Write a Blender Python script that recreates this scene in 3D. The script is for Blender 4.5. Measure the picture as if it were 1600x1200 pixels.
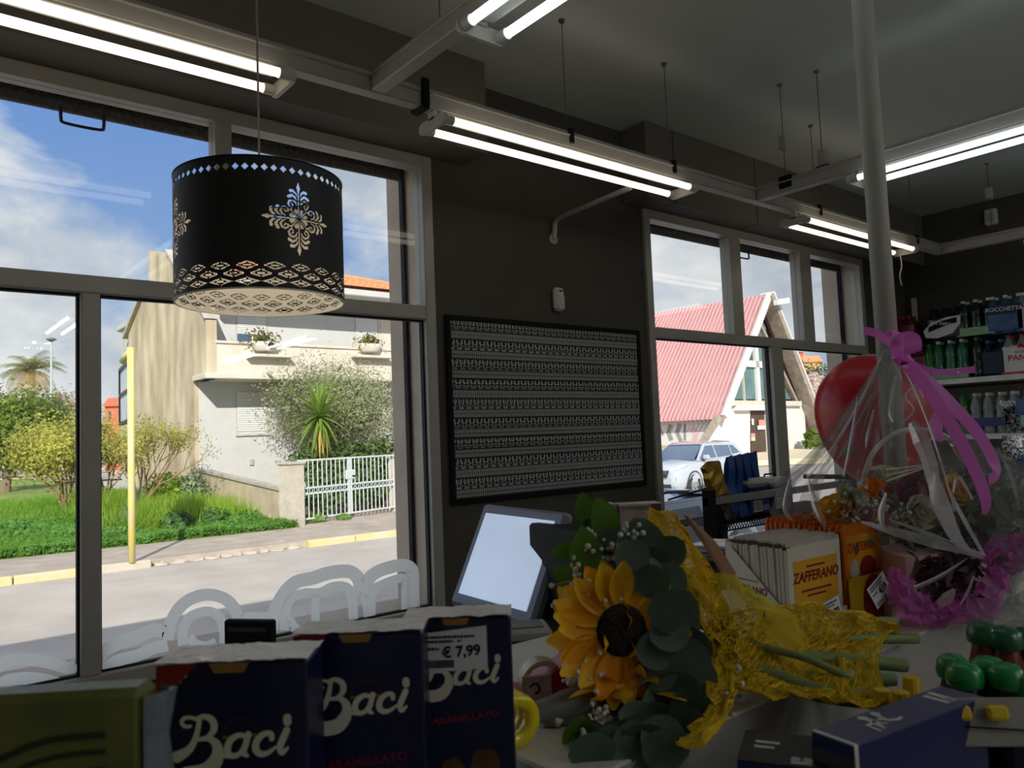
import bpy, bmesh, math, random
import numpy as np
from mathutils import Vector, Matrix, Euler
for o in list(bpy.data.objects): bpy.data.objects.remove(o)
S = bpy.context.scene
COL = S.collection
rnd = random.Random(7)
NR = np.random.RandomState(11)
PI = math.pi
def V(*a): return Vector(a)

# ---------------------------------------------------------------- camera
FPX = 1214.8
YAW, PIT, ROL = [math.radians(a) for a in (50.451, 3.924, -2.257)]
EYE = V(0, 0, 1.6)
c_f = V(math.cos(YAW)*math.cos(PIT), math.sin(YAW)*math.cos(PIT), math.sin(PIT))
c_r = c_f.cross(V(0, 0, 1)).normalized()
c_u = c_r.cross(c_f)
c_r, c_u = c_r*math.cos(ROL)+c_u*math.sin(ROL), -c_r*math.sin(ROL)+c_u*math.cos(ROL)
cam = bpy.data.cameras.new('camera')
cam.sensor_fit = 'HORIZONTAL'; cam.sensor_width = 36; cam.lens = FPX/1600*36
cam.clip_start = .05; cam.clip_end = 2000
cam.dof.use_dof = True; cam.dof.focus_distance = 2.6; cam.dof.aperture_fstop = 10.5
co = bpy.data.objects.new('camera', cam); COL.objects.link(co)
co.matrix_world = Matrix(((c_r.x, c_u.x, -c_f.x, EYE.x), (c_r.y, c_u.y, -c_f.y, EYE.y), (c_r.z, c_u.z, -c_f.z, EYE.z), (0, 0, 0, 1)))
S.camera = co

# survey helpers: sight a photo pixel from the camera station onto a known plane of the place
def ray(x, y): return c_f+c_r*((x-800)/FPX)-c_u*((y-600)/FPX)
def onX(x, y, X): d = ray(x, y); return EYE+d*((X-EYE.x)/d.x)
def onY(x, y, Y): d = ray(x, y); return EYE+d*((Y-EYE.y)/d.y)
def onZ(x, y, Z): d = ray(x, y); return EYE+d*((Z-EYE.z)/d.z)
def onD(x, y, D): return EYE+ray(x, y)*D
def onP(x, y, p, n): d = ray(x, y); return EYE+d*((p-EYE).dot(n)/d.dot(n))

# ---------------------------------------------------------------- light, sky, exposure
SUN_DIR = V(.514*math.cos(math.radians(30)), .857*math.cos(math.radians(30)), -.5)
sun = bpy.data.lights.new('sun', 'SUN'); sun.energy = 4.1; sun.angle = .009; sun.color = (1, .945, .865)
so = bpy.data.objects.new('sun', sun); COL.objects.link(so)
so.rotation_euler = SUN_DIR.to_track_quat('-Z', 'Y').to_euler(); so.location = (0, -8, 20)
W = bpy.data.worlds.new('sky'); S.world = W; W.use_nodes = True
nt = W.node_tree; nt.nodes.clear()
def wn(t, **k):
    n = nt.nodes.new(t)
    for a, b in k.items(): setattr(n, a, b)
    return n
L = nt.links.new
tc = wn('ShaderNodeTexCoord'); sep = wn('ShaderNodeSeparateXYZ'); L(tc.outputs['Generated'], sep.inputs[0])
hz = wn('ShaderNodeMapRange'); hz.inputs[1].default_value = 0; hz.inputs[2].default_value = .6
L(sep.outputs[2], hz.inputs[0])
grad = wn('ShaderNodeValToRGB')
grad.color_ramp.elements[0].color = (.40, .56, .78, 1); grad.color_ramp.elements[1].color = (.06, .23, .74, 1)
L(hz.outputs[0], grad.inputs[0])
mp = wn('ShaderNodeMapping'); mp.inputs['Scale'].default_value = (1, 1, 1.7); mp.inputs['Location'].default_value = (-3.66, 3.47, 1.06)
L(tc.outputs['Generated'], mp.inputs[0])
no = wn('ShaderNodeTexNoise'); no.inputs['Scale'].default_value = 3.6; no.inputs['Detail'].default_value = 9; no.inputs['Roughness'].default_value = .58; no.inputs['Distortion'].default_value = .25
L(mp.outputs[0], no.inputs[0])
cr = wn('ShaderNodeValToRGB'); cr.color_ramp.elements[0].position = .375; cr.color_ramp.elements[1].position = .515
L(no.outputs[0], cr.inputs[0])
no2 = wn('ShaderNodeTexNoise'); no2.inputs['Scale'].default_value = 4.2; no2.inputs['Detail'].default_value = 8; no2.inputs['Roughness'].default_value = .6
mp2 = wn('ShaderNodeMapping'); mp2.inputs['Location'].default_value = (3.1, 1.7, .4); mp2.inputs['Scale'].default_value = (1, 1, 1.8); L(tc.outputs['Generated'], mp2.inputs[0]); L(mp2.outputs[0], no2.inputs[0])
cc = wn('ShaderNodeValToRGB'); cc.color_ramp.elements[0].position = .36; cc.color_ramp.elements[0].color = (.50, .57, .68, 1)
cc.color_ramp.elements[1].position = .62; cc.color_ramp.elements[1].color = (.95, .95, .96, 1)
L(no2.outputs[0], cc.inputs[0])
mx = wn('ShaderNodeMixRGB'); L(cr.outputs[0], mx.inputs[0]); L(grad.outputs[0], mx.inputs[1]); L(cc.outputs[0], mx.inputs[2])
bg = wn('ShaderNodeBackground'); bg.inputs[1].default_value = .70; L(mx.outputs[0], bg.inputs[0])
wo = wn('ShaderNodeOutputWorld'); L(bg.outputs[0], wo.inputs[0])
S.view_settings.view_transform = 'Standard'; S.view_settings.look = 'None'
S.view_settings.exposure = .45; S.view_settings.gamma = 1; S.view_settings.use_curve_mapping = False
try:
    S.cycles.use_denoising = True; S.cycles.max_bounces = 10; S.cycles.transparent_max_bounces = 24; S.cycles.sample_clamp_indirect = 6
    S.cycles.caustics_reflective = False; S.cycles.caustics_refractive = False
except Exception: pass

# ---------------------------------------------------------------- materials
MATS = {}
def srgb(r, g, b):
    f = lambda c: ((c/255+.055)/1.055)**2.4 if c > 10 else c/255/12.92
    return (f(r), f(g), f(b))
def mat(name, col, rough=.6, metal=0, var=.12, scale=12, bump=0, bscale=None, spec=.5, emit=0, trans=0, alpha=1, coat=0, stretch=None, col2=None, sheen=0):
    """principled material whose colour is broken up by procedural noise"""
    if name in MATS: return MATS[name]
    m = bpy.data.materials.new(name); m.use_nodes = True; t = m.node_tree; p = t.nodes['Principled BSDF']
    p.inputs['Roughness'].default_value = rough; p.inputs['Metallic'].default_value = metal
    p.inputs['Specular IOR Level'].default_value = spec; p.inputs['Coat Weight'].default_value = coat
    c = t.nodes.new('ShaderNodeTexCoord'); n = t.nodes.new('ShaderNodeTexNoise'); n.inputs['Scale'].default_value = scale; n.inputs['Detail'].default_value = 6
    src = c.outputs['Object']
    if stretch:
        mm = t.nodes.new('ShaderNodeMapping'); mm.inputs['Scale'].default_value = stretch; t.links.new(src, mm.inputs[0]); src = mm.outputs[0]
    t.links.new(src, n.inputs['Vector'])
    r = t.nodes.new('ShaderNodeValToRGB'); r.color_ramp.elements[0].position = .3; r.color_ramp.elements[1].position = .7
    a = col; b = col2 if col2 else tuple(min(1, x*(1+var)) for x in col)
    if not col2: a = tuple(x*(1-var) for x in col)
    r.color_ramp.elements[0].color = (*a, 1); r.color_ramp.elements[1].color = (*b, 1)
    t.links.new(n.outputs[0], r.inputs[0]); t.links.new(r.outputs[0], p.inputs['Base Color'])
    if bump:
        n2 = t.nodes.new('ShaderNodeTexNoise'); n2.inputs['Scale'].default_value = bscale or scale*4; n2.inputs['Detail'].default_value = 4
        t.links.new(src, n2.inputs['Vector'])
        bp = t.nodes.new('ShaderNodeBump'); bp.inputs['Strength'].default_value = bump; bp.inputs['Distance'].default_value = .01
        t.links.new(n2.outputs[0], bp.inputs['Height']); t.links.new(bp.outputs[0], p.inputs['Normal'])
    if emit:
        p.inputs['Emission Strength'].default_value = emit; t.links.new(r.outputs[0], p.inputs['Emission Color'])
    if trans: p.inputs['Transmission Weight'].default_value = trans
    if alpha < 1: p.inputs['Alpha'].default_value = alpha
    MATS[name] = m; return m
def flat_mat(name, col, **k): return mat(name, col, var=k.pop('var', .05), **k)
def glassy(name, tint=(1, 1, 1), amount=.9, rough=.02, bump=0, bscale=30, spec=1.5):
    """thin clear sheet: see-through with a fresnel reflection"""
    if name in MATS: return MATS[name]
    m = bpy.data.materials.new(name); m.use_nodes = True; t = m.node_tree; t.nodes.clear()
    o = t.nodes.new('ShaderNodeOutputMaterial'); tr = t.nodes.new('ShaderNodeBsdfTransparent'); gl = t.nodes.new('ShaderNodeBsdfGlossy')
    tr.inputs[0].default_value = (*[c*amount for c in tint], 1); gl.inputs[1].default_value = rough
    fr = t.nodes.new('ShaderNodeFresnel'); ge = t.nodes.new('ShaderNodeNewGeometry'); ri = t.nodes.new('ShaderNodeMapRange')
    ri.inputs[3].default_value = spec; ri.inputs[4].default_value = 1/spec; t.links.new(ge.outputs['Backfacing'], ri.inputs[0]); t.links.new(ri.outputs[0], fr.inputs[0])
    mi = t.nodes.new('ShaderNodeMixShader')
    t.links.new(fr.outputs[0], mi.inputs[0]); t.links.new(tr.outputs[0], mi.inputs[1]); t.links.new(gl.outputs[0], mi.inputs[2]); t.links.new(mi.outputs[0], o.inputs[0])
    if bump:
        n2 = t.nodes.new('ShaderNodeTexNoise'); n2.inputs['Scale'].default_value = bscale; n2.inputs['Detail'].default_value = 3
        c = t.nodes.new('ShaderNodeTexCoord'); t.links.new(c.outputs['Object'], n2.inputs['Vector'])
        bp = t.nodes.new('ShaderNodeBump'); bp.inputs['Strength'].default_value = bump; bp.inputs['Distance'].default_value = .02
        t.links.new(n2.outputs[0], bp.inputs['Height']); t.links.new(bp.outputs[0], gl.inputs['Normal']); t.links.new(bp.outputs[0], fr.inputs['Normal'])
    MATS[name] = m; return m
def leafy(name, col, trans=.45, var=.3, scale=3, rough=.55):
    """leaf or thin film: diffuse plus light let through"""
    if name in MATS: return MATS[name]
    m = bpy.data.materials.new(name); m.use_nodes = True; t = m.node_tree; t.nodes.clear()
    o = t.nodes.new('ShaderNodeOutputMaterial'); d = t.nodes.new('ShaderNodeBsdfPrincipled'); d.inputs['Roughness'].default_value = rough; d.inputs['Specular IOR Level'].default_value = .3
    tl = t.nodes.new('ShaderNodeBsdfTranslucent'); mi = t.nodes.new('ShaderNodeMixShader'); mi.inputs[0].default_value = trans
    c = t.nodes.new('ShaderNodeTexCoord'); n = t.nodes.new('ShaderNodeTexNoise'); n.inputs['Scale'].default_value = scale; n.inputs['Detail'].default_value = 5; n.inputs['Roughness'].default_value = .7
    r = t.nodes.new('ShaderNodeValToRGB'); r.color_ramp.elements[0].position = .35; r.color_ramp.elements[1].position = .65
    r.color_ramp.elements[0].color = (*[x*(1-var) for x in col], 1); r.color_ramp.elements[1].color = (*[min(1, x*(1+var)) for x in col], 1)
    t.links.new(c.outputs['Object'], n.inputs['Vector']); t.links.new(n.outputs[0], r.inputs[0])
    t.links.new(r.outputs[0], d.inputs['Base Color']); t.links.new(r.outputs[0], tl.inputs[0])
    t.links.new(d.outputs[0], mi.inputs[1]); t.links.new(tl.outputs[0], mi.inputs[2]); t.links.new(mi.outputs[0], o.inputs[0])
    MATS[name] = m; return m

# ---------------------------------------------------------------- mesh helpers
class MB:
    """collects simple shapes into one mesh"""
    def __init__(s): s.v = []; s.f = []; s.m = []; s.k = 0
    def mat(s, k): s.k = k; return s
    def add(s, vs, fs, k=None):
        b = len(s.v); s.v += [tuple(v) for v in vs]; s.f += [tuple(i+b for i in f) for f in fs]; s.m += [s.k if k is None else k]*len(fs); return s
    def box(s, c, d, R=None, bev=0):
        hx, hy, hz = d[0]/2, d[1]/2, d[2]/2; c = Vector(c)
        if bev:
            b = min(bev, hx*.9, hy*.9, hz*.9); vs = []; idx = {}
            for sx in (-1, 1):
                for sy in (-1, 1):
                    for sz in (-1, 1):
                        for a in range(3):
                            q = [sx*(hx-b), sy*(hy-b), sz*(hz-b)]; q[a] += (sx, sy, sz)[a]*b
                            idx[(sx, sy, sz, a)] = len(vs); vs.append(Vector(q))
            fs = []
            def face(keys):
                pts = [vs[idx[k]] for k in keys]; n = (pts[1]-pts[0]).cross(pts[2]-pts[0]); g = sum(pts, Vector())/len(pts)
                fs.append([idx[k] for k in (keys if n.dot(g) > 0 else keys[::-1])])
            for a in range(3):
                o1, o2 = [i for i in range(3) if i != a]
                for sg in (-1, 1):
                    ks = []
                    for (u, w) in ((-1, -1), (1, -1), (1, 1), (-1, 1)):
                        t = [0, 0, 0]; t[a] = sg; t[o1] = u; t[o2] = w; ks.append((*t, a))
                    face(ks)
            for a in range(3):
                o1, o2 = [i for i in range(3) if i != a]
                for u in (-1, 1):
                    for w in (-1, 1):
                        t0 = [0, 0, 0]; t0[o1] = u; t0[o2] = w; t1 = t0[:]; t0[a] = -1; t1[a] = 1
                        face([(*t0, o1), (*t1, o1), (*t1, o2), (*t0, o2)])
            for sx in (-1, 1):
                for sy in (-1, 1):
                    for sz in (-1, 1): face([(sx, sy, sz, a) for a in range(3)])
        else:
            vs = [Vector((x, y, z)) for x in (-hx, hx) for y in (-hy, hy) for z in (-hz, hz)]
            fs = [(0, 1, 3, 2), (4, 6, 7, 5), (0, 4, 5, 1), (2, 3, 7, 6), (0, 2, 6, 4), (1, 5, 7, 3)]
        if R is not None: vs = [R @ v for v in vs]
        return s.add([v+c for v in vs], fs)
    def b2(s, a, b, bev=0):
        return s.box([(a[i]+b[i])/2 for i in range(3)], [abs(b[i]-a[i]) for i in range(3)], None, bev)
    def tube(s, path, r, n=8, cap=True):
        path = [Vector(p) for p in path]; rs = r if isinstance(r, (list, tuple)) else [r]*len(path); vs = []; up = None
        for i, p in enumerate(path):
            t = (path[min(i+1, len(path)-1)]-path[max(i-1, 0)]).normalized()
            if up is None: up = t.orthogonal().normalized()
            up = (up-t*up.dot(t)).normalized() if (up-t*up.dot(t)).length > 1e-6 else t.orthogonal().normalized(); w = t.cross(up)
            vs += [p+(up*math.cos(2*PI*k/n)+w*math.sin(2*PI*k/n))*rs[i] for k in range(n)]
        fs = [(i*n+k, i*n+(k+1) % n, (i+1)*n+(k+1) % n, (i+1)*n+k) for i in range(len(path)-1) for k in range(n)]
        if cap: fs += [tuple(range(n))[::-1], tuple((len(path)-1)*n+k for k in range(n))]
        return s.add(vs, fs)
    def lathe(s, prof, c=(0, 0, 0), n=24, R=None, cap=False):
        c = Vector(c); vs = []
        for (r, z) in prof:
            for k in range(n):
                v = Vector((r*math.cos(2*PI*k/n), r*math.sin(2*PI*k/n), z)); vs.append((R @ v if R is not None else v)+c)
        fs = [(i*n+k, i*n+(k+1) % n, (i+1)*n+(k+1) % n, (i+1)*n+k) for i in range(len(prof)-1) for k in range(n)]
        if cap: fs += [tuple(range(n))[::-1], tuple((len(prof)-1)*n+k for k in range(n))]
        return s.add(vs, fs)
    def prism(s, poly, o, u, w, n, th):
        """polygon in the (u, w) frame at o, thickened by th along n"""
        o, u, w, n = Vector(o), Vector(u), Vector(w), Vector(n); k = len(poly)
        vs = [o+u*a+w*b for a, b in poly]+[o+u*a+w*b+n*th for a, b in poly]
        fs = [tuple(range(k))[::-1], tuple(range(k, 2*k))]+[(i, (i+1) % k, k+(i+1) % k, k+i) for i in range(k)]
        return s.add(vs, fs)
    def slab(s, pts, off):
        """3-D polygon thickened by the vector off"""
        off = Vector(off); k = len(pts); pts = [Vector(p) for p in pts]
        return s.add(pts+[p+off for p in pts], [tuple(range(k))[::-1], tuple(range(k, 2*k))]+[(i, (i+1) % k, k+(i+1) % k, k+i) for i in range(k)])
    def ball(s, c, r, nu=10, nv=7, R=None, sc=(1, 1, 1)):
        prof = [(r*math.sin(PI*i/nv), -r*math.cos(PI*i/nv)) for i in range(nv+1)]; b = len(s.v); s.lathe(prof, (0, 0, 0), nu)
        for i in range(b, len(s.v)):
            v = Vector([s.v[i][j]*sc[j] for j in range(3)]); s.v[i] = tuple((R @ v if R is not None else v)+Vector(c))
        return s
    def mesh(s, name, mats, smooth=False):
        me = bpy.data.meshes.new(name); me.from_pydata(s.v, [], s.f)
        for m in (mats if isinstance(mats, (list, tuple)) else [mats]): me.materials.append(m)
        if any(s.m): me.polygons.foreach_set('material_index', s.m)
        if smooth: me.polygons.foreach_set('use_smooth', [True]*len(s.f))
        me.validate(); me.update(); return me
    def build(s, name, mats, parent=None, loc=None, smooth=False, auto=None, **tagk):
        me = s.mesh(name, mats, smooth or auto is not None)
        if auto is not None: sharp(me, auto)
        return put(name, me, parent, loc, **tagk)
def sharp(me, ang):
    try: me.set_sharp_from_angle(angle=math.radians(ang))
    except Exception: pass
def put(name, me, parent=None, loc=None, label=None, cat=None, group=None, kind=None, rot=None):
    o = bpy.data.objects.new(name, me); COL.objects.link(o)
    if parent is not None: o.parent = parent
    if loc is not None: o.location = loc
    if rot is not None: o.rotation_euler = rot
    if label: o['label'] = label
    if cat: o['category'] = cat
    if group: o['group'] = group
    if kind: o['kind'] = kind
    return o
def thing(name, label, cat, loc=(0, 0, 0), rot=(0, 0, 0), group=None, kind=None):
    return put(name, None, None, loc, label, cat, group, kind, rot)
def frame_rot(x, y, z):
    return Matrix((x, y, z)).transposed().to_euler()
def clone(root, loc=None, rot=None, label=None):
    """a thing together with its parts and sub-parts"""
    r = root.copy(); COL.objects.link(r)
    if loc is not None: r.location = loc
    if rot is not None: r.rotation_euler = rot
    if label: r['label'] = label
    for ch in KIDS(root):
        c = ch.copy(); COL.objects.link(c); c.parent = r
        for g in KIDS(ch):
            d = g.copy(); COL.objects.link(d); d.parent = c
    return r
def KIDS(o): return [c for c in COL.objects if c.parent == o]
def np_mesh(name, verts, faces, mats, midx=None, smooth=False):
    """fast mesh from numpy arrays, faces all of one size"""
    me = bpy.data.meshes.new(name); nf, k = faces.shape
    me.vertices.add(len(verts)); me.vertices.foreach_set('co', np.asarray(verts, np.float32).ravel())
    me.loops.add(nf*k); me.loops.foreach_set('vertex_index', faces.astype(np.int32).ravel())
    me.polygons.add(nf); me.polygons.foreach_set('loop_start', np.arange(0, nf*k, k, dtype=np.int32))
    for m in (mats if isinstance(mats, (list, tuple)) else [mats]): me.materials.append(m)
    if midx is not None: me.polygons.foreach_set('material_index', np.asarray(midx, np.int32))
    if smooth: me.polygons.foreach_set('use_smooth', np.ones(nf, bool))
    me.update(calc_edges=True); me.validate(); return me
def leaf_cloud(pts, nrm, size, aspect=2.2, jitter=.9, curl=.15):
    """folded four-sided leaves scattered at pts, roughly facing nrm"""
    n = len(pts); d = nrm+NR.normal(0, jitter, (n, 3)); d /= np.linalg.norm(d, axis=1)[:, None]+1e-9
    a = np.cross(d, NR.normal(0, 1, (n, 3))); a /= np.linalg.norm(a, axis=1)[:, None]+1e-9; b = np.cross(d, a)
    s = size*(.6+.8*NR.rand(n))[:, None]; w = s/aspect
    v = np.stack([pts-a*s*.5, pts+b*w*.5+d*s*curl, pts+a*s*.5, pts-b*w*.5+d*s*curl], 1).reshape(-1, 3)
    return v, np.arange(4*n).reshape(-1, 4)
def text_mesh(body, size, mats, depth=.0004, align='CENTER', bold=0, shear=0, sx=1):
    cu = bpy.data.curves.new('lettering', 'FONT'); cu.body = body; cu.size = size; cu.extrude = depth; cu.align_x = align; cu.align_y = 'CENTER'
    cu.offset = bold; cu.shear = shear; cu.resolution_u = 3
    t = bpy.data.objects.new('lettering', cu); COL.objects.link(t)
    bpy.context.view_layer.update()
    me = bpy.data.meshes.new_from_object(t.evaluated_get(bpy.context.evaluated_depsgraph_get()))
    bpy.data.objects.remove(t); bpy.data.curves.remove(cu)
    if sx != 1: me.transform(Matrix.Diagonal((sx, 1, 1, 1)))
    me.materials.clear(); me.materials.append(mats); return me
def ribbon_poly(pts, w, n=6):
    """flat stroke outline: returns quads (left, right) for a polyline in 2-D with round ends"""
    pts = [Vector((*p, 0)) for p in pts]; ws = w if isinstance(w, (list, tuple)) else [w]*len(pts); Lf, Rt = [], []
    for i, p in enumerate(pts):
        t = (pts[min(i+1, len(pts)-1)]-pts[max(i-1, 0)]).normalized(); nn = Vector((-t.y, t.x, 0)); Lf.append(p+nn*ws[i]/2); Rt.append(p-nn*ws[i]/2)
    return Lf, Rt
def spline(pts, n=8, closed=False):
    """Catmull-Rom through points of any dimension"""
    P = [Vector(p) for p in pts]; out = []; m = len(P); segs = m if closed else m-1
    g = lambda i: P[i % m] if closed else P[max(0, min(m-1, i))]
    for i in range(segs):
        a, b, c, d = g(i-1), g(i), g(i+1), g(i+2)
        for k in range(n):
            t = k/n; out.append(.5*((2*b)+(c-a)*t+(2*a-5*b+4*c-d)*t*t+(3*b-a-3*c+d)*t**3))
    if not closed: out.append(P[-1])
    return out

# ================================================================ the shop room
H = 3.37; YW = 3.0; XR = 7.0; XL = -3.0; YB = -4.5
M_wall = mat('dark taupe paint', srgb(86, 82, 73), .85, var=.1, scale=3, bump=.08, bscale=60)
M_ceil = mat('grey ceiling paint', srgb(214, 218, 211), .9, var=.05, scale=2)
M_pale = mat('pale shop wall', srgb(206, 202, 194), .85)  # unseen walls made pale to bounce fill light forward
M_floor = mat('grey floor tile', srgb(120, 116, 110), .5, var=.1, scale=4)
M_fac = mat('sandy facade render', srgb(205, 190, 172), .9, var=.08, scale=6, bump=.2, bscale=80)
M_frame = mat('dark bronze aluminium', srgb(180, 176, 167), .42, .1, var=.06, scale=8)
M_glass = glassy('window glass', (.97, .985, .98), .99, .0, spec=1.45)
b = MB().b2((XL-.3, YB-.3, -.1), (XR+.3, YW+.3, 0)); b.build('floor', M_floor, kind='structure')
b = MB().b2((XL-.3, YB-.3, H), (XR+.3, YW+.32, H+.25)); b.build('ceiling', M_ceil, kind='structure')
Z0, Z1 = .80, 2.93
OP = [(-2.4, 2.02), (3.525, 6.20)]
def wall_with_holes(y0, y1, xs, z1, grow):
    m = MB(); (a, b_), (c, d) = OP; g = grow
    m.b2((xs[0], y0, 0), (xs[1], y1, Z0-g)); m.b2((xs[0], y0, Z1+(.12 if g else 0)), (xs[1], y1, z1))
    for x0, x1 in ((xs[0], a-g), (b_+g, c-g), (d+g, xs[1])): m.b2((x0, y0, Z0-g), (x1, y1, Z1+(.12 if g else 0)))
    return m
wall_with_holes(YW, YW+.06, (XL, XR), H, 0).build('wall_front', M_wall, kind='structure')
wf = wall_with_holes(YW+.061, YW+.31, (XL-.3, XR+.3), 4.15, -.05); wf.b2((XL-.3, YW+.061, -.45), (XR+.3, YW+.31, 0))
wf.build('wall_facade', M_fac, kind='structure')
MB().b2((XR, YB, 0), (XR+.3, YW+.06, H)).build('wall_right', M_wall, kind='structure')
MB().b2((XL-.3, YB, 0), (XL, YW+.06, H)).build('wall_left', M_pale, kind='structure')
MB().b2((XL, YB-.3, 0), (XR, YB, H)).build('wall_back', M_pale, kind='structure')

# roller-shutter boxes over both windows
M_wall_lit = mat('taupe wall paint with soffit bounce', srgb(116, 110, 99), .8, var=.06, scale=3)  # wall paint made lighter: bounce light on the soffit put into the colour
t1 = put('trim_1', MB().b2((XL, 2.79, 2.93), (2.21, YW-.002, H)).mesh('trim_1', M_wall_lit), kind='structure')
t2 = thing('trim_2', None, None, (0, 0, 0)); t2['kind'] = 'structure'
xs = [3.37, 3.62, 4.46, 5.30, 6.14, XR-.02]
for i in range(5): MB().b2((xs[i]+.004, 2.81, 2.93), (xs[i+1]-.004, YW-.002, H-.002), .004).build('panel', M_wall_lit, t2)
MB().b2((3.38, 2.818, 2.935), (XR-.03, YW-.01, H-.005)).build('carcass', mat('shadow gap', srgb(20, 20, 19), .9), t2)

def window(n, x0, x1, up, lo, z0=Z0):
    w = thing('window_%d' % n, None, None, (0, YW, 0)); w['kind'] = 'structure'
    yc, d = .02, .085; fw = .055; zt0, zt1 = 2.157, 2.22
    def bar(name, a, b_): MB().b2((a[0], yc-d/2, a[1]), (b_[0], yc+d/2, b_[1]), .004).build(name, M_frame, w)
    bar('post', (x0, z0), (x0+fw, Z1)); bar('post', (x1-fw, z0), (x1, Z1))
    bar('head', (x0+fw, Z1-fw), (x1-fw, Z1)); bar('sill_rail', (x0+fw, z0), (x1-fw, z0+fw)); bar('transom', (x0+fw, zt0), (x1-fw, zt1))
    for (a, b_) in up: bar('mullion', (a, zt1), (b_, Z1-fw))
    for (a, b_) in lo: bar('mullion', (a, z0+fw), (b_, zt0))
    e = [x0+fw]+[q for p in up for q in p]+[x1-fw]
    for i in range(0, len(e), 2): MB().b2((e[i], yc-.003, zt1), (e[i+1], yc+.003, Z1-fw)).build('pane', M_glass, w)
    e = [x0+fw]+[q for p in lo for q in p]+[x1-fw]
    for i in range(0, len(e), 2): MB().b2((e[i], yc-.003, z0+fw), (e[i+1], yc+.003, zt0)).build('pane', M_glass, w)
    m = MB()
    for (a, b_) in [(e[i], e[i+1]) for i in range(0, len(e), 2)]:
        for q0, q1 in (((a, zt0-.008), (b_, zt0)), ((a, z0+fw), (b_, z0+fw+.008)), ((a, z0+fw), (a+.008, zt0)), ((b_-.008, z0+fw), (b_, zt0))):
            m.b2((q0[0], yc-.012, q0[1]), (q1[0], yc+.012, q1[1]))
    m.build('gasket', mat('black rubber', (.012, .012, .012), .7), w)
    return w
window(1, -2.4, 2.02, [(-.62, -.56), (1.016, 1.08)], [(-.85, -.79), (.551, .611)])
px = lambda x, y: onY(x, y, YW).x
window(2, 3.525, 6.20, [(px(1137, 400), px(1153, 400)), (px(1248, 450), px(1265, 450))], [(px(1205, 600), px(1222, 600))])
M_dust = mat('dusty shutter slat', srgb(62, 58, 54), .9, var=.2, scale=60, col2=srgb(110, 105, 96), bump=.4, bscale=200)
M_black = mat('black plastic', srgb(16, 16, 17), .6, var=.1, spec=.2)
M_blackm = mat('black metal', srgb(30, 30, 31), .4, .5, var=.1)
def shutter(x0, x1, hx, label):
    s = thing('roller_shutter', label, 'shutter', (0, YW+.15, 2.852))
    for i in range(3): MB().b2((x0, -.012-.002*(i == 0), i*.05), (x1, .012, i*.05+.046), .005).build('slat', M_dust, s)
    for h in hx:
        MB().tube(spline([(h-.07, -.02, .01), (h-.07, -.022, -.035), (h-.055, -.023, -.05), (h+.055, -.023, -.05), (h+.07, -.022, -.035), (h+.07, -.02, .01)], 4), .006, 6).build('handle', M_blackm, s)
shutter(-2.33, 1.95, [onY(129, 170, 3.13).x], 'rolled-up dusty dark shutter behind the top of the window with the lampshade')
shutter(3.6, 6.13, [onY(1160, 388, 3.13).x], 'rolled-up dusty dark shutter behind the top of the three-pane window')
for (a, b_, lab) in ((1.955, 1.99, 'shutter guide channel in the masonry edge of the lampshade window'), (6.13, 6.165, 'shutter guide channel in the masonry edge of the three-pane window')):
    g = MB(); g.b2((a-.004, YW+.135, Z0), (a+.01, YW+.165, Z1-.02)); g.build('shutter_guide', M_black, None, None, label=lab, cat='shutter guide')

# ---------------------------------------------------------------- lettering stuck to the glass
def vinyl_mat():
    m = leafy('translucent white vinyl', srgb(252, 253, 248), .85, var=.02, rough=.7); return m
def strokes_on_glass(name, strokes, Y, label, cat, group=None):
    m = MB()
    for k, (pts, w) in enumerate(strokes):
        sm = [(p.x, p.y) for p in spline([(a, b_, 0) for a, b_ in pts], 6)]
        Lf, Rt = ribbon_poly(sm, w); q = Y+.0004*(k % 3)
        vs = [onY(p.x, p.y, q) for p in Lf]+[onY(p.x, p.y, q) for p in Rt]; n = len(Lf)
        m.add(vs, [(i, i+1, n+i+1, n+i) for i in range(n-1)])
    return m.build(name, vinyl_mat(), None, None, label=label, cat=cat, group=group)
YG = YW+.012
strokes_on_glass('window_letter', [
    ([(567, 916), (580, 900), (600, 889), (630, 883), (643, 890), (645, 905), (646, 960), (646, 1010)], 20),
    ([(580, 985), (580, 940), (585, 922), (600, 912), (632, 904), (634, 930), (634, 1000)], 14), ([(562, 925), (570, 945), (573, 1000)], 7)], YG,
    'white bubble letter on the glass beside the window post', 'lettering')
strokes_on_glass('window_letter', [
    ([(424, 985), (428, 960), (442, 930), (462, 910), (490, 903), (515, 895), (545, 893), (560, 905), (566, 930)], 21),
    ([(444, 985), (446, 955), (455, 935), (475, 927), (500, 926), (520, 917), (540, 917), (549, 930), (552, 960), (553, 1000)], 15),
    ([(453, 966), (462, 980), (478, 985), (492, 978)], 12), ([(494, 928), (493, 960), (494, 1000)], 13), ([(553, 975), (500, 985), (455, 990)], 14)], YG,
    'white bubble letter with round and square counters above the middle chocolate box', 'lettering')
strokes_on_glass('window_letter', [
    ([(262, 1000), (266, 975), (280, 950), (300, 935), (325, 929), (350, 935), (366, 950), (374, 968), (390, 966), (420, 966)], 19),
    ([(285, 1010), (286, 985), (295, 966), (312, 957), (330, 956), (344, 966), (350, 985), (350, 1010)], 15),
    ([(296, 995), (305, 1006), (322, 1010), (338, 1004)], 16)], YG, 'white round bubble letter with an oval counter left of the black display', 'lettering')
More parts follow.
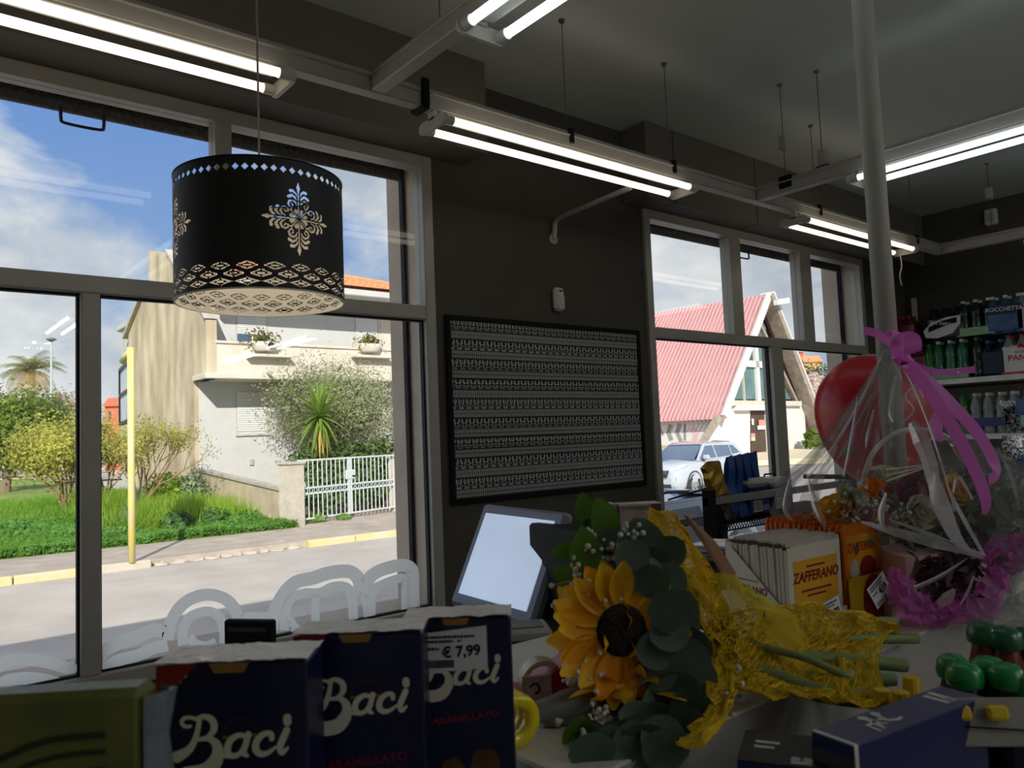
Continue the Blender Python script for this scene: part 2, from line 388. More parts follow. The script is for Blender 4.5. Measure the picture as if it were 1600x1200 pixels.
strokes_on_glass('window_letter', [
    ([(150, 1032), (165, 1015), (190, 1003), (215, 995), (240, 985), (258, 988)], 21),
    ([(152, 1064), (160, 1048), (185, 1032), (215, 1024), (240, 1013), (262, 1008)], 19), ([(166, 1068), (180, 1052), (215, 1040), (245, 1048)], 7), ([(230, 1046), (262, 1030)], 12)], YG,
    'white wavy bubble letter on the glass right of the lower mullion', 'lettering')
strokes_on_glass('window_letter', [
    ([(-6, 1042), (15, 1033), (45, 1031), (80, 1036), (100, 1043), (112, 1043), (119, 1038)], 19),
    ([(-6, 1073), (15, 1063), (45, 1060), (75, 1064), (98, 1072), (108, 1080)], 20)], YG, 'white arched bubble letter on the glass at the left picture edge', 'lettering')
strokes_on_glass('window_letter', [
    ([(1131, 848), (1136, 834), (1150, 822), (1168, 819), (1180, 830), (1184, 846)], 8), ([(1146, 852), (1152, 840), (1162, 838), (1172, 850)], 8)], YG,
    'white bubble letter low on the three-pane window behind the wire rack', 'lettering')
strokes_on_glass('window_letter', [
    ([(1190, 846), (1196, 832), (1212, 822), (1232, 824), (1244, 838)], 8), ([(1206, 850), (1214, 842), (1226, 842), (1232, 852)], 7)], YG,
    'white bubble letter low on the three-pane window right of the rack post', 'lettering')

# ---------------------------------------------------------------- light rails and tubes
M_rail = mat('grey painted rail', srgb(186, 182, 174), .45, .1, var=.05)
M_white = mat('white lamp plastic', srgb(222, 218, 208), .4, var=.04)
M_tubew = flat_mat('warm tube light', (1, .88, .72), emit=1.15, var=.0); M_tubec = flat_mat('cool tube light', (.84, .95, 1.0), emit=1.05, var=.0)
RY, RZ = 2.30, 2.80
def rail(p0, p1, label):
    p0, p1 = Vector(p0), Vector(p1); d = (p1-p0).length; u = (p1-p0).normalized(); R = Matrix((u, V(0, 0, 1).cross(u), V(0, 0, 1))).transposed()
    r = thing('light_rail', label, 'light rail', p0, R.to_euler(), 'light rails under the ceiling')
    MB().b2((0, -.027, 0), (d, .027, .062), .004).build('channel', M_rail, r)
    MB().b2((0, -.034, .050), (d, .034, .058), .002).build('lip', M_rail, r); MB().b2((0, -.02, .062), (d, .02, .074)).build('cap_strip', M_rail, r)
    return r
rail((XL+.3, RY, RZ), (5.985, RY, RZ), 'long grey light rail running along above both windows')
RA, RB, RC = 1.33, 3.63, 5.96
rail((RA, RY-.03, RZ), (RA, -4, RZ), 'grey light rail crossing the ceiling above the lampshade cord side')
rail((RB, RY-.03, RZ), (RB, -4, RZ), 'grey light rail meeting the window rail over the three-pane window')
rail((RC, RY-.03, RZ), (RC, -4, RZ), 'grey light rail along the dark bottle-shelf wall')
def fixture(p, u, ln, tm, label):
    """twin-tube batten hung under a rail; p is the middle of its near end"""
    u = Vector(u); R = Matrix((u, V(0, 0, 1).cross(u), V(0, 0, 1))).transposed()
    f = thing('tube_light', label, 'ceiling light', p, R.to_euler(), 'twin tube lights under the rails')
    MB().b2((.03, -.03, .024), (ln-.03, .03, .0445), .006).build('reflector', M_white, f)
    for y in (-.063, .063):
        MB().tube([(.045, y, 0), (ln-.045, y, 0)], .0145, 14).build('tube', tm, f)
        for x0, x1 in ((.008, .05), (ln-.05, ln-.008)): MB().tube([(x0, y, 0), (x1, y, 0)], .0175, 12).build('socket', M_white, f)
    for x in (0, ln-.014):
        m = MB(); a = [(-.063+.022*math.cos(t), .022*math.sin(t)) for t in np.linspace(PI/2, 1.5*PI, 7)]+[(.063+.022*math.cos(t), .022*math.sin(t)) for t in np.linspace(-PI/2, PI/2, 7)]
        m.prism(a, (x, 0, 0), (0, 1, 0), (0, 0, 1), (1, 0, 0), .014); m.b2((x, -.02, .015), (x+.014, .02, .0445)); m.build('end_bracket', M_white, f)
    return f
TZ = RZ-.045
fixture((-.55, RY, TZ), (1, 0, 0), 1.56, M_tubew, 'warm twin tube light above the lampshade window, cut by the frame')
fixture((1.565, RY, TZ), (1, 0, 0), 1.47, M_tubew, 'warm twin tube light over the wall hanging')
f3a, f3b = onZ(1222, 350, TZ).x, onZ(1412, 394, TZ).x
fixture((f3a, RY, TZ), (1, 0, 0), f3b-f3a, M_tubew, 'warm twin tube light above the three-pane window')
ya = onZ(745, 52, TZ).y
fixture((RA, ya, TZ), (0, -1, 0), 1.56, M_tubec, 'cool white twin tube light cut by the top edge')
yb = onZ(1334, 285, TZ).y
fixture((RB, yb, TZ), (0, -1, 0), 1.56, M_tubec, 'cool white twin tube light right of the grey pole')
yc = onZ(1597, 378, TZ).y
fixture((RC, yc, TZ), (0, -1, 0), 1.56, M_tubec, 'twin tube light at the right picture edge over the bottles')
M_tube_fill = flat_mat('added fill tube light', (.97, .98, 1.0), emit=17, var=.0)  # unseen tubes added behind the camera to fill the interior with light
for x_, y_, lb in ((RA, -1.2, 'added unseen fill tube behind the camera on the first crossing rail'), (RA, -2.9, 'added unseen fill tube far back on the first crossing rail'), (RB, -1.6, 'added unseen fill tube behind the camera on the second crossing rail'), (RB, -3.2, 'added unseen fill tube far back on the second crossing rail'), (RC, -1.2, 'added unseen fill tube back along the bottle shelf wall')):
    fixture((x_, y_, TZ), (0, -1, 0), 1.2, M_tube_fill, lb)

M_wire = mat('steel wire', srgb(120, 118, 112), .4, .7); M_lead = mat('white cable', srgb(205, 203, 198), .5)
def hanger(x, y, grip, label):
    h = thing('rail_hanger', label, 'hanger', (x, y, RZ), (0, 0, 0), 'wire hangers of the light rails')
    MB().tube([(0, 0, .06), (0, 0, H-RZ)], .0022, 6).build('wire', M_wire, h)
    MB().lathe([(.0, H-RZ-.014), (.012, H-RZ-.012), (.014, H-RZ)], (0, 0, 0), 10).build('ceiling_hook', M_wire, h)
    MB().b2((-.012, -.036, .02), (.012, .036, .085), .003).build('clip', M_blackm, h)
    if grip: MB().b2((-.014, -.02, grip), (.014, .02, grip+.075), .004).build('gripper', M_rail, h)
hanger(onZ(1069, 83, H).x, RY, 0, 'thin wire hanger on the window rail above the dark pier')
hanger(RB, onZ(1275, 82, H).y+.1, .09, 'wire hanger with grey gripper on the crossing rail')
hanger(RB-.02, onZ(1262, 172, H).y-.09, .22, 'second wire hanger with grey gripper behind the first one')
hanger(5.55, RY, 0, 'wire hanger on the window rail near the dark end wall')
hanger(onZ(690, 0, H).x+.5, RY, 0, 'short wire hanger on the window rail behind the first crossing rail')
hanger(RA, onX(687, 20, RA).y, 0, 'wire hanger at the top edge on the first crossing rail')
hanger(onY(1275, 330, RY).x, RY, 0, 'wire hanger on the window rail over the third tube light')
hanger(RC, onX(1552, 380, RC).y, .32, 'wire hanger with pale gripper on the far rail')
s = MB().tube(spline([onY(1406, 396, RY), onY(1409, 415, RY), onY(1406, 430, RY), onY(1409, 446, RY)], 5), .004, 6)
s.build('loose_cable', M_lead, None, None, label='short white cable dangling from the end of the third tube light', cat='cable')
k = thing('cable_clamp', 'black clamp gripping the window rail beside the crossing rail', 'clamp', (1.52, RY, RZ))
MB().b2((-.016, -.04, -.012), (.016, .04, .0), .003).build('jaw', M_black, k); MB().b2((-.016, .03, 0), (.016, .043, .1), .003).build('arm', M_black, k)
MB().b2((-.016, -.043, 0), (.016, -.03, .1), .003).build('arm', M_black, k)

# wall bracket pipe and alarm sensor
pb = onY(862, 345, YW); pe = onX(985, 293, pb.x)
g = thing('bracket_pipe', 'grey elbow pipe sticking out of the dark wall above the sensor', 'pipe', pb)
MB().tube(spline([(0, -.012, -.10), (0, -.02, -.05), (0, -.03, -.015), (0, -.06, 0), (0, -.12, .004), (0, pe.y-YW, pe.z-pb.z)], 5), .014, 10).build('pipe_run', M_rail, g, smooth=True)
MB().lathe([(0, 0), (.03, 0), (.03, .008), (0, .01)], (0, -.001, -.10), 14, Matrix.Rotation(PI/2, 3, 'X')).build('wall_flange', M_rail, g)
pc = onY(868, 469, YW)
g = thing('motion_sensor', 'small white alarm sensor on the dark wall above the hanging', 'sensor', pc)
MB().box((0, -.022, 0), (.066, .043, .125), None, .014).build('housing', M_white, g)
MB().b2((-.012, -.0455, .038), (.012, -.0435, .046)).build('indicator', M_black, g)
MB().box((0, -.043, -.02), (.05, .006, .07), None, .003).build('lens', mat('milky lens', srgb(205, 202, 192), .3), g)
def holder(px_, label):
    p = onX(*px_, XR)
    return p
p = onX(1551, 340, XR-.02)
g = thing('wall_speaker', 'small pale box high on the dark end wall', 'box', p)
MB().box((-.03, 0, 0), (.06, .09, .13), None, .012).build('housing', M_white, g); MB().box((-.062, 0, -.01), (.006, .06, .07), None, .002).build('grille', M_rail, g)

# ---------------------------------------------------------------- woven hanging
def hanging():
    bl, br, tl, tr = onY(705, 782, YW), onY(1000, 752, YW), onY(703, 500, YW), onY(994, 524, YW)
    x0, x1, z0, z1 = (bl.x+tl.x)/2, (br.x+tr.x)/2, (bl.z+br.z)/2, (tl.z+tr.z)/2
    g = thing('wall_hanging', 'black and white woven hanging with rows of tulip motifs', 'textile', (x0, YW-.012, z0))
    w, h = x1-x0, z1-z0; rows = 9; U = .003
    nx, ny = int(w/U), int(h/U); ix, iy = np.meshgrid(np.arange(nx), np.arange(ny)); ph = h/rows/U
    band = (iy % ph)/ph; row = (iy//ph).astype(int); light = np.zeros((ny, nx), bool)
    per = 15.0; xx = (ix+row*5) % per - per/2; yy = band
    st = (band < .5); light |= st & (ix % 4 < 2) & (((yy > .07) & (yy < .22)) | ((yy > .27) & (yy < .42))); grey = st & (yy > .04) & (yy < .46)
    light |= (yy > .5) & (yy < .545) & (np.abs(xx) < 5.5)
    v = np.abs(yy-.56-.13*np.abs(xx)/5); light |= (v < .035) & (np.abs(xx) < 5) & (np.abs(xx) > .8)
    cup = np.abs(np.abs(xx)-4.2-.0*yy) < 1.3; light |= cup & (yy > .78) & (yy < .97); light |= (np.abs(yy-.77) < .045) & (np.abs(xx) < 4.4) & (np.abs(xx) > 1)
    light |= (np.abs(xx) < .8) & (yy > .84) & (yy < .93) & (row % 2 == 0); grey |= (yy > .55) & (yy < .70) & (np.abs(xx) > 5.2)
    idx = np.where(light, 0, np.where(grey, 1, 2))
    vx, vy = np.meshgrid(np.linspace(0, w, nx+1), np.linspace(0, h, ny+1)); bulge = .004*np.sin(vx*7)*np.sin(vy*5)-.002
    verts = np.stack([vx, bulge, vy], -1).reshape(-1, 3); a = (iy*(nx+1)+ix).ravel(); f = np.stack([a, a+1, a+nx+2, a+nx+1], 1)
    put('weave', np_mesh('weave', verts, f, [mat('white wool', srgb(196, 198, 196), .95, var=.1, scale=200), mat('grey wool', srgb(104, 106, 106), .95, var=.15, scale=200), mat('black wool', srgb(46, 47, 47), .95, var=.15, scale=200)], idx.ravel()), g)
    e = .024; bk = mat('black hem', srgb(15, 14, 15), .9)
    for a_, b_ in (((-e, -.012, -e), (0.002, .008, h+e)), ((w-.002, -.012, -e), (w+e, .008, h+e)), ((0, -.012, -e), (w, .008, .002)), ((0, -.012, h-.002), (w, .008, h+e))):
        MB().b2(a_, b_, .004).build('hem', bk, g)
    m = MB()
    MB().b2((-.01, .004, -.01), (w+.01, .010, h+.01)).build('backing', bk, g)
hanging()

# ================================================================ the street outside
ZR, ZS = -.40, -.28
M_asph = mat('sun-bleached asphalt', srgb(184, 174, 165), .92, scale=1.2, col2=srgb(204, 194, 184), bump=.5, bscale=260)
M_pave = mat('old pavement asphalt', srgb(168, 154, 142), .95, scale=2.2, col2=srgb(196, 182, 168), bump=.5, bscale=200)
M_kerbc = mat('pale concrete', srgb(206, 196, 182), .9, scale=7, col2=srgb(188, 176, 160), bump=.3, bscale=60)
M_kerby = mat('worn yellow kerb paint', srgb(226, 192, 118), .85, scale=5, col2=srgb(208, 196, 172), bump=.2)
M_earth = mat('dry earth', srgb(150, 134, 104), .95, scale=3, col2=srgb(120, 112, 76), bump=.4)
def at_kerb(px_): return onZ(*px_, ZS)
k0 = at_kerb((0, 904)); k1 = at_kerb((620, 829)); ku = (k1-k0).normalized(); ku.z = 0; kn = V(-ku.y, ku.x, 0)   # along and across the street
def st(s, t, z=0): return k0+ku*s+kn*t+V(0, 0, z-ZS)
MB().slab([(-60, YW+.3, ZR-.3), (120, YW+.3, ZR-.3), (160, 260, ZR-.3), (-90, 260, ZR-.3)], (0, 0, .3)).build('road', M_asph, kind='structure')
SL = (k1-k0).length
i0, i1 = -14.0, SL+4.2
MB().slab([st(i0, .15, ZR), st(i1, .15, ZR), st(i1, 2.75, ZR), st(i0, 2.75, ZR)], (0, 0, ZS-ZR-.004)).build('sidewalk', M_pave, kind='structure')
kb = thing('kerb', None, None, (0, 0, 0)); kb['kind'] = 'structure'
s_a, s_b = (at_kerb((245, 878))-k0).dot(ku), (at_kerb((490, 847))-k0).dot(ku)
def kerbstone(s0, s1, m, lo=0):
    b = MB(); R = Matrix((ku, kn, V(0, 0, 1))).transposed(); c = st((s0+s1)/2, .07, (ZS+ZR)/2-.02-lo)
    b.box(c, (s1-s0-.02, .16, ZS-ZR+.06), R, .018); return b.build('kerbstone', m, kb)
s = s_a
mixm = [M_kerbc, M_kerby, M_kerby, M_kerbc]
j = 0
while s > i0:
    kerbstone(max(i0, s-1.02), s, mixm[0] if j == 0 else (M_kerby if j % 3 else M_kerbc)); s -= 1.02; j += 1
s = s_b
while s < i1:
    kerbstone(s, s+1.02, M_kerby); s += 1.02
# broken, sunken stretch of the kerb
q = s_a+.06
while q < s_b-.1:
    ln = rnd.uniform(.16, .42); t0 = -.02
    for _ in range(3):
        dp = rnd.uniform(.12, .3)
        if t0 > .5: break
        pts = []
        for k in range(6):
            a = 2*PI*k/6+rnd.uniform(-.3, .3); pts.append(st(q+ln/2+math.cos(a)*ln*.52, t0+dp/2+math.sin(a)*dp*.52, ZR+.005))
        hh = .03+.07*min(1, t0/.3+.2)*rnd.uniform(.6, 1.1); m = MB(); n = len(pts)
        top = [p+V(rnd.uniform(-.01, .01), rnd.uniform(-.01, .01), hh+rnd.uniform(-.02, .02)) for p in pts]
        m.add([*pts, *top], [tuple(range(n, 2*n))]+[(i, (i+1) % n, n+(i+1) % n, n+i) for i in range(n)]); m.build('broken_stone', M_kerbc, kb)
        t0 += dp+.02
    q += ln+.02
# the plot of grass behind the pavement
GX0 = -40
def lot_h(x, y):
    d = (V(x, y, 0)-k0).dot(kn); d = max(0, d-2.7)
    return ZS+min(.42, d*.085)+.07*math.sin(x*.8+y*.5)*min(1, d/2)
S_END = (onZ(458, 822, ZS)-k0).dot(ku)+.05
m = MB(); nx, ny = 60, 40
for j in range(ny+1):
    for i in range(nx+1):
        p = st(-30+i*(S_END+30)/nx, 2.72+(j/ny)**1.8*60, 0); m.v.append((p.x, p.y, lot_h(p.x, p.y)))
for j in range(ny):
    for i in range(nx): a = j*(nx+1)+i; m.f.append((a, a+1, a+nx+2, a+nx+1)); m.m.append(0)
M_turf = mat('rough turf', srgb(92, 120, 46), .95, scale=1.6, col2=srgb(150, 160, 80), bump=.6, bscale=40)
m.build('field', M_turf, kind='structure', smooth=True)
MB().slab([(-60, 62, .1), (40, 62, .1), (40, 66, .1), (-60, 66, .1)], (0, 0, .06)).build('path', mat('sandy track', srgb(205, 186, 160), .95), kind='structure')

# ---------------------------------------------------------------- the pale house with the balcony
YF, YBAL, XH = 23.0, 21.95, 7.27
M_white_r = mat('white sunlit render', srgb(198, 197, 194), .9, var=.05, scale=3, bump=.15, bscale=50)
M_cream = mat('cream render', srgb(206, 196, 180), .9, scale=2.2, col2=srgb(216, 208, 194), bump=.15, bscale=40)
M_stuc = mat('stained bare stucco', srgb(168, 148, 122), .95, scale=1.5, col2=srgb(222, 206, 180), bump=.6, bscale=14, stretch=(1, 1, .35))
M_conc = mat('grey concrete', srgb(196, 188, 176), .9, scale=3, col2=srgb(172, 164, 152), bump=.3)
M_tile = mat('terracotta tile', srgb(222, 128, 84), .8, scale=9, col2=srgb(238, 156, 112), bump=.2)
M_shut = mat('white roller slat', srgb(222, 222, 220), .5, var=.03)
hs = thing('house', 'pale two-storey house with long balcony, orange roof and bare stucco gable', 'house', (XH, YF, 0))
B = V(XH, YF, 0)
def hb(a, b_, bev=0): return MB().b2(Vector(a)-B, Vector(b_)-B, bev)
XE = onY(616, 540, YF).x-.1
z_slab0, z_slab1, z_par = onY(340, 592, YBAL).z, onY(340, 583, YBAL).z, onY(340, 532, YBAL).z
z_eave = onY(560, 466, YBAL).z
hb((XH+.0, YF, -.3), (XE, YF+9, z_eave)).build('front_wall', M_white_r, hs)
pts = [(YF+.03, -.3), (YF+.03, z_slab0), (YBAL, z_slab0), (YBAL, onX(345, 492, XH).z), (onX(268, 396, XH).y, onX(268, 396, XH).z), (onX(238, 392, XH).y, onX(238, 392, XH).z), (onX(237, 440, XH).y, onX(237, 440, XH).z), (onX(206, 512, XH).y, onX(206, 512, XH).z), (onX(206, 512, XH).y-.2, -.3)]
gw = MB(); gw.slab([V(XH-.12, y, z)-B for y, z in pts], (.3, 0, 0)); gw.build('gable_wall', M_stuc, hs)
cp = MB(); a, b_ = V(XH-.2, YBAL-.05, pts[3][1]+.02)-B, V(XH-.2, pts[4][0], pts[4][1]+.02)-B
cp.slab([a, b_, b_+V(0, 0, .1), a+V(0, 0, .1)], (.45, 0, 0)); cp.build('verge_coping', M_conc, hs)
a, b_ = V(XH-.25, pts[6][0], pts[6][1])-B, V(XH-.25, pts[7][0]+.3, pts[7][1]-.25)-B
MB().slab([a, b_, b_-V(0, 0, .14), a-V(0, 0, .14)], (.5, 0, 0)).build('rear_verge', M_conc, hs)
hb((XH-.18, YBAL-.1, z_slab0), (XE+.1, YF, z_slab1), .02).build('balcony_slab', M_cream, hs)
hb((XH+.18, YBAL, z_slab1), (XE+.1, YBAL+.14, z_par-.08)).build('parapet', M_cream, hs)
hb((XH+.14, YBAL-.05, z_par-.08), (XE+.1, YBAL+.19, z_par), .015).build('parapet_coping', M_cream, hs)
hb((XH-.1, YBAL-.35, z_eave), (XE+.6, YF+9.3, z_eave+.22), .03).build('eave', M_white_r, hs)
# roof of tile courses
ridge_y, ridge_z = pts[4][0], pts[4][1]-.1; zb = z_eave+.24; yb0 = YBAL-.45
def roof_pt(f, x): return V(x, yb0+(ridge_y-yb0)*f, zb+(ridge_z-zb)*f)
xr_e, xr_t = XE+.75, XE-3.6
nc = 14
for i in range(nc):
    f0, f1 = i/nc, (i+1)/nc; ex0, ex1 = xr_e+(xr_t-xr_e)*f0, xr_e+(xr_t-xr_e)*f1; m = MB(); n = int((ex0-XH)/.24)
    for k in range(n):
        x0 = XH+(ex0-XH)*k/n; x1 = XH+(ex0-XH)*(k+1)/n; prev = None
        y0 = XH+(ex1-XH)*k/n; y1 = XH+(ex1-XH)*(k+1)/n; vs = []
        for t in range(4):
            h = [0, .06, .06, 0][t]; u = t/3; vs += [roof_pt(f0, x0+(x1-x0)*u)+V(0, 0, h+.05)-B, roof_pt(f1, y0+(y1-y0)*u)+V(0, 0, h)-B]
        m.add(vs, [(0, 2, 3, 1), (2, 4, 5, 3), (4, 6, 7, 5), (0, 6, 4, 2)])
    m.build('tile_course', M_tile, hs)
m = MB(); p = [roof_pt(0, xr_e), roof_pt(1, xr_t), V(xr_t, 2*ridge_y-yb0, zb), V(xr_e, 2*ridge_y-yb0, zb)]
m.slab([p[0]-B, p[1]-B, p[2]-B, p[3]-B], (0, 0, .05))
m.slab([roof_pt(1, XH)-B, roof_pt(1, xr_t)-B, V(xr_t, 2*ridge_y-yb0, zb)-B, V(XH, 2*ridge_y-yb0, zb)-B], (0, 0, .05)); m.build('rear_roof', M_tile, hs)
MB().tube([roof_pt(0, xr_e)+V(0, 0, .1)-B, roof_pt(1, xr_t)+V(0, 0, .1)-B], .11, 7).build('hip_tiles', M_tile, hs)
MB().tube([roof_pt(1, XH)+V(0, 0, .1)-B, roof_pt(1, xr_t)+V(0, 0, .1)-B], .11, 7).build('ridge_tiles', M_tile, hs)
def roller_window(x0, x1, z0, z1, drop, y=YF, glass=0):
    w = MB().b2(V(x0-.06, y-.05, z0-.07)-B, V(x1+.1, y+.02, z0-.01)-B, .01).build('window', M_conc, hs)
    MB().b2(V(x0-.04, y-.012, z0)-B, V(x0, y+.02, z1)-B).build('jamb', M_conc, w); MB().b2(V(x1, y-.012, z0)-B, V(x1+.04, y+.02, z1)-B).build('jamb', M_conc, w)
    MB().b2(V(x0, y-.012, z1)-B, V(x1, y+.02, z1+.05)-B).build('lintel', M_conc, w)
    n = int((z1-drop)/.065)
    for i in range(n):
        zz = z1-(i+1)*.065
        MB().b2(V(x0, y-.022, zz+.006)-B, V(x1, y-.004, zz+.062)-B, .008).build('slat', M_shut, w)
    if glass:
        MB().b2(V(x0, y-.02, z0)-B, V(x1, y-.005, drop)-B).build('pane', mat('dark blue pane', srgb(70, 96, 128), .1), w)
        MB().b2(V((x0+x1)/2-.03, y-.03, z0)-B, V((x0+x1)/2+.03, y-.006, drop)-B).build('glazing_bar', M_shut, w)
a, b_ = onY(370, 613, YF), onY(417, 677, YF); roller_window(a.x, b_.x, b_.z, a.z, b_.z+.02)
a, b_ = onY(472, 612, YF), onY(514, 675, YF); roller_window(a.x, b_.x, b_.z, a.z, b_.z+.02)
a, b_ = onY(370, 490, YF), onY(416, 534, YF); roller_window(a.x, b_.x, b_.z-.9, a.z+.3, onY(390, 523, YF).z, YF, 1)
a, b_ = onY(555, 485, YF), onY(590, 545, YF); roller_window(a.x, b_.x, b_.z-.9, a.z+.25, b_.z-.8)
hb((onY(590, 500, YF).x+.1, YF-.015, z_slab1), (XE, YF+.01, z_eave)).build('side_panel', M_cream, hs)
for (x_, y_) in ((419, 582), ):
    p = onY(x_, y_, YBAL-.1); MB().tube([p-B+V(0, .1, 0), p-B+V(0, -.22, -.05)], .05, 7).build('drain_spout', M_conc, hs)
p = onY(530, 575, YBAL-.02); MB().tube([p-B+V(-.1, -.02, -.08), p-B+V(0, -.03, .02), p-B+V(.08, -.02, .12)], [.02, .05, .02], 6).build('wall_hook', mat('rust', srgb(120, 96, 78), .9), hs)
for (x_, y_, w_) in ((417, 550, .62), (578, 552, .62)):
    p = onY(x_, y_, YBAL-.12); MB().b2(p-B+V(-w_-.0, -.2, -.16), p-B+V(w_+.1, .13, -.08), .01).build('planter_shelf', M_cream, hs)
MB().box(onY(393, 722, YF)-B, (.14, .1, .2), None, .02).build('meter_box', M_conc, hs)

def planter(px_, label, sz):
    p = onY(*px_, YBAL-.14)
    g = thing('planter', label, 'planter', p+V(0, -.02, -.075))
    m = MB(); m.lathe([(0, 0), (.14, 0), (.17, .03), (.2, .14), (.23, .26), (.2, .27), (.17, .2)], (0, 0, 0), 12)
    m.v = [(x*1.9, max(-.17, min(.12, y*.8)), z) for x, y, z in m.v]; m.build('trough', M_cream, g, smooth=True)
    n = 260; P = NR.normal(0, 1, (n, 3))*np.array([.24, .09, .13])*sz+np.array([-.05, -.02, .36])
    v, f = leaf_cloud(P, NR.normal(0, 1, (n, 3)), .11, 2); put('plant', np_mesh('plant', v, f, leafy('planter leaves', srgb(140, 132, 60))), g)
    MB().ball((.12, -.16, .16), .1, 8, 6).build('dark_opening', M_black, g) if sz > 1 else None
planter((414, 545), 'cream trough of yellowing plants on the balcony wall, below the lampshade', 1.05)
planter((578, 547), 'cream trough with a small shrub on the balcony wall, above the olive tree', .8)

# ---------------------------------------------------------------- garden wall, gate, pillars
gp0 = onZ(458, 822, ZS); gp1 = onZ(614, 799, ZS); gu = (gp1-gp0).normalized(); gn = V(-gu.y, gu.x, 0)
gz = lambda y_, x_: onP(x_, y_, gp0, gn).z
z_pil = onP(455, 726, gp0, gn).z
M_gate = mat('pale blue-grey gate paint', srgb(208, 214, 216), .5, .1, var=.04)
Rg = Matrix((gu, gn, V(0, 0, 1))).transposed(); Rge = Rg.to_euler()
def pillar(p, label, w=.42):
    t = thing('gate_pillar', label, 'pillar', p, Rge)
    MB().b2((-w/2, -.2, -.1), (w/2, .2, z_pil-ZS)).build('shaft', M_kerbc, t); MB().b2((-w/2-.04, -.24, z_pil-ZS), (w/2+.04, .24, z_pil-ZS+.07), .015).build('cap', M_conc, t)
pillar(gp0-gu*.02, 'pale concrete gate pillar between the garden wall and the grey gate')
gl = (gp1-gp0).length
pillar(gp1+gu*.28, 'pale gate pillar beyond the grey gate, half hidden by the window edge')
gt = thing('garden_gate', 'pale grey double gate of vertical bars with a ringed middle band', 'gate', gp0+gu*.2, Rge)
GH = onP(500, 716, gp0, gn).z-ZS; g_w = gl-.12
zb0, zb1, zm0, zm1 = .12, GH-.03, GH*.5-.06, GH*.5+.08
for (a, b_) in ((0, g_w/2-.04), (g_w/2+.04, g_w)):
    for z in (zb0, zm0, zm1, zb1): MB().b2((a, -.02, z-.02), (b_, .02, z+.02)).build('rail', M_gate, gt)
    for x in (a, b_): MB().b2((x-.025, -.025, zb0-.02), (x+.025, .025, zb1+.02)).build('stile', M_gate, gt)
    n = 11
    for i in range(1, n):
        x = a+(b_-a)*i/n
        MB().tube([(x, 0, zm1), (x, 0, zb1)], .014, 6).build('bar', M_gate, gt); MB().tube([(x, 0, zb0), (x, 0, zm0)], .014, 6).build('bar', M_gate, gt)
    for i in range(n):
        x = a+(b_-a)*(i+.5)/n; r = (zm1-zm0)*.36
        MB().tube([(x+r*math.cos(t), 0, (zm0+zm1)/2+r*math.sin(t)) for t in np.linspace(0, 2*PI, 11)], .009, 5).build('ring', M_gate, gt)
MB().b2((g_w/2-.16, -.035, zm1+.12), (g_w/2+.16, .0, zm1+.36), .02).build('lock_box', M_gate, gt)
MB().tube([(g_w/2+.05, -.05, zm1+.2), (g_w/2+.16, -.06, zm1+.2)], .018, 6).build('handle', M_blackm, gt)
w0 = gp0+gn*.2; w1 = V(XH, YF, ZS); zt0 = onX(446, 765, w0.x).z; zt1 = onX(322, 734, XH).z
gw = thing('garden_wall', 'low stained concrete garden wall with slanting board marks', 'wall', w0)
d = w1-w0; M_bw = mat('board-marked concrete', srgb(206, 190, 164), .9, scale=2, col2=srgb(182, 164, 140), bump=.3)
nb = 12
for i in range(nb):
    a, b_ = w0+d*(i/nb), w0+d*((i+1)/nb); za, zb_ = zt0+(zt1-zt0)*i/nb-.06, zt0+(zt1-zt0)*(i+1)/nb-.06
    sh = .12
    m = MB(); m.slab([V(a.x+.01*(i % 2)*.0, a.y+.012, ZS-.15)-w0, V(b_.x, b_.y-.012, ZS-.15)-w0, V(b_.x, b_.y-.012, zb_)-w0, V(a.x, a.y+.012, za)-w0], (.16, 0, 0)); m.build('panel', M_bw, gw)
m = MB()
for i in range(14):
    f = (i+.3)/14; a = w0+d*f; z = ZS+.1; L_ = min(.9, (1-f)*d.length*.5+.25); p = [a+V(-.012, 0, .15), a+V(-.012, .05, .15), a+V(-.012, .05+L_*.6, .15+L_*.75), a+V(-.012, L_*.6, .15+L_*.75)]
    if p[2].z > zt0-.1: k_ = (zt0-.1-p[0].z)/max(.05, p[2].z-p[0].z); p[2] = p[1].lerp(p[2], k_); p[3] = p[0].lerp(p[3], k_)
    m.slab([q_-w0 for q_ in p], (.03, 0, 0))
m.build('board_marks', M_bw, gw)
m = MB(); a, b_ = V(w0.x-.04, w0.y, zt0-.06)-w0, V(w1.x-.04, w1.y, zt1-.06)-w0; m.slab([a, b_, b_+V(0, 0, .07), a+V(0, 0, .07)], (.26, 0, 0)); m.build('coping', M_conc, gw)
w2 = gp0-gu*.0
MB().slab([V(w0.x+.3, w0.y-.35, -.6), V(XE+8, w0.y-.1, -.6), V(XE+8, YF, -.6), V(w0.x+.3, YF, -.6)], (0, 0, .312)).build('garden_path', M_pave, kind='structure')
t = thing('flower_pot', 'terracotta pot behind the left leaf of the grey gate', 'pot', onZ(474, 806, ZS)+gn*.9)
MB().lathe([(0, 0), (.16, 0), (.24, .42), (.27, .42), (.27, .5), (.22, .5), (.2, .42)], (0, 0, 0), 14).build('pot_body', M_tile, t, smooth=True)
v, f = leaf_cloud(NR.normal(0, .14, (90, 3))+np.array([0, 0, .62]), NR.normal(0, 1, (90, 3)), .12, 2); put('foliage', np_mesh('foliage', v, f, leafy('pot plant leaves', srgb(84, 110, 52))), t)

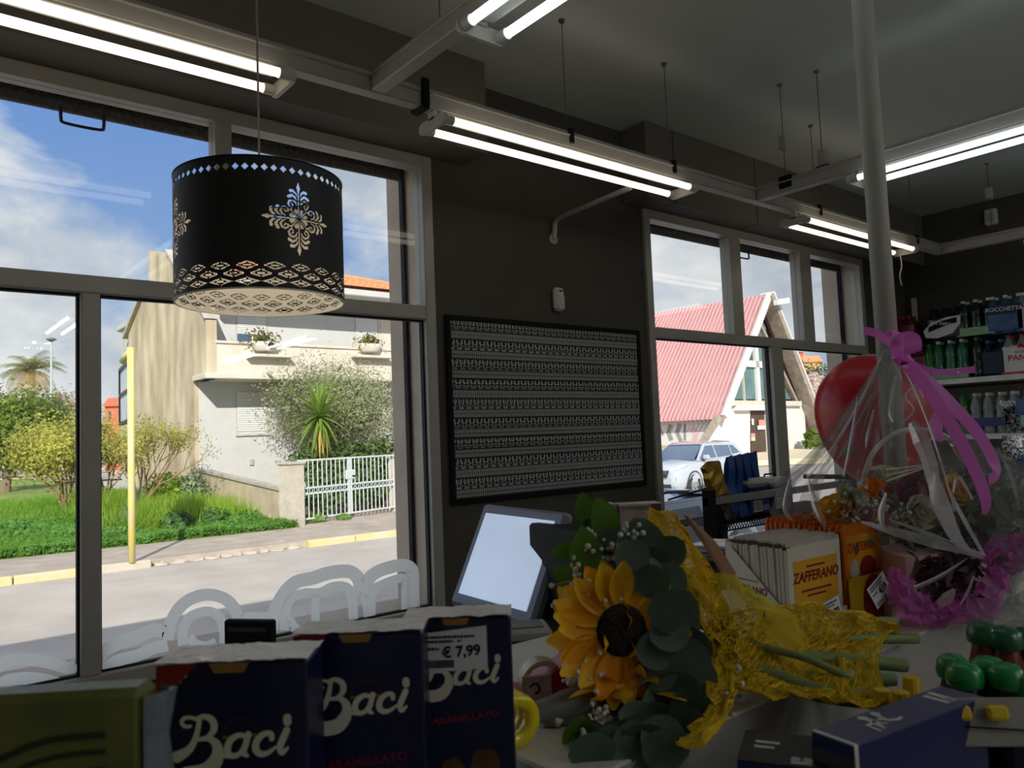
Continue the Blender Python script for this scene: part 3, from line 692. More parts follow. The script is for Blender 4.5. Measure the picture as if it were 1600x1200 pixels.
# ---------------------------------------------------------------- yellow sign post
pp = onZ(206, 879, ZS)
sp = thing('sign_post', 'flaking yellow bent steel post at the kerb with a billboard frame', 'post', pp)
dp_ = (pp-EYE).dot(c_f); ptop = onD(203, 540, dp_); hgt = ptop.z-ZS
M_yel = mat('flaking yellow paint', srgb(236, 214, 96), .6, scale=9, col2=srgb(208, 202, 168), bump=.3, bscale=50, stretch=(1, 1, .3))
bp_ = onD(190, 546, dp_+1.3); sideways = (bp_-ptop); 
MB().tube([(0, 0, 0), (0, 0, hgt*.5), (0, 0, hgt)], .058, 12).build('upright', M_yel, sp, smooth=True)
MB().tube([(0, 0, hgt-.06), (sideways.x, sideways.y, hgt-.08)], .055, 10).build('crossbar', M_yel, sp, smooth=True)
for z in (.15, .3, hgt*.55, hgt*.33): MB().box((.0, 0, z), (.118, .118, .04+.05*rnd.random()), None, .03).build('paint_patch', mat('bare grey steel', srgb(190, 190, 178), .6), sp) if z < .0 else None
u = V(sideways.x, sideways.y, 0).normalized(); nrm_ = V(-u.y, u.x, 0); q0 = V(0, 0, 0)+u*.12; L_ = sideways.length+.3
zb_, zt_ = onD(192, 662, dp_+.8).z-ZS, hgt-.2
for (a, b_) in (((.1, zb_), (.16, zt_)), ((L_, zb_), (L_+.06, zt_)), ((.1, zb_), (L_+.06, zb_+.06)), ((.1, zt_-.06), (L_+.06, zt_)), ((.1, (zb_+zt_)/2), (L_+.06, (zb_+zt_)/2+.05))):
    m = MB(); m.prism([(a[0], a[1]), (b_[0], a[1]), (b_[0], b_[1]), (a[0], b_[1])], -nrm_*.04, u, V(0, 0, 1), nrm_, .08); m.build('frame_bar', M_blackm, sp)
m = MB(); m.prism([(.14, zb_+.03), (L_, zb_+.03), (L_, zt_-.03), (.14, zt_-.03)], -nrm_*.01, u, V(0, 0, 1), nrm_, .02); m.build('poster_board', mat('faded poster', srgb(214, 218, 224), .6, scale=2, col2=srgb(176, 186, 204)), sp)

# ---------------------------------------------------------------- street lamp and far buildings
lp = onD(80, 700, 56); lp.z = .0
sl = thing('street_lamp', 'tall slim street lamp with a flat round head among the far trees', 'street lamp', lp)
dl = (lp-EYE).dot(c_f); ht = onD(83, 531, dl).z
MB().tube([(0, 0, 0), (0, 0, ht*.5), (0, 0, ht)], [.11, .09, .07], 8).build('pole', mat('pale green steel', srgb(176, 190, 184), .5), sl)
MB().lathe([(0, 0), (.11, .02), (.18, .09), (.34, .15), (.36, .20), (.24, .29), (.08, .34), (0, .35)], (0, 0, ht-.05), 14).build('lamp_head', mat('grey lamp head', srgb(120, 124, 128), .5), sl)
rl = onD(95, 1, 1)
def far_house(px0, px1, pyr, pyb, D, label, wall, roofc, gable=False):
    a, b_ = onD(px0, pyb, D), onD(px1, pyb, D); t = thing('far_house', label, 'house', V((a.x+b_.x)/2, (a.y+b_.y)/2, a.z), (0, 0, math.atan2(b_.y-a.y, b_.x-a.x)))
    w = V(b_.x-a.x, b_.y-a.y, 0).length/2; h = onD(px0, pyr, D).z-a.z
    MB().b2((-w, 0, -a.z-.5), (w, w*1.6, h*.72)).build('wall', wall, t)
    m = MB(); m.add([(-w*1.1, -.4, h*.7), (w*1.1, -.4, h*.7), (w*1.1, w*1.7, h*.7), (-w*1.1, w*1.7, h*.7), (-w*1.1, w*.8, h), (w*1.1, w*.8, h)], [(0, 1, 5, 4), (2, 3, 4, 5), (0, 4, 3), (1, 2, 5), (0, 3, 2, 1)]); m.build('roof', roofc, t)
    for k in range(2):
        x = -w*.5+k*w
        wq = MB().b2((x-w*.14, -.03, h*.28), (x+w*.14, .02, h*.52)).build('window', mat('far dark window', srgb(90, 84, 80), .4), t)
    return t
M_red = mat('red house wall', srgb(206, 110, 84), .9); M_ochre = mat('ochre wall', srgb(218, 180, 120), .9); M_roofr = mat('far red roof', srgb(198, 104, 76), .9)
far_house(164, 196, 621, 668, 90, 'small red-walled far house just left of the yellow post', M_red, M_roofr)
far_house(62, 88, 622, 650, 120, 'ochre far house with a brown roof beside the street lamp', M_ochre, M_roofr)

# ---------------------------------------------------------------- A-frame church
CR = V(math.sin(YAW), -math.cos(YAW), 0); CF = V(math.cos(YAW), math.sin(YAW), 0)
gd = (CR*math.cos(math.radians(45))+CF*math.sin(math.radians(45))).normalized(); rd_ = V(-gd.y, gd.x, 0)   # along the gable; back along the ridge
ca = onD(1190, 708, 50)
def G(x, y, off=0): return onP(x, y, ca+rd_*off, rd_)
ZC = G(1190, 708).z
M_roofp = mat('weathered pink roof sheet', srgb(176, 108, 112), .8, scale=.8, col2=srgb(188, 134, 134)); M_roof_lit = mat('sunlit tint roof ridge', srgb(216, 204, 198), .8, scale=.8, col2=srgb(208, 180, 174)); M_cwhite = mat('white church wall', srgb(222, 220, 216), .9, var=.04)  # pale ridge tone puts sunlight on the rib tops into the colour
M_bronze = mat('weathered concrete rafter', srgb(178, 166, 150), .9, scale=3, col2=srgb(140, 128, 116)); M_pane = mat('blue-green church glass', srgb(98, 128, 128), .15, var=.25, scale=1.2)
ch = thing('church', 'A-frame church with a pink corrugated roof down to low white walls', 'church', ca); 
def cl(p): return Vector(p)-ca
apex = G(1189, 462); el = G(1118, 650); er = G(1279, 668)
ridge_len = 13.0
# corrugated left slope: one rib after another
nrib = 44
dr = rd_*ridge_len/nrib; sn = (el-apex).cross(rd_).normalized()
if sn.dot(EYE-apex) < 0: sn = -sn
for i in range(nrib):
    a0 = apex-rd_*.5+dr*i; e0 = el-rd_*.5+dr*i+(el-apex)*.03; m = MB()
    m.add([cl(a0), cl(e0), cl(a0+dr*.3+sn*.09), cl(e0+dr*.3+sn*.09), cl(a0+dr*.55+sn*.09), cl(e0+dr*.55+sn*.09), cl(a0+dr*.92), cl(e0+dr*.92)], [(0, 1, 3, 2), (2, 3, 5, 4), (4, 5, 7, 6), (0, 6, 7, 1)])
    m.m = [0, 1, 1, 0]; m.build('roof_rib', [M_roofp, M_roof_lit], ch)
m = MB(); m.slab([cl(apex), cl(el), cl(el+rd_*ridge_len), cl(apex+rd_*ridge_len)], -sn*.12); m.slab([cl(apex), cl(er), cl(er+rd_*ridge_len), cl(apex+rd_*ridge_len)], V(0, 0, -.15)); m.build('roof_deck', M_roofp, ch)
def beam(p, q, w, th, name, mt, off=0):
    p, q = Vector(p), Vector(q); u = (q-p).normalized(); s_ = u.cross(rd_).normalized()
    m = MB(); m.slab([cl(p-s_*w/2+rd_*off), cl(q-s_*w/2+rd_*off), cl(q+s_*w/2+rd_*off), cl(p+s_*w/2+rd_*off)], rd_*th); return m.build(name, mt, ch)
beam(apex, G(1117, 652), .34, .25, 'barge_board', M_cwhite, -.75)
beam(apex, G(1277, 690), .62, .9, 'rafter', M_bronze, -.9); beam(apex+V(0, 0, .1), G(1280, 690), .16, 1.0, 'rafter_edge', M_cwhite, -.95)
beam(G(1113, 652), G(1086, 694), .3, .35, 'strut', M_bronze, -.6)
beam(G(1184, 500), G(1244, 627), .24, .3, 'inner_frame', M_bronze, -.1)
beam(G(1184, 477), G(1203, 474), .35, .3, 'ridge_stub', M_cwhite, -1.4)
# glazed gable: mullions, transom and panes
def rect(x0, y0, x1, y1, name, mt, off, th):
    ym = (y0+y1)/2; xm = (x0+x1)/2; a, b_ = G(x0, ym, off), G(x1, ym, off); a.z = G(xm, y1, off).z; b_.z = G(xm, y0, off).z; m = MB()
    m.slab([cl(a), cl(V(b_.x, b_.y, a.z)), cl(b_), cl(V(a.x, a.y, b_.z))], rd_*th); return m.build(name, mt, ch)
for poly in ([(1169, 518), (1176, 506), (1176, 565), (1153, 565)], [(1186, 490), (1197, 512), (1197, 565), (1186, 565)], [(1163, 540), (1176, 510), (1176, 565), (1161, 565)],
             [(1130, 624), (1145, 588), (1145, 624)], [(1147, 576), (1162, 574), (1162, 624), (1147, 624)], [(1164, 574), (1181, 574), (1181, 624), (1164, 624)], [(1186, 575), (1201, 575), (1201, 624), (1186, 624)], [(1203, 575), (1213, 578), (1236, 624), (1203, 624)]):
    m = MB(); m.slab([cl(G(x, y, .12)) for x, y in poly], rd_*.05); m.build('pane', M_pane, ch)
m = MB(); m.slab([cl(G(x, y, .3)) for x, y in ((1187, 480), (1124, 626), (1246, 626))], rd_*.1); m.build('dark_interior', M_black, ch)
rect(1181, 497, 1186, 627, 'mullion', M_cwhite, -.05, .2); rect(1154, 564, 1212, 574, 'transom', M_cwhite, -.05, .2)
for x, y_ in ((1146, 586), (1163, 574), (1201, 574)): rect(x-.8, y_, x+.8, 626, 'glazing_bar', M_kerbc, 0, .12)
rect(1137, 626, 1253, 634, 'cornice', M_cream, -.25, .25); 
m = MB(); m.slab([cl(G(x, y)) for x, y in ((1127, 633), (1172, 633), (1172, 712), (1100, 717))], rd_*.3); m.build('front_wall', M_cwhite, ch); rect(1198, 633, 1259, 712, 'front_wall', M_cwhite, 0, .3); rect(1152, 633, 1222, 641, 'door_lintel', M_cwhite, -.3, .3)
rect(1172, 636, 1198, 708, 'door', mat('dark brown door', srgb(84, 66, 56), .7, scale=2, var=.2), .1, .1)
for (a, b_, c, d_, mt) in ((1186, 656, 1195, 665, srgb(226, 150, 120)), (1184, 665, 1196, 671, srgb(226, 224, 222)), (1175, 654, 1178, 664, srgb(210, 208, 206)), (1174, 677, 1180, 683, srgb(222, 150, 150)), (1174, 683, 1180, 689, srgb(196, 210, 150))):
    rect(a, b_, c, d_, 'notice', flat_mat('notice %d' % (a+b_), mt), -.02, .03)
# side wall under the eaves with old graffiti
s0 = V(el.x, el.y, ZC-.2)+rd_*.2+gd*.5; s1 = s0+rd_*ridge_len
m = MB(); m.slab([cl(s0), cl(s1), cl(V(s1.x, s1.y, el.z)), cl(V(s0.x, s0.y, el.z))], gd*.2); m.build('side_wall', M_cwhite, ch)
m = MB(); m.slab([cl(s0-gd*.3), cl(s1-gd*.3), cl(V(s1.x, s1.y, ZC+.75)-gd*.3), cl(V(s0.x, s0.y, ZC+.75)-gd*.3)], gd*.28); m.build('plinth', mat('stone plinth', srgb(206, 184, 148), .9, scale=2, col2=srgb(170, 140, 110)), ch)
M_gr1 = mat('grey graffiti', srgb(150, 150, 150), .9, scale=2); M_gr2 = mat('pink graffiti', srgb(226, 190, 190), .9, scale=2)
sw = s0-gd*.012
def SW(x, y): return onP(x, y, sw, gd)
for pts_, w, mt in (([(1048, 664), (1044, 675), (1049, 688)], 7, M_gr1), ([(1062, 662), (1058, 676), (1064, 690)], 6, M_gr1), ([(1070, 662), (1070, 688)], 4, M_gr1), ([(1030, 668), (1036, 680)], 4, M_gr1), ([(1080, 668), (1088, 678), (1084, 690)], 9, M_gr2), ([(1100, 680), (1112, 690)], 5, M_gr2)):
    Lf, Rt = ribbon_poly(pts_, w); vs = [SW(p.x, p.y)-ca for p in Lf]+[SW(p.x, p.y)-ca for p in Rt]; n = len(Lf)
    MB().add(vs, [(i, i+1, n+i+1, n+i) for i in range(n-1)]).build('graffiti', mt, ch)
hp = onD(1235, 712, 47)
MB().slab([V(0, 0, 0)]*0 or [onD(1100, 722, 40), onD(1290, 715, 40), onD(1300, 700, 52), onD(1090, 705, 56)], (0, 0, -.3)).build('church_pavement', mat('dry sandy ground', srgb(222, 206, 178), .95, scale=1), kind='structure')
# far town
M_twn = mat('far pale wall', srgb(226, 206, 178), .9)
for k, (x0, x1, yr, yb_, D, lab) in enumerate(((1216, 1240, 556, 585, 150, 'far pale house under an orange roof just right of the church rafter'), (1238, 1262, 552, 590, 165, 'far orange-roofed house in the middle of the town view'), (1258, 1285, 555, 592, 155, 'far orange-roofed house beside the masonry edge'), (1226, 1250, 568, 612, 130, 'nearer pale house below the orange roofs'), (1250, 1275, 572, 625, 125, 'nearer pale house behind the blossom tree'))):
    far_house(x0, x1, yr, yb_, D, lab, M_twn if k % 2 else M_ochre, mat('orange far roof', srgb(222, 150, 104), .9))
t = thing('chimney_stack', 'tiny chimney stack among the far orange roofs', 'chimney', onD(1247, 560, 160)); MB().b2((-.8, -.8, -4), (.8, .8, 1.2)).build('stack', M_red, t); MB().b2((-1, -1, 1.2), (1, 1, 1.5)).build('cap', M_conc, t)
MB().slab([onD(1180, 640, 118), onD(1330, 640, 118), onD(1360, 592, 200), onD(1150, 592, 200)], (0, 0, -2)).build('hill', mat('dry hillside', srgb(196, 182, 140), .95, scale=.1, col2=srgb(150, 156, 100)), kind='structure')

# ================================================================ plants outside
def noisy_blades(n, fx, h0, h1, w):
    """upright grass blades: triangles scattered by fx(n) -> (n, 3) roots"""
    P = fx(n); n = len(P); a = NR.rand(n)*2*PI; h = (h0+(h1-h0)*NR.rand(n)**1.5)
    dx = np.stack([np.cos(a), np.sin(a), np.zeros(n)], 1)*w; tip = P+np.stack([NR.normal(0, .35, n)*h, NR.normal(0, .35, n)*h, h], 1)
    return np.stack([P-dx, P+dx, tip], 1).reshape(-1, 3), np.arange(3*n).reshape(-1, 3)
hv = np.vectorize(lambda x, y: lot_h(x, y))
def lot_pts(s0, s1, t0, t1, power=1.0):
    def f(n):
        s = s0+(s1-s0)*NR.rand(n); t = t0+(t1-t0)*NR.rand(n)**power
        x = k0.x+ku.x*s+kn.x*t; y = k0.y+ku.y*s+kn.y*t; keep = ~((x > XH-.1) & (y > w0.y)) & (x < w0.x+.0); x, y = x[keep], y[keep]
        return np.stack([x, y, hv(x, y)-.01], 1)
    return f
G1 = leafy('fresh grass', srgb(124, 168, 60), .5, .3, 1.2); G2 = leafy('tall yellow-green weeds', srgb(150, 182, 66), .5, .3, .8); G3 = leafy('clover leaves', srgb(106, 154, 74), .45, .35, 1.5)
v, f = noisy_blades(70000, lot_pts(-6, SL+.6, 2.72, 16, 1.6), .06, .30, .012); put('grass', np_mesh('grass', v, f, G1), label='bright green grass covering the vacant plot', cat='grass', kind='stuff')
v, f = noisy_blades(14000, lot_pts(2.2, SL+.2, 3.6, 9), .2, .62, .016); put('weeds', np_mesh('weeds', v, f, G2), label='tall yellowish weeds growing against the garden wall', cat='weeds', kind='stuff')
def clover(n):
    P = lot_pts(-5, SL-.2, 2.7, 6.2, 1.4)(n); k = len(P); P[:, 2] += .05+.2*NR.rand(k)*(.6+.5*np.sin(P[:, 0]*2.1)*np.cos(P[:, 1]*1.7)); return P
P = clover(26000); nn = np.tile([0, -.5, 1.0], (len(P), 1)); v, f = leaf_cloud(P, nn, .085, 1.15, .5); put('clover', np_mesh('clover', v, f, G3), label='low leafy clover spilling onto the pavement edge', cat='weeds', kind='stuff')
cl_ = onZ(285, 843, ZS)
def mound(c, r, h, n, size, m, name, label, cat='weed'):
    t = thing(name, label, cat, (c.x, c.y, lot_h(c.x, c.y)-.02)); a = NR.rand(n)*2*PI; e = np.arcsin(NR.rand(n)); d = np.stack([np.cos(a)*np.cos(e), np.sin(a)*np.cos(e), np.sin(e)], 1)
    v, f = leaf_cloud(d*np.array([r, r, h])*(.75+.3*NR.rand(n))[:, None], d, size, 1.3, .5); put('leaves', np_mesh('leaves', v, f, m), t)
    for k in range(5): a = 2*PI*k/5; MB().tube([(0, 0, -.03), (r*.4*math.cos(a), r*.4*math.sin(a), h*.5), (r*.8*math.cos(a), r*.8*math.sin(a), h*.8)], [.012, .009, .005], 5).build('stem', M_stem, t)
    return t
M_stem = mat('green stalk', srgb(110, 120, 60), .8); M_bark = mat('grey-brown bark', srgb(128, 112, 92), .95, var=.2, bump=.4); M_twig = mat('bare twig', srgb(138, 112, 84), .9, var=.2)
G4 = leafy('dark mallow leaves', srgb(86, 124, 66), .4, .3, 3)
mound(onZ(452, 812, ZS)+kn*.3, .5, .8, 900, .11, G4, 'mallow_plant', 'bushy dark green mallow at the foot of the gate pillar')
mound(onZ(285, 838, ZS)+kn*.35, .42, .42, 600, .11, G4, 'mallow_plant', 'low dark mallow at the tip of the post shadow')
mound(onZ(345, 832, ZS)+kn*.5, .45, .4, 500, .1, G4, 'mallow_plant', 'low mallow midway between the post shadow and the gate pillar')
mound(onZ(540, 812, ZS)+kn*.1, .2, .12, 120, .06, G1, 'grass_tuft', 'small grass tuft at the foot of the grey gate')
mound(onZ(495, 816, ZS)+kn*.1, .32, .16, 220, .07, G1, 'grass_tuft', 'grass tuft beside the gate pillar')

def grow(p, d, ln, r, depth, spread, out, ends, up=.15, kids=(2, 3), shrink=.72):
    q = p+d*ln*.5+V(rnd.uniform(-1, 1), rnd.uniform(-1, 1), rnd.uniform(-1, 1))*ln*.06; e = p+d*ln
    out.append(([p, q, e], [r, r*.85, r*.68]))
    if depth == 0: ends.append(e); return
    ends.append(e) if depth < 2 else None
    for _ in range(rnd.randint(*kids)):
        nd = (d+V(rnd.uniform(-1, 1), rnd.uniform(-1, 1), rnd.uniform(-.6, 1))*spread+V(0, 0, up)).normalized(); grow(e, nd, ln*shrink*rnd.uniform(.8, 1.15), r*.62, depth-1, spread, out, ends, up, kids, shrink)
def tree(name, label, cat, base, trunk, r, depth, spread, leaf, nleaf, lsize, clump, first=(0, 0, 1), aspect=2.4, stems=1, up=.15, bark=None, group=None, squash=1, target_r=None, kids=(2, 3)):
    t = thing(name, label, cat, base, group=group); out, ends = [], []
    for k in range(stems):
        d = V(first[0]+rnd.uniform(-.6, .6)*(stems > 1), first[1]+rnd.uniform(-.6, .6)*(stems > 1), first[2]).normalized(); grow(V(0, 0, -.1), d, trunk*rnd.uniform(.85, 1.1), r, depth, spread, out, ends, up, kids)
    thick = out[:stems]; m = MB(); [m.tube(p, rr, 7) for p, rr in thick]; m.build('trunk', bark or M_bark, t)
    m = MB(); [m.tube(p, rr, 5, False) for p, rr in out[stems:]]; m.build('branches', bark or M_bark, t, kind='stuff')
    if nleaf:
        E = np.array([tuple(e) for e in ends]); P = E[NR.randint(0, len(E), nleaf)]+NR.normal(0, clump, (nleaf, 3))*np.array([1, 1, squash]); c = E.mean(0)
        nn = P-c; nn /= np.linalg.norm(nn, axis=1)[:, None]+1e-6; v, f = leaf_cloud(P, nn, lsize, aspect, .8); put('foliage', np_mesh('foliage', v, f, leaf), t, kind='stuff')
    return t, ends
GO = leafy('silver olive leaves', srgb(180, 184, 146), .4, .3, 1.0); GY = leafy('yellowish shrub leaves', srgb(194, 192, 98), .5, .3, 1.2); GD = leafy('grey-green far leaves', srgb(112, 124, 84), .4, .4, .4); GL = leafy('lit green leaves', srgb(128, 148, 64), .5, .35, .5); GB = leafy('pale blossom', srgb(232, 214, 206), .5, .1, .6); GH_ = leafy('hedge leaves', srgb(96, 124, 62), .4, .4, 1.5)
def at_dist(px_, D, z): p = onD(px_[0], px_[1], D); return V(p.x, p.y, z)
# shrubs on the plot
b0 = onZ(203, 800, lot_h(3, 21)); b0 = V(onY(214, 800, 21.4).x, 21.4, 0); b0.z = lot_h(b0.x, b0.y)
tree('bare_shrub', 'half-bare twiggy shrub behind the yellow post against the stucco gable', 'shrub', b0, .85, .035, 4, .55, GY, 2600, .07, .12, (.35, 0, 1), 2, 5, .12, M_twig)
b1 = V(onY(105, 800, 22.5).x, 22.5, 0); b1.z = lot_h(b1.x, b1.y)
tree('leafy_shrub', 'yellow-green leafy shrub left of the window mullion', 'shrub', b1, .75, .04, 4, .5, GY, 9000, .09, .24, (.1, 0, 1), 1.8, 5, .12, M_twig)
b2_ = V(onY(160, 800, 23.2).x, 23.2, 0); b2_.z = lot_h(b2_.x, b2_.y)
tree('leafy_shrub', 'yellow-green shrub thinning out right of the window mullion', 'shrub', b2_, .8, .04, 4, .5, GY, 5000, .085, .22, (.05, 0, 1), 1.8, 4, .12, M_twig)
b3 = V(onY(262, 745, 22.2).x, 22.2, 0); b3.z = lot_h(b3.x, b3.y)
mound(V(onY(262, 745, 22.4).x, 22.4, 0), .8, .9, 700, .13, G2, 'wild_plant', 'yellow-flowered weed clump under the stucco gable')
mound(V(onY(305, 740, 22.2).x-.1, 22.0, 0), .5, .9, 420, .13, leafy('grey artichoke leaves', srgb(150, 164, 132)), 'wild_plant', 'grey-leaved plant at the corner of the house')
# far trees on the left
tree('broad_tree', 'broad green tree at the left picture edge', 'tree', at_dist((8, 700), 34, 0), 1.3, .22, 4, .75, GL, 15000, .20, .55, (0, 0, 1), 2, 1, .05)
tree('dark_tree', 'dark olive-green tree behind the street lamp foot', 'tree', at_dist((62, 700), 52, 0), 1.5, .25, 3, .8, GD, 8000, .28, .7, (0, 0, 1), 2, 1, .0)
tree('dark_tree', 'low grey-green tree right of the street lamp', 'tree', at_dist((108, 700), 60, 0), 1.2, .2, 3, .8, GD, 5000, .3, .6, (0, 0, 1), 2, 1, .0)
tree('dark_tree', 'grey tree peeping under the broad tree at the left edge', 'tree', at_dist((22, 700), 55, 0), 1.2, .2, 3, .8, GD, 5000, .3, .6, (0, 0, 1), 2, 1, .0)
tree('blossom_tree', 'thin pinkish blossom tree against the sky left of the mullion', 'tree', at_dist((116, 700), 66, 0), 2.2, .12, 4, .5, leafy('pink blossom', srgb(206, 182, 176), .5, .15, .6), 900, .22, .3, (0, 0, 1), 1.5, 2, .25, M_twig)
tree('blossom_tree', 'pale almond tree in blossom beside the church rafter', 'tree', at_dist((1280, 665), 72, 0), 1.8, .25, 4, .7, GB, 5000, .3, .5, (0, 0, 1), 1.5, 1, .1, M_twig)
tree('green_tree', 'small green tree between the rafter and the town', 'tree', at_dist((1276, 625), 95, -.3), 3.4, .25, 3, .7, GD, 3000, .4, .7, (0, 0, 1), 1.8, 1, .1)
mound(at_dist((1274, 690), 52, 0), .8, 1.3, 400, .3, GL, 'green_bush', 'green bush beside the foot of the church rafter')
pt = at_dist((48, 700), 62, 0); pr = thing('palm_tree', 'palm with drooping dead fronds rising over the left trees', 'palm', pt); ph = onD(40, 578, (pt-EYE).dot(c_f)).z
MB().tube([(0, 0, -.2), (0, 0, ph*.5), (0, 0, ph)], [.32, .26, .34], 9).build('trunk', M_bark, pr)
GP = leafy('palm frond', srgb(140, 146, 86), .4, .25, .5); GPd = leafy('dead palm frond', srgb(196, 172, 116), .4, .2, .5)
def frond(m, a, el0, ln, droop, w):
    pts = []; p = V(0, 0, ph); el = el0
    for k in range(7): pts.append(p.copy()); p = p+V(math.cos(a)*math.cos(el), math.sin(a)*math.cos(el), math.sin(el))*ln/6; el -= droop/6
    sd = V(-math.sin(a), math.cos(a), 0)
    for k in range(1, 7):
        for q in range(3):
            c = pts[k-1].lerp(pts[k], q/3); t = (pts[k]-pts[k-1]).normalized(); l = w*math.sin(PI*min(1, (k+q/3)/7.2))
            for sg in (-1, 1): m.add([c-t*.05, c+t*.05, c+sd*sg*l+t*l*.7+V(0, 0, -l*.5)], [(0, 1, 2)])
for k in range(34):
    m = MB(); dead = k > 20; frond(m, k*2.4, rnd.uniform(-.4, .2) if dead else rnd.uniform(.2, 1.35), rnd.uniform(2.4, 3.2), 2.0 if dead else 1.6, .7); m.build('frond', GPd if dead else GP, pr)
# behind the gate
ob = V(onY(582, 730, 20.9).x, 20.9, -.3)
tree('olive_tree', 'grey-green olive tree behind the garden gate hiding the house corner', 'tree', ob, 1.25, .13, 4, .6, GO, 75000, .085, .42, (0, 0, 1), 3, 2, .18, squash=1.2)
ob2 = V(onY(560, 730, 20.2).x, 20.0, -.3)
for k, (px_, y_, lab) in enumerate(((486, 19.9, 'dark green hedge bush behind the left gate leaf'), (530, 20.0, 'dark green hedge bush behind the middle of the gate'), (575, 20.1, 'dark green hedge bush behind the right gate leaf'), (612, 20.2, 'dark green hedge bush at the right end of the gate'))):
    mound(V(onY(px_, 760, y_).x, y_, 0), .85, 1.75, 1300, .13, GH_, 'hedge_bush', lab, 'hedge')
    bpy.data.objects[-1] if 0 else None
yb_ = V(onY(503, 720, 19.7).x, 19.7, -.3); yt = onY(497, 648, 19.7).z+.3
yu = thing('yucca', 'spiky yucca with long sword leaves in front of the white house wall', 'yucca', yb_)
MB().tube([(0, 0, -.1), (.03, 0, yt*.5), (-.04, 0, yt)], [.12, .09, .07], 8).build('trunk', M_bark, yu)
MY = leafy('yucca leaf', srgb(128, 154, 62), .35, .3, .7); MYd = leafy('yellowing yucca leaf', srgb(206, 180, 88), .35, .2, .7)
def sword(p, a, el, ln, w, sag):
    pts = []; q = Vector(p); e = el
    for k in range(6): pts.append(q.copy()); q = q+V(math.cos(a)*math.cos(e), math.sin(a)*math.cos(e), math.sin(e))*ln/5; e -= sag/5
    sd = V(-math.sin(a), math.cos(a), 0); m = MB(); vs = []
    for k, c in enumerate(pts): ww = w*(1-(k/5)**2)*.5+.001; vs += [c-sd*ww, c+V(0, 0, -.008), c+sd*ww]
    fs = []
    for k in range(5): b = 3*k; fs += [(b, b+1, b+4, b+3), (b+1, b+2, b+5, b+4)]
    return m.add(vs, fs)
for k in range(110):
    f_ = k/110; el = 1.35-2.7*f_+rnd.uniform(-.1, .1); sword((-.03, 0, yt-.12*f_), k*2.4, el, rnd.uniform(1.0, 1.35), .09, .25+.5*f_).build('sword_leaf', MYd if f_ > .86 else MY, yu)

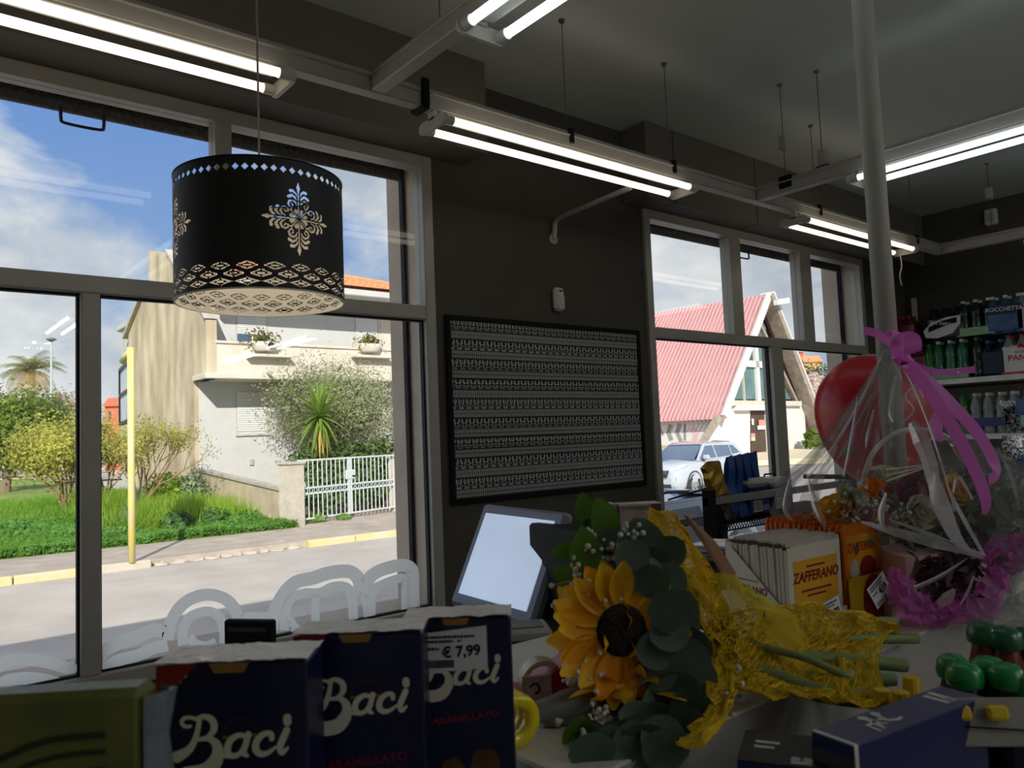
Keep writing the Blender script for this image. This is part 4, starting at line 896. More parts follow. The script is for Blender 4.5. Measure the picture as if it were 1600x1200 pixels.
# ================================================================ cars
M_carw = mat('pearl white car paint', srgb(196, 202, 212), .22, .1, var=.02, coat=.8); M_carb = mat('pale blue-silver car paint', srgb(176, 196, 220), .2, .3, var=.02, coat=.8)
M_cglass = mat('car glass', srgb(84, 104, 128), .04, .0, var=.1, spec=1.0, coat=.5); M_tyre = mat('tyre rubber', srgb(44, 43, 42), .85); M_rim = mat('alloy rim', srgb(186, 188, 190), .3, .8)
M_lamp = mat('clear head lamp', srgb(226, 230, 234), .1, .2, coat=1); M_trim = mat('dark car trim', srgb(52, 53, 55), .6); M_chrome = mat('chrome trim', srgb(200, 204, 208), .15, .9); M_int = mat('car interior', srgb(52, 50, 50), .9)
def car(label, P, head, paint, k=1.0, roof=1.6, belt=1.08):
    h = math.radians(head); t = thing('car', label, 'car', P, (0, 0, h)); R = lambda x: -x    # local +x is forward; x below counts back from the nose
    sts = [(0, .62, .36, .66), (.04, .74, .30, .80), (.16, .84, .25, .93), (.45, .90, .22, 1.0), (.85, .92, .21, 1.04), (1.2, .92, .21, belt), (2.4, .93, .21, belt+.03), (3.6, .93, .22, belt+.07), (4.15, .90, .26, belt+.06), (4.38, .84, .32, belt-.02), (4.46, .72, .4, belt-.2)]
    sec = lambda w, zb, zt: [(0, zb), (w*.86, zb), (w*.97, zb+.12), (w, zb+(zt-zb)*.45), (w*.985, zb+(zt-zb)*.72), (w*.94, zt-.06), (w*.86, zt-.01), (0, zt+.035)]
    vs, n = [], 0
    for x, w, zb, zt in sts:
        s_ = sec(w, zb, zt); ring = s_+[(-y, z) for y, z in s_[-2:0:-1]]; n = len(ring); vs += [(R(x*k), y, z) for y, z in ring]
    fs = [(i*n+j, i*n+(j+1) % n, (i+1)*n+(j+1) % n, (i+1)*n+j) for i in range(len(sts)-1) for j in range(n)]+[tuple(range(n)), tuple((len(sts)-1)*n+j for j in range(n))[::-1]]
    MB().add(vs, fs).build('body', paint, t, auto=35)
    A = lambda x, y, z: (R(x*k), y, z)
    wb, wt, tb, tt = (1.12, .76, belt+.0), (1.92, .60, roof-.05), (4.22, .72, belt+.08), (3.95, .58, roof-.08)
    def quad(name, ps, m, pr=t): return MB().slab([A(*p) for p in ps], (0, 0, .012)).build(name, m, pr)
    quad('windscreen', [(wb[0], -wb[1], wb[2]), (wb[0], wb[1], wb[2]), (wt[0], wt[1], wt[2]), (wt[0], -wt[1], wt[2])], M_cglass)
    quad('rear_window', [(tb[0], tb[1], tb[2]), (tb[0], -tb[1], tb[2]), (tt[0], -tt[1], tt[2]), (tt[0], tt[1], tt[2])], M_cglass)
    for s_ in (-1, 1):
        B_ = lambda x, z: A(x, s_*(.84+(z-belt)/(roof-belt)*-.22), z)
        for nm, poly in (('front_side_window', [(1.32, belt+.03), (2.38, belt+.04), (2.42, roof-.1), (1.98, roof-.1)]), ('rear_side_window', [(2.46, belt+.04), (3.4, belt+.06), (3.45, roof-.12), (2.5, roof-.1)]), ('quarter_window', [(3.48, belt+.1), (4.0, belt+.14), (3.75, roof-.14), (3.52, roof-.12)])):
            MB().slab([B_(*p) for p in poly], (0, s_*.012, 0)).build(nm, M_cglass, t)
        MB().slab([B_(1.12, belt-.02), B_(4.25, belt+.03), B_(3.98, roof-.04), B_(1.92, roof-.03)], (0, -s_*.03, 0)).build('pillar_frame', paint, t)
        MB().tube([A(1.98, s_*.55, roof-.01), A(2.8, s_*.57, roof+.03), A(3.8, s_*.55, roof-.02)], .014, 6).build('roof_rail', M_trim, t)
        mi = MB().box(A(1.42, s_*1.02, belt+.08), (.12, .22, .15), None, .04).build('mirror', paint, t); MB().box(A(1.42, s_*.92, belt+.01), (.06, .12, .04)).build('mirror_arm', M_trim, mi)
        m = MB(); m.slab([A(.06, s_*.52, .78), A(.12, s_*.80, .82), A(.52, s_*.90, .97), A(.36, s_*.72, .965), A(.1, s_*.55, .88)], (.03, s_*.02, .012)); m.build('head_lamp', M_lamp, t)
        MB().lathe([(0, -.03), (.09, -.03), (.105, 0), (.105, .02), (0, .02)], A(.05, s_*.66, .55), 12, Matrix.Rotation(PI/2, 3, 'Y') @ Matrix.Rotation(s_*-.3, 3, 'X')).build('fog_lamp', M_trim, t)
        MB().slab([A(4.2, s_*.86, .85), A(4.42, s_*.80, .85), A(4.38, s_*.78, 1.0), A(4.15, s_*.85, 1.02)], (-.02, s_*.03, 0)).build('tail_lamp', mat('tail lamp', srgb(150, 30, 28), .2), t)
        for wx in (.86, 3.56):
            c = A(wx, s_*.80, .35); Rw = Matrix.Rotation(PI/2, 3, 'X')
            MB().lathe([(.40, -.135), (.43, -.13), (.43, .135), (.40, .14)], c, 24, Rw).build('wheel_arch', M_trim, t)
            w = MB().lathe([(.22, -.11), (.33, -.115), (.355, -.08), (.355, .08), (.33, .115), (.22, .11), (.22, -.11)], c, 24, Rw).build('tyre', M_tyre, t, smooth=True)
            m = MB().lathe([(.0, -.07), (.05, -.10), (.05, .10), (.0, .07)], c, 12, Rw)
            for q in range(5):
                a = 2*PI*q/5+.3; d_ = V(math.cos(a), 0, math.sin(a)); e_ = V(-math.sin(a), 0, math.cos(a)); cc_ = Vector(c)+V(0, s_*.085, 0)
                m.slab([cc_-e_*.03+d_*.03, cc_+e_*.03+d_*.03, cc_+e_*.05+d_*.225, cc_-e_*.05+d_*.225], (0, s_*.02, 0))
            m.lathe([(.205, -.11), (.23, -.11), (.23, .11), (.205, .11)], c, 20, Rw); m.build('rim', M_rim, w)
            MB().lathe([(0, -.02), (.21, -.02), (.21, .02), (0, .02)], c, 16, Rw).build('brake_disc', M_trim, w)
    MB().slab([A(1.86, -.57, roof-.05), A(1.86, .57, roof-.05), A(2.5, .60, roof), A(2.5, -.60, roof)], (0, 0, .03)).build('roof', paint, t); 
    m = MB(); rp = [(1.86, .60, roof-.05), (2.4, .62, roof), (3.2, .62, roof-.005), (4.0, .58, roof-.07)]; vs = []
    for x, w, z in rp: vs += [A(x, -w-.03, z-.05), A(x, -w*.6, z+.02), A(x, w*.6, z+.02), A(x, w+.03, z-.05)]
    m.add(vs, [(4*i+j, 4*i+j+1, 4*i+j+5, 4*i+j+4) for i in range(3) for j in range(3)]); m.build('roof_panel', paint, t, smooth=True)
    MB().slab([A(-.03, -.50, .62), A(-.03, .50, .62), A(.0, .56, .83), A(.0, -.56, .83)], (.02, 0, 0)).build('grille', M_trim, t)
    for z in (.74, .78, .81): MB().b2(A(-.04, -.5, z), A(-.02, .5, z+.012)).build('grille_bar', M_chrome, t)
    MB().b2(A(-.03, -.26, .54), A(-.01, .26, .65)).build('number_plate', mat('white number plate', srgb(226, 228, 230), .4), t); MB().b2(A(-.034, .2, .54), A(-.02, .26, .65)).build('plate_band', mat('blue plate band', srgb(60, 110, 190), .4), t)
    m = MB(); m.b2(A(-.02, -.6, .30), A(.1, .6, .42)); m.build('lower_intake', M_trim, t); MB().b2(A(.0, -.72, .24), A(.12, .72, .30), .02).build('skid_plate', M_chrome, t)
    for s_ in (-1, 1): MB().b2(A(1.35, s_*.90, .2), A(3.1, s_*.95, .33), .02).build('sill_trim', M_trim, t)
    MB().b2(A(1.3, -.7, .5), A(4.1, .7, belt-.02)).build('cabin', M_int, t)
    for x, y in ((2.25, .38), (2.25, -.38), (3.3, .4), (3.3, -.4)): MB().box(A(x, y, belt+.12), (.12, .42, .5), None, .05).build('seat', M_int, t)
    return t
wp = onZ(1086, 776, ZR); hd = 187; hx = V(math.cos(math.radians(hd)), math.sin(math.radians(hd)), 0); lx = V(-hx.y, hx.x, 0)
car('pearl white off-road car parked in front of the church', wp+hx*.86-lx*.88, hd, M_carw)
car('pale blue car close outside the three-pane window, mostly hidden by the rack', V(7.9, 4.9, ZR), 0, M_carb, .95, 1.45, .98)

# ================================================================ pendant lampshade with cut-out patterns
def pendant():
    c0 = onD(409, 474, 1.587); R_, HT = .1655, .249; zb = c0.z
    t = thing('pendant_lamp', 'black drum lampshade with white cut-out medallions and zigzag band, hung by a thin cord', 'lamp', (c0.x, c0.y, zb))
    front = math.atan2(-c0.y, -c0.x); U = 2*PI*R_; nu, nv = 780, 188; du, dv = U/nu, HT/nv
    iu, iv = np.meshgrid(np.arange(nu), np.arange(nv)); u = (iu+.5)*du; v = (iv+.5)*dv; hole = np.zeros(u.shape, bool)
    # row of small diamonds under the rim
    p = U/60; x = (u % p)-p/2; hole |= (np.abs(x)+np.abs(v-(HT-.021)) < .0065)
    # three interlocking rows of stepped diamonds
    for k, z in enumerate((.0125, .0275, .0425)):
        p = U/21; x = ((u+(k % 2)*p/2) % p)-p/2; y = v-z; s_ = np.abs(np.round(x/.0042)*.0042)/.0245+np.abs(y)/.0092
        hole |= ((s_ > .60) & (s_ < .88) & (np.abs(x) < .023) & (np.abs(x) > .0012)) | ((np.abs(x) < .0068) & (np.abs(y) < .0017))
    hole &= ~(np.abs((u-(U*.5+.02)) % U) < .003) | (v > .06)
    # medallions
    def seg(px_, py_, pts, ws):
        ws = [w_*1.12 for w_ in ws]; d = np.full(px_.shape, 9.0)
        for (a, b_), (wa, wb) in zip(zip(pts[:-1], pts[1:]), zip(ws[:-1], ws[1:])):
            ax, ay = a; bx, by = b_[0]-ax, b_[1]-ay; tt = np.clip(((px_-ax)*bx+(py_-ay)*by)/(bx*bx+by*by+1e-12), 0, 1)
            d = np.minimum(d, np.hypot(px_-ax-bx*tt, py_-ay-by*tt)-(wa+(wb-wa)*tt)/2)
        return d < 0
    k_ = 1.36e-4
    def q(l): return [(a*k_, b_*k_) for a, b_ in l]
    for ang in (25, -73, 104, 195):
        cu = (math.radians(ang)*R_) % U
        X = (u-cu+U/2) % U-U/2; Y = v-(HT*.545)
        sel = (np.abs(X) < .078) & (np.abs(Y) < .078); xs_, ys_ = X[sel], Y[sel]; h = np.zeros(xs_.shape, bool)
        for r in range(4):
            a, b_ = [(xs_, ys_), (ys_, -xs_), (-xs_, -ys_), (-ys_, xs_)][r]
            h |= seg(a, b_, q([(0, 520), (0, 445), (0, 360), (0, 300), (0, 40)]), [4*k_, 54*k_, 16*k_, 17*k_, 17*k_])
            for m in (1, -1):
                am = a*m
                h |= seg(am, b_, q([(26, 325), (40, 360), (80, 395), (118, 388)]), [10*k_, 26*k_, 34*k_, 42*k_])
                h |= seg(am, b_, q([(26, 255), (50, 300), (95, 330), (150, 300)]), [10*k_, 26*k_, 34*k_, 40*k_])
                h |= seg(am, b_, q([(28, 190), (50, 240), (90, 262), (135, 245), (152, 200), (130, 158), (95, 160), (85, 195), (108, 212)]), [10*k_, 22*k_, 26*k_, 26*k_, 24*k_, 20*k_, 18*k_, 17*k_, 17*k_])
                h |= seg(am, b_, q([(26, 62), (42, 108)]), [16*k_, 52*k_])
            h |= seg(a, b_, q([(22, 22), (112, 112), (150, 108)]), [14*k_, 16*k_, 16*k_]) | seg(a, b_, q([(112, 112), (108, 150)]), [14*k_, 16*k_])
        hole[sel] |= h
    keep = ~hole.ravel(); th = front+(np.arange(nu)*du)/R_
    def shell(r):
        zz = np.arange(nv+1)*dv; V_ = np.stack([np.tile(r*np.cos(th), (nv+1, 1)), np.tile(r*np.sin(th), (nv+1, 1)), np.tile(zz[:, None], (1, nu))], -1).reshape(-1, 3)
        a = (iv*nu+iu).ravel(); b_ = (iv*nu+(iu+1) % nu).ravel(); f = np.stack([a, b_, b_+nu, a+nu], 1)[keep]
        used = np.unique(f); mp_ = np.zeros(len(V_), int); mp_[used] = np.arange(len(used)); return V_[used], mp_[f]
    V1, F1 = shell(R_); put('shade', np_mesh('shade', V1, F1, mat('black lampshade card', srgb(26, 26, 25), .55, var=.05), None, True), t)
    V2, F2 = shell(R_-.0015); put('shade_lining', np_mesh('shade_lining', V2, F2[:, ::-1], mat('cream lampshade lining', srgb(246, 236, 216), .8, var=.03), None, True), t)
    for z in (.0, HT): MB().lathe([(R_-.003, z-.0012), (R_+.0012, z-.0012), (R_+.0012, z+.0012), (R_-.003, z+.0012), (R_-.003, z-.0012)], (0, 0, 0), 72).build('rim', M_black if z else MATS['cream lampshade lining'], t)
    m = MB(); [m.tube([(0, 0, HT-.012), ((R_-.002)*math.cos(a), (R_-.002)*math.sin(a), HT-.006)], .002, 5) for a in (.4, 2.5, 4.6)]; m.build('spider', M_wire, t)
    MB().lathe([(0, HT-.02), (.02, HT-.02), (.022, HT-.07), (.016, HT-.08), (0, HT-.08)], (0, 0, 0), 14).build('bulb_holder', M_white, t)
    MB().lathe([(.012, HT-.08), (.03, HT-.115), (.03, HT-.135), (.018, HT-.15), (0, HT-.155)], (0, 0, 0), 16).build('bulb', mat('lit opal bulb', (1, .9, .72), .3, emit=1.0), t, smooth=True)
    lb = bpy.data.lights.new('bulb_light', 'POINT'); lb.energy = .2; lb.color = (1, .93, .84); lb.shadow_soft_size = .03; lo = put('bulb_light', lb, t, (0, 0, HT-.19))
    MB().tube([(0, 0, HT-.02), (0, 0, 2.6-zb), (0, 0, H-zb)], .0022, 6).build('cord', mat('clear grey cord', srgb(150, 146, 140), .4), t)
pendant()

# ================================================================ counter and till
M_cnt = mat('grey laminate', srgb(222, 218, 208), .45, var=.04); M_cntd = mat('grey laminate front', srgb(166, 164, 158), .5, var=.05)
LZ, LY0, LY1, LX0, LX1 = 1.28, .54, .96, .505, 2.1
ct = thing('sales_counter', 'grey laminate sales counter ledge under the bouquet and gift basket', 'counter', (LX0, LY0, 0))
MB().b2((0, 0, LZ-.03), (LX1-LX0, LY1-LY0, LZ), .003).build('ledge', M_cnt, ct); MB().b2((0, -.0015, 0), (LX1-LX0, -.0002, LZ-.0015)).build('front_panel', M_cntd, ct)
for x in (0.01, LX1-LX0-.03): MB().b2((x, .03, 0), (x+.02, LY1-LY0-.01, LZ-.03)).build('side_panel', M_cntd, ct)
tc_ = thing('till_desk', 'lower grey till desk behind the ledge carrying monitor and printer', 'desk', (.30, .975, 0))
MB().b2((0, 0, .97), (1.55, .75, 1.0), .003).build('desk_top', M_cnt, tc_); MB().b2((.02, .70, 0), (1.53, .73, .97)).build('modesty_panel', M_cntd, tc_)
for x in (0.02, 1.50): MB().b2((x, .02, 0), (x+.03, .7, .97)).build('side_panel', M_cntd, tc_)
DZ = 1.0
# touch monitor
mc = V(1.103, 1.387, 1.327)
mr = (Matrix.Rotation(math.radians(-92), 3, 'Z') @ Matrix.Rotation(math.radians(-25.5), 3, 'X') @ Matrix.Rotation(math.radians(1), 3, 'Y')).to_euler()
mo = thing('touch_monitor', 'tilted till touch screen glowing pale blue in a silver-grey bezel', 'monitor', (mc.x, mc.y, DZ))
bz = MB().box((0, .016, 0), (.31, .03, .25), None, .008).build('bezel', mat('grey-blue bezel', srgb(136, 142, 160), .25, var=.02), mo, (0, 0, mc.z-DZ)); bz.rotation_euler = mr
sm = flat_mat('lit pale blue screen', srgb(196, 214, 240), rough=.12, emit=.42, var=.06, scale=6)
o = MB().box((0, .0, .002), (.258, .003, .198), None, .001).build('screen', sm, bz)
MB().box((0, .045, -.02), (.24, .03, .17), None, .012).build('rear_housing', M_black, bz)
MB().tube([(.03, 0, .02), (.08, .0, .12), (.06, 0, mc.z-DZ)], [.05, .03, .025], 10).build('stand', M_black, mo); MB().b2((-.06, -.1, 0), (.17, .1, .02), .006).build('foot', M_black, mo)
# customer display, printer, terminal, till computer
cd = onD(391, 985, 1.62); g = thing('customer_display', 'small black display screen standing low in front of the window letters', 'display', (cd.x, cd.y, .0), (0, 0, math.radians(-52)))
MB().box((0, 0, cd.z-.02), (.112, .02, .085), None, .004).build('panel', M_black, g); MB().box((0, -.0105, cd.z+.004), (.09, .002, .01)).build('screen_strip', mat('dark grey strip', srgb(52, 54, 56), .2), g)
MB().tube([(0, .012, .0), (0, .012, cd.z-.03)], .016, 10).build('pole', M_black, g); MB().lathe([(0, 0), (.12, 0), (.12, .012), (.02, .02)], (0, .012, 0), 20).build('foot', M_black, g)
p = onD(838, 1060, 1.22); g = thing('receipt_printer', 'black receipt printer under the silver card terminal', 'printer', (p.x, p.y+.08, DZ), (0, 0, math.radians(-30)))
hp_ = onD(838, 1006, 1.24).z-DZ-.004
MB().box((0, 0, hp_/2), (.17, .2, hp_), None, .012).build('housing', M_black, g); MB().b2((-.06, -.104, hp_*.55), (.06, -.098, hp_*.6)).build('paper_slot', mat('slot grey', srgb(70, 70, 72), .4), g)
MB().b2((-.05, -.103, hp_*.3), (.03, -.099, hp_*.36)).build('front_panel', mat('dark printer panel', srgb(40, 41, 44), .2), g)
g2 = thing('card_terminal', 'flat silver card terminal lying on the black printer', 'terminal', (p.x, p.y+.08, DZ+hp_+.001), (0, 0, math.radians(-33)))
MB().box((0, 0, .011), (.155, .075, .022), None, .006).build('body', mat('silver plastic', srgb(176, 172, 164), .35, .2), g2); MB().box((.01, 0, .023), (.11, .05, .002)).build('keypad', mat('grey keys', srgb(110, 108, 104), .5), g2)
MB().tube([(-.0785, 0, .011), (-.0765, 0, .011)], .004, 8).build('socket', M_black, g2)
p = onD(893, 915, 1.62); g = thing('till_computer', 'tall black till computer behind the monitor and bouquet', 'computer', (p.x, p.y, DZ), (0, 0, math.radians(-15)))
hh = onD(893, 822, 1.62).z-DZ; MB().box((0, 0, hh/2), (.085, .22, hh), None, .006).build('case', M_black, g); MB().b2((-.04, -.112, .05), (.03, -.109, .07)).build('sticker', mat('teal sticker', srgb(90, 150, 160), .4), g)
for k in range(4): MB().b2((-.035, -.1125, hh*.3+k*.03), (.035, -.1095, hh*.3+k*.03+.008)).build('vent', mat('vent grey', srgb(48, 48, 50), .5), g)
p = onD(915, 832, 1.9); g = thing('label_printer', 'pale grey machine top peeping out behind the black computer', 'printer', (p.x, p.y, DZ), (0, 0, math.radians(-15)))
MB().box((0, 0, (p.z-DZ)/2), (.16, .14, p.z-DZ), None, .015).build('housing', M_rail, g); MB().b2((-.05, -.072, p.z-DZ-.05), (.05, -.069, p.z-DZ-.03)).build('slot', M_black, g)
# two pictured cartons
M_drape = mat('white draped picture', srgb(226, 214, 204), .5, scale=14, col2=srgb(150, 136, 128), stretch=(1, .2, .35))
for k, (x0, x1, lab) in enumerate(((932, 966, 'white carton with a draped cloth picture, left of two behind the bouquet'), (968, 1038, 'wider white carton with a draped cloth picture, right of two behind the bouquet'))):
    a, b_ = onD(x0, 790, 1.72), onD(x1, 794, 1.72); w = (b_-a).length; g = thing('carton', lab, 'box', (a.x, a.y, DZ), (0, 0, math.radians(-34)))
    hz_ = a.z-DZ; MB().b2((0, 0, 0), (w-.004, .055, hz_), .002).build('box_body', M_drape, g); MB().b2((.0, .0, hz_-.012), (w-.004, .054, hz_+.002)).build('top_flap', mat('pale carton top', srgb(214, 204, 194), .5), g)
    if k: MB().b2((w*.72, -.003, hz_-.06), (w-.006, .0, hz_-.0)).build('brown_panel', mat('brown carton print', srgb(92, 66, 54), .5), g)

# ================================================================ chocolate boxes in front
AZF = YAW-PI/2
FH = V(math.cos(YAW), math.sin(YAW), 0); RH = V(math.sin(YAW), -math.cos(YAW), 0)
M_navy = mat('navy carton', srgb(16, 20, 58), .32, var=.1); M_redc = mat('dark red print', srgb(132, 30, 34), .4); M_gold = mat('gold print', srgb(150, 112, 50), .4); M_creamp = mat('cream print', srgb(226, 222, 202), .5, var=.03)
M_film = mat('silvery shrink film', srgb(250, 248, 244), .45, scale=40, col2=srgb(230, 226, 220), bump=.6, bscale=55, coat=.1)
SHZ = 1.22
dsp = thing('display_shelf', 'dark display shelf carrying the chocolate boxes', 'shelf', onD(470, 1200, .66)*1.0, (0, 0, AZF)); dsp.location.z = 0
MB().b2((-.42, -.03, SHZ-.02), (.165, .10, SHZ), .003).build('shelf_board', M_cntd, dsp); MB().b2((-.40, .02, 0), (.15, .09, SHZ-.02)).build('column', M_cntd, dsp)
LOGO = [([(240, 505), (200, 508), (176, 482), (192, 450), (240, 444), (290, 458)], [22, 28, 30, 30, 26, 26]), ([(305, 450), (292, 530), (262, 620), (215, 680), (140, 722)], [34, 40, 46, 62, 84]),
        ([(275, 456), (335, 436), (392, 456), (412, 505), (398, 548), (355, 586), (300, 596)], [26, 38, 50, 54, 46, 34, 26]), ([(290, 600), (370, 592), (425, 632), (436, 700), (408, 765), (340, 826), (205, 850)], [26, 40, 66, 88, 108, 122, 118]),
        ([(640, 575), (585, 568), (525, 610), (505, 670), (530, 712), (590, 700), (630, 640)], [34, 40, 48, 52, 44, 36, 30]), ([(660, 560), (640, 630), (622, 690), (650, 712)], [46, 46, 44, 26]), ([(470, 700), (500, 722), (520, 715)], [20, 22, 20]),
        ([(830, 590), (822, 555), (770, 560), (722, 606), (712, 665), (745, 698), (800, 690), (858, 650)], [40, 40, 42, 50, 54, 46, 34, 20]), ([(940, 530), (912, 590), (888, 650), (902, 690), (945, 655)], [50, 52, 50, 40, 18]), ([(945, 445), (946, 470)], [62, 62])]
def logo_local(x, y):
    X, Y = 460+x/5.455, 980+y/5.455; u_ = (X-457)/203; return u_, -(Y-(992-.04*(X-457)))/203
def baci(px_l, px_r, py, D, wmm, label, deep=.052, price=False, picture=False):
    a, b_ = onD(px_l, py+(px_r-px_l)*.02, D), onD(px_r, py-(px_r-px_l)*.02, D); w = (V(b_.x, b_.y, 0)-V(a.x, a.y, 0)).length; zt = (a.z+b_.z)/2; h = zt-SHZ
    t = thing('chocolate_box', label, 'box', (a.x, a.y, SHZ), (0, 0, AZF), 'navy chocolate boxes')
    MB().b2((0, 0, .001), (w, deep, h-.002), .0018).build('carton', M_navy, t)
    # wrinkled film over the lid
    m = MB(); nx, ny = 26, 8; R2 = random.Random(int(px_l))
    for j in range(ny+1):
        for i in range(nx+1): m.v.append((-.001+(w+.002)*i/nx, -.001+(deep+.002)*j/ny, h+R2.uniform(0, .0011)+.0004*math.sin(i*.9+j)))
    for j in range(ny):
        for i in range(nx): q = j*(nx+1)+i; m.f.append((q, q+1, q+nx+2, q+nx+1)); m.m.append(0)
    m.build('shrink_film', M_film, t)
    e = -.0004
    def flat(name, poly, m_, k=0): MB().prism([(x*w, h+y*w) for x, y in poly], (0, e-.0002*k, 0), (1, 0, 0), (0, 0, 1), (0, 1, 0), .0003).build(name, m_, t)
    flat('red_corner', [(0.005, -.01), (.28, -.01), (.0, -.26)], M_redc); flat('gold_tab', [(.35, -.012), (.62, -.012), (.585, -.075), (.39, -.075)], M_gold)
    m = MB()
    for k in range(5): x = .20-.036*k; y = -.085-.036*k; m.prism([((x-.012)*w, h+(y-.004)*w), ((x+.004)*w, h+(y+.012)*w), ((x+.014)*w, h+(y+.002)*w), ((x-.002)*w, h+(y-.014)*w)], (0, e-.0004, 0), (1, 0, 0), (0, 0, 1), (0, 1, 0), .0003)
    m.build('corner_print', mat('pinkish print', srgb(170, 120, 116), .5), t)
    m = MB()
    for k, (pts, ws) in enumerate(LOGO):
        p2 = [logo_local(*q) for q in pts]; n0 = 5; sm_ = [(p.x, p.y) for p in spline([(x, y, 0) for x, y in p2], n0)]; wsm = []
        for i in range(len(ws)-1): wsm += [ws[i]+(ws[i+1]-ws[i])*k2/n0 for k2 in range(n0)]
        wsm.append(ws[-1]); wsm = [x/5.455/203 for x in wsm]; Lf, Rt = ribbon_poly(sm_, wsm); n = len(Lf); yy = e-.0006-.00005*k
        m.add([(p.x*w, yy, h+p.y*w) for p in Lf]+[(p.x*w, yy, h+p.y*w) for p in Rt], [(i, i+1, n+i+1, n+i) for i in range(n-1)])
        for c, r in ((sm_[0], wsm[0]/2), (sm_[-1], wsm[-1]/2)): m.add([((c[0]+r*math.cos(2*PI*j/14))*w, yy-.00002, h+(c[1]+r*math.sin(2*PI*j/14))*w) for j in range(14)], [tuple(range(14))])
    m.build('logo_lettering', M_creamp, t)
    arc = [(.56+.125*math.cos(x), -.50+.13*math.sin(x)) for x in np.linspace(.1, PI-.1, 14)]; Lf, Rt = ribbon_poly(arc, .012); n = len(Lf)
    MB().add([(p.x*w, e-.0005, h+p.y*w) for p in Lf]+[(p.x*w, e-.0005, h+p.y*w) for p in Rt], [(i, i+1, n+i+1, n+i) for i in range(n-1)]).build('gold_arc', mat('dull gold', srgb(60, 54, 44), .4), t)
    flat('gold_bar', [(.44, -.50), (.66, -.49), (.66, -.47), (.44, -.48)], M_gold, 1)
    if h/w > 1.0:
        me = text_mesh('CARAMELLATO', .085*w, mat('dark red lettering', srgb(120, 32, 58), .5), .0002, bold=.0002, sx=1.16); o = put('flavour_lettering', me, t, (w*.52, e-.0006, h-.97*w if not price else h-.92*w), rot=(PI/2, -.09, 0))
    if price:
        l = MB().prism([(.16*w, h-.50*w), (.775*w, h-.47*w), (.775*w, h-.085*w), (.155*w, h-.14*w)], (0, e-.0012, 0), (1, 0, 0), (0, 0, 1), (0, 1, 0), .0004).build('price_label', mat('white paper label', srgb(214, 218, 222), .6), t)
        put('price_lettering', text_mesh('€ 7,99', .135*w, M_black, .0001, bold=.0004), l, (.535*w, e-.0016, h-.315*w), rot=(PI/2, -.05, 0))
        m = MB(); R2 = random.Random(3)
        for (x0, x1, y, hh) in ((.19, .66, -.165, .022), (.19, .46, -.205, .022), (.50, .54, -.205, .02), (.19, .33, -.27, .024)): 
            x = x0
            while x < x1: l_ = R2.uniform(.012, .03); m.b2((x*w, e-.0016, h+(y-hh)*w), (min(x1, x+l_)*w, e-.0012, h+y*w)); x += l_+.008
        x = .20
        while x < .46: l_ = R2.choice((.004, .008, .012)); m.b2((x*w, e-.0016, h-.455*w), (min(.46, x+l_)*w, e-.0012, h-.385*w)); x += l_+.006
        m.build('small_print', M_black, l)
    if picture:
        for (x, y, r, q) in ((.42, -1.38, .13, 0), (.72, -1.33, .16, 1)):
            m = MB()
            for k in range(5): a_ = 2*PI*k/5+q; rr = r*.55; m.add([((x+rr*.6*math.cos(a_)+rr*math.cos(2*PI*j/9))*w, e-.0004-.00005*k, h+(y+rr*.6*math.sin(a_)+rr*math.sin(2*PI*j/9))*w) for j in range(9)], [tuple(range(9))])
            m.build('praline_picture', mat('praline print', srgb(120, 78, 48), .5, scale=30, col2=srgb(70, 42, 26)), t)
    return t
baci(243, 479, 1033, .62, 0, 'navy chocolate box, nearest of the three and closest to the green pack')
baci(457, 659, 988, .685, 0, 'navy chocolate box, middle one of the row of three', .045)
baci(630, 797, 964, .740, 0, 'navy chocolate box with a white price label reading 7,99', .045, True, True)

# green wrapped pack at the left edge
p = onD(91, 1110, .5); zt = 1.447
g = thing('wrapped_pack', 'olive green shrink-wrapped pack at the lower left picture edge', 'package', (p.x, p.y, SHZ), (0, 0, AZF+.06))
M_oliv = mat('olive green wrapper', srgb(116, 122, 54), .4, scale=16, col2=srgb(86, 92, 40), bump=.3, bscale=20)
MB().box((-.03, .014, (zt-SHZ)/2), (.165, .028, zt-SHZ), None, .005).build('pack_body', M_oliv, g)
m = MB()
for k in range(3):
    pts = [(-.10, (zt-SHZ)*(.55+.06*k)), (-.06, (zt-SHZ)*(.68+.05*k)), (-.01, (zt-SHZ)*(.77+.05*k)), (.03, (zt-SHZ)*(.79+.045*k))]; Lf, Rt = ribbon_poly([(q.x, q.y) for q in spline([(a, b_, 0) for a, b_ in pts], 5)], .0022+.001*k); n = len(Lf)
    m.add([(q.x, -.0016, q.y) for q in Lf]+[(q.x, -.0016, q.y) for q in Rt], [(i, i+1, n+i+1, n+i) for i in range(n-1)])
m.build('swirl_print', mat('dark olive print', srgb(44, 46, 24), .5), g)
MB().lathe([(0, 0), (.045, 0), (.045, .0008), (0, .0012)], (-.03, -.0008, (zt-SHZ)*.42), 24, Matrix.Rotation(PI/2, 3, 'X')).build('brown_disc_print', mat('brown print', srgb(64, 46, 22), .5), g)
m = MB(); x0 = .0535
for i in range(7):
    for j in range(9): m.v.append((x0+.016*max(0, math.sin(i/6*PI))**.7*(.6+.5*rnd.random()), .0+.028*i/6, (zt-SHZ)*(j/8)*.97+.003*rnd.random()))
for i in range(6):
    for j in range(8): q = i*9+j; m.f.append((q, q+1, q+10, q+9)); m.m.append(0)
m.build('film_fold', mat('grey clear film', srgb(110, 116, 124), .15, var=.2, bump=.6, bscale=40), g, smooth=True)

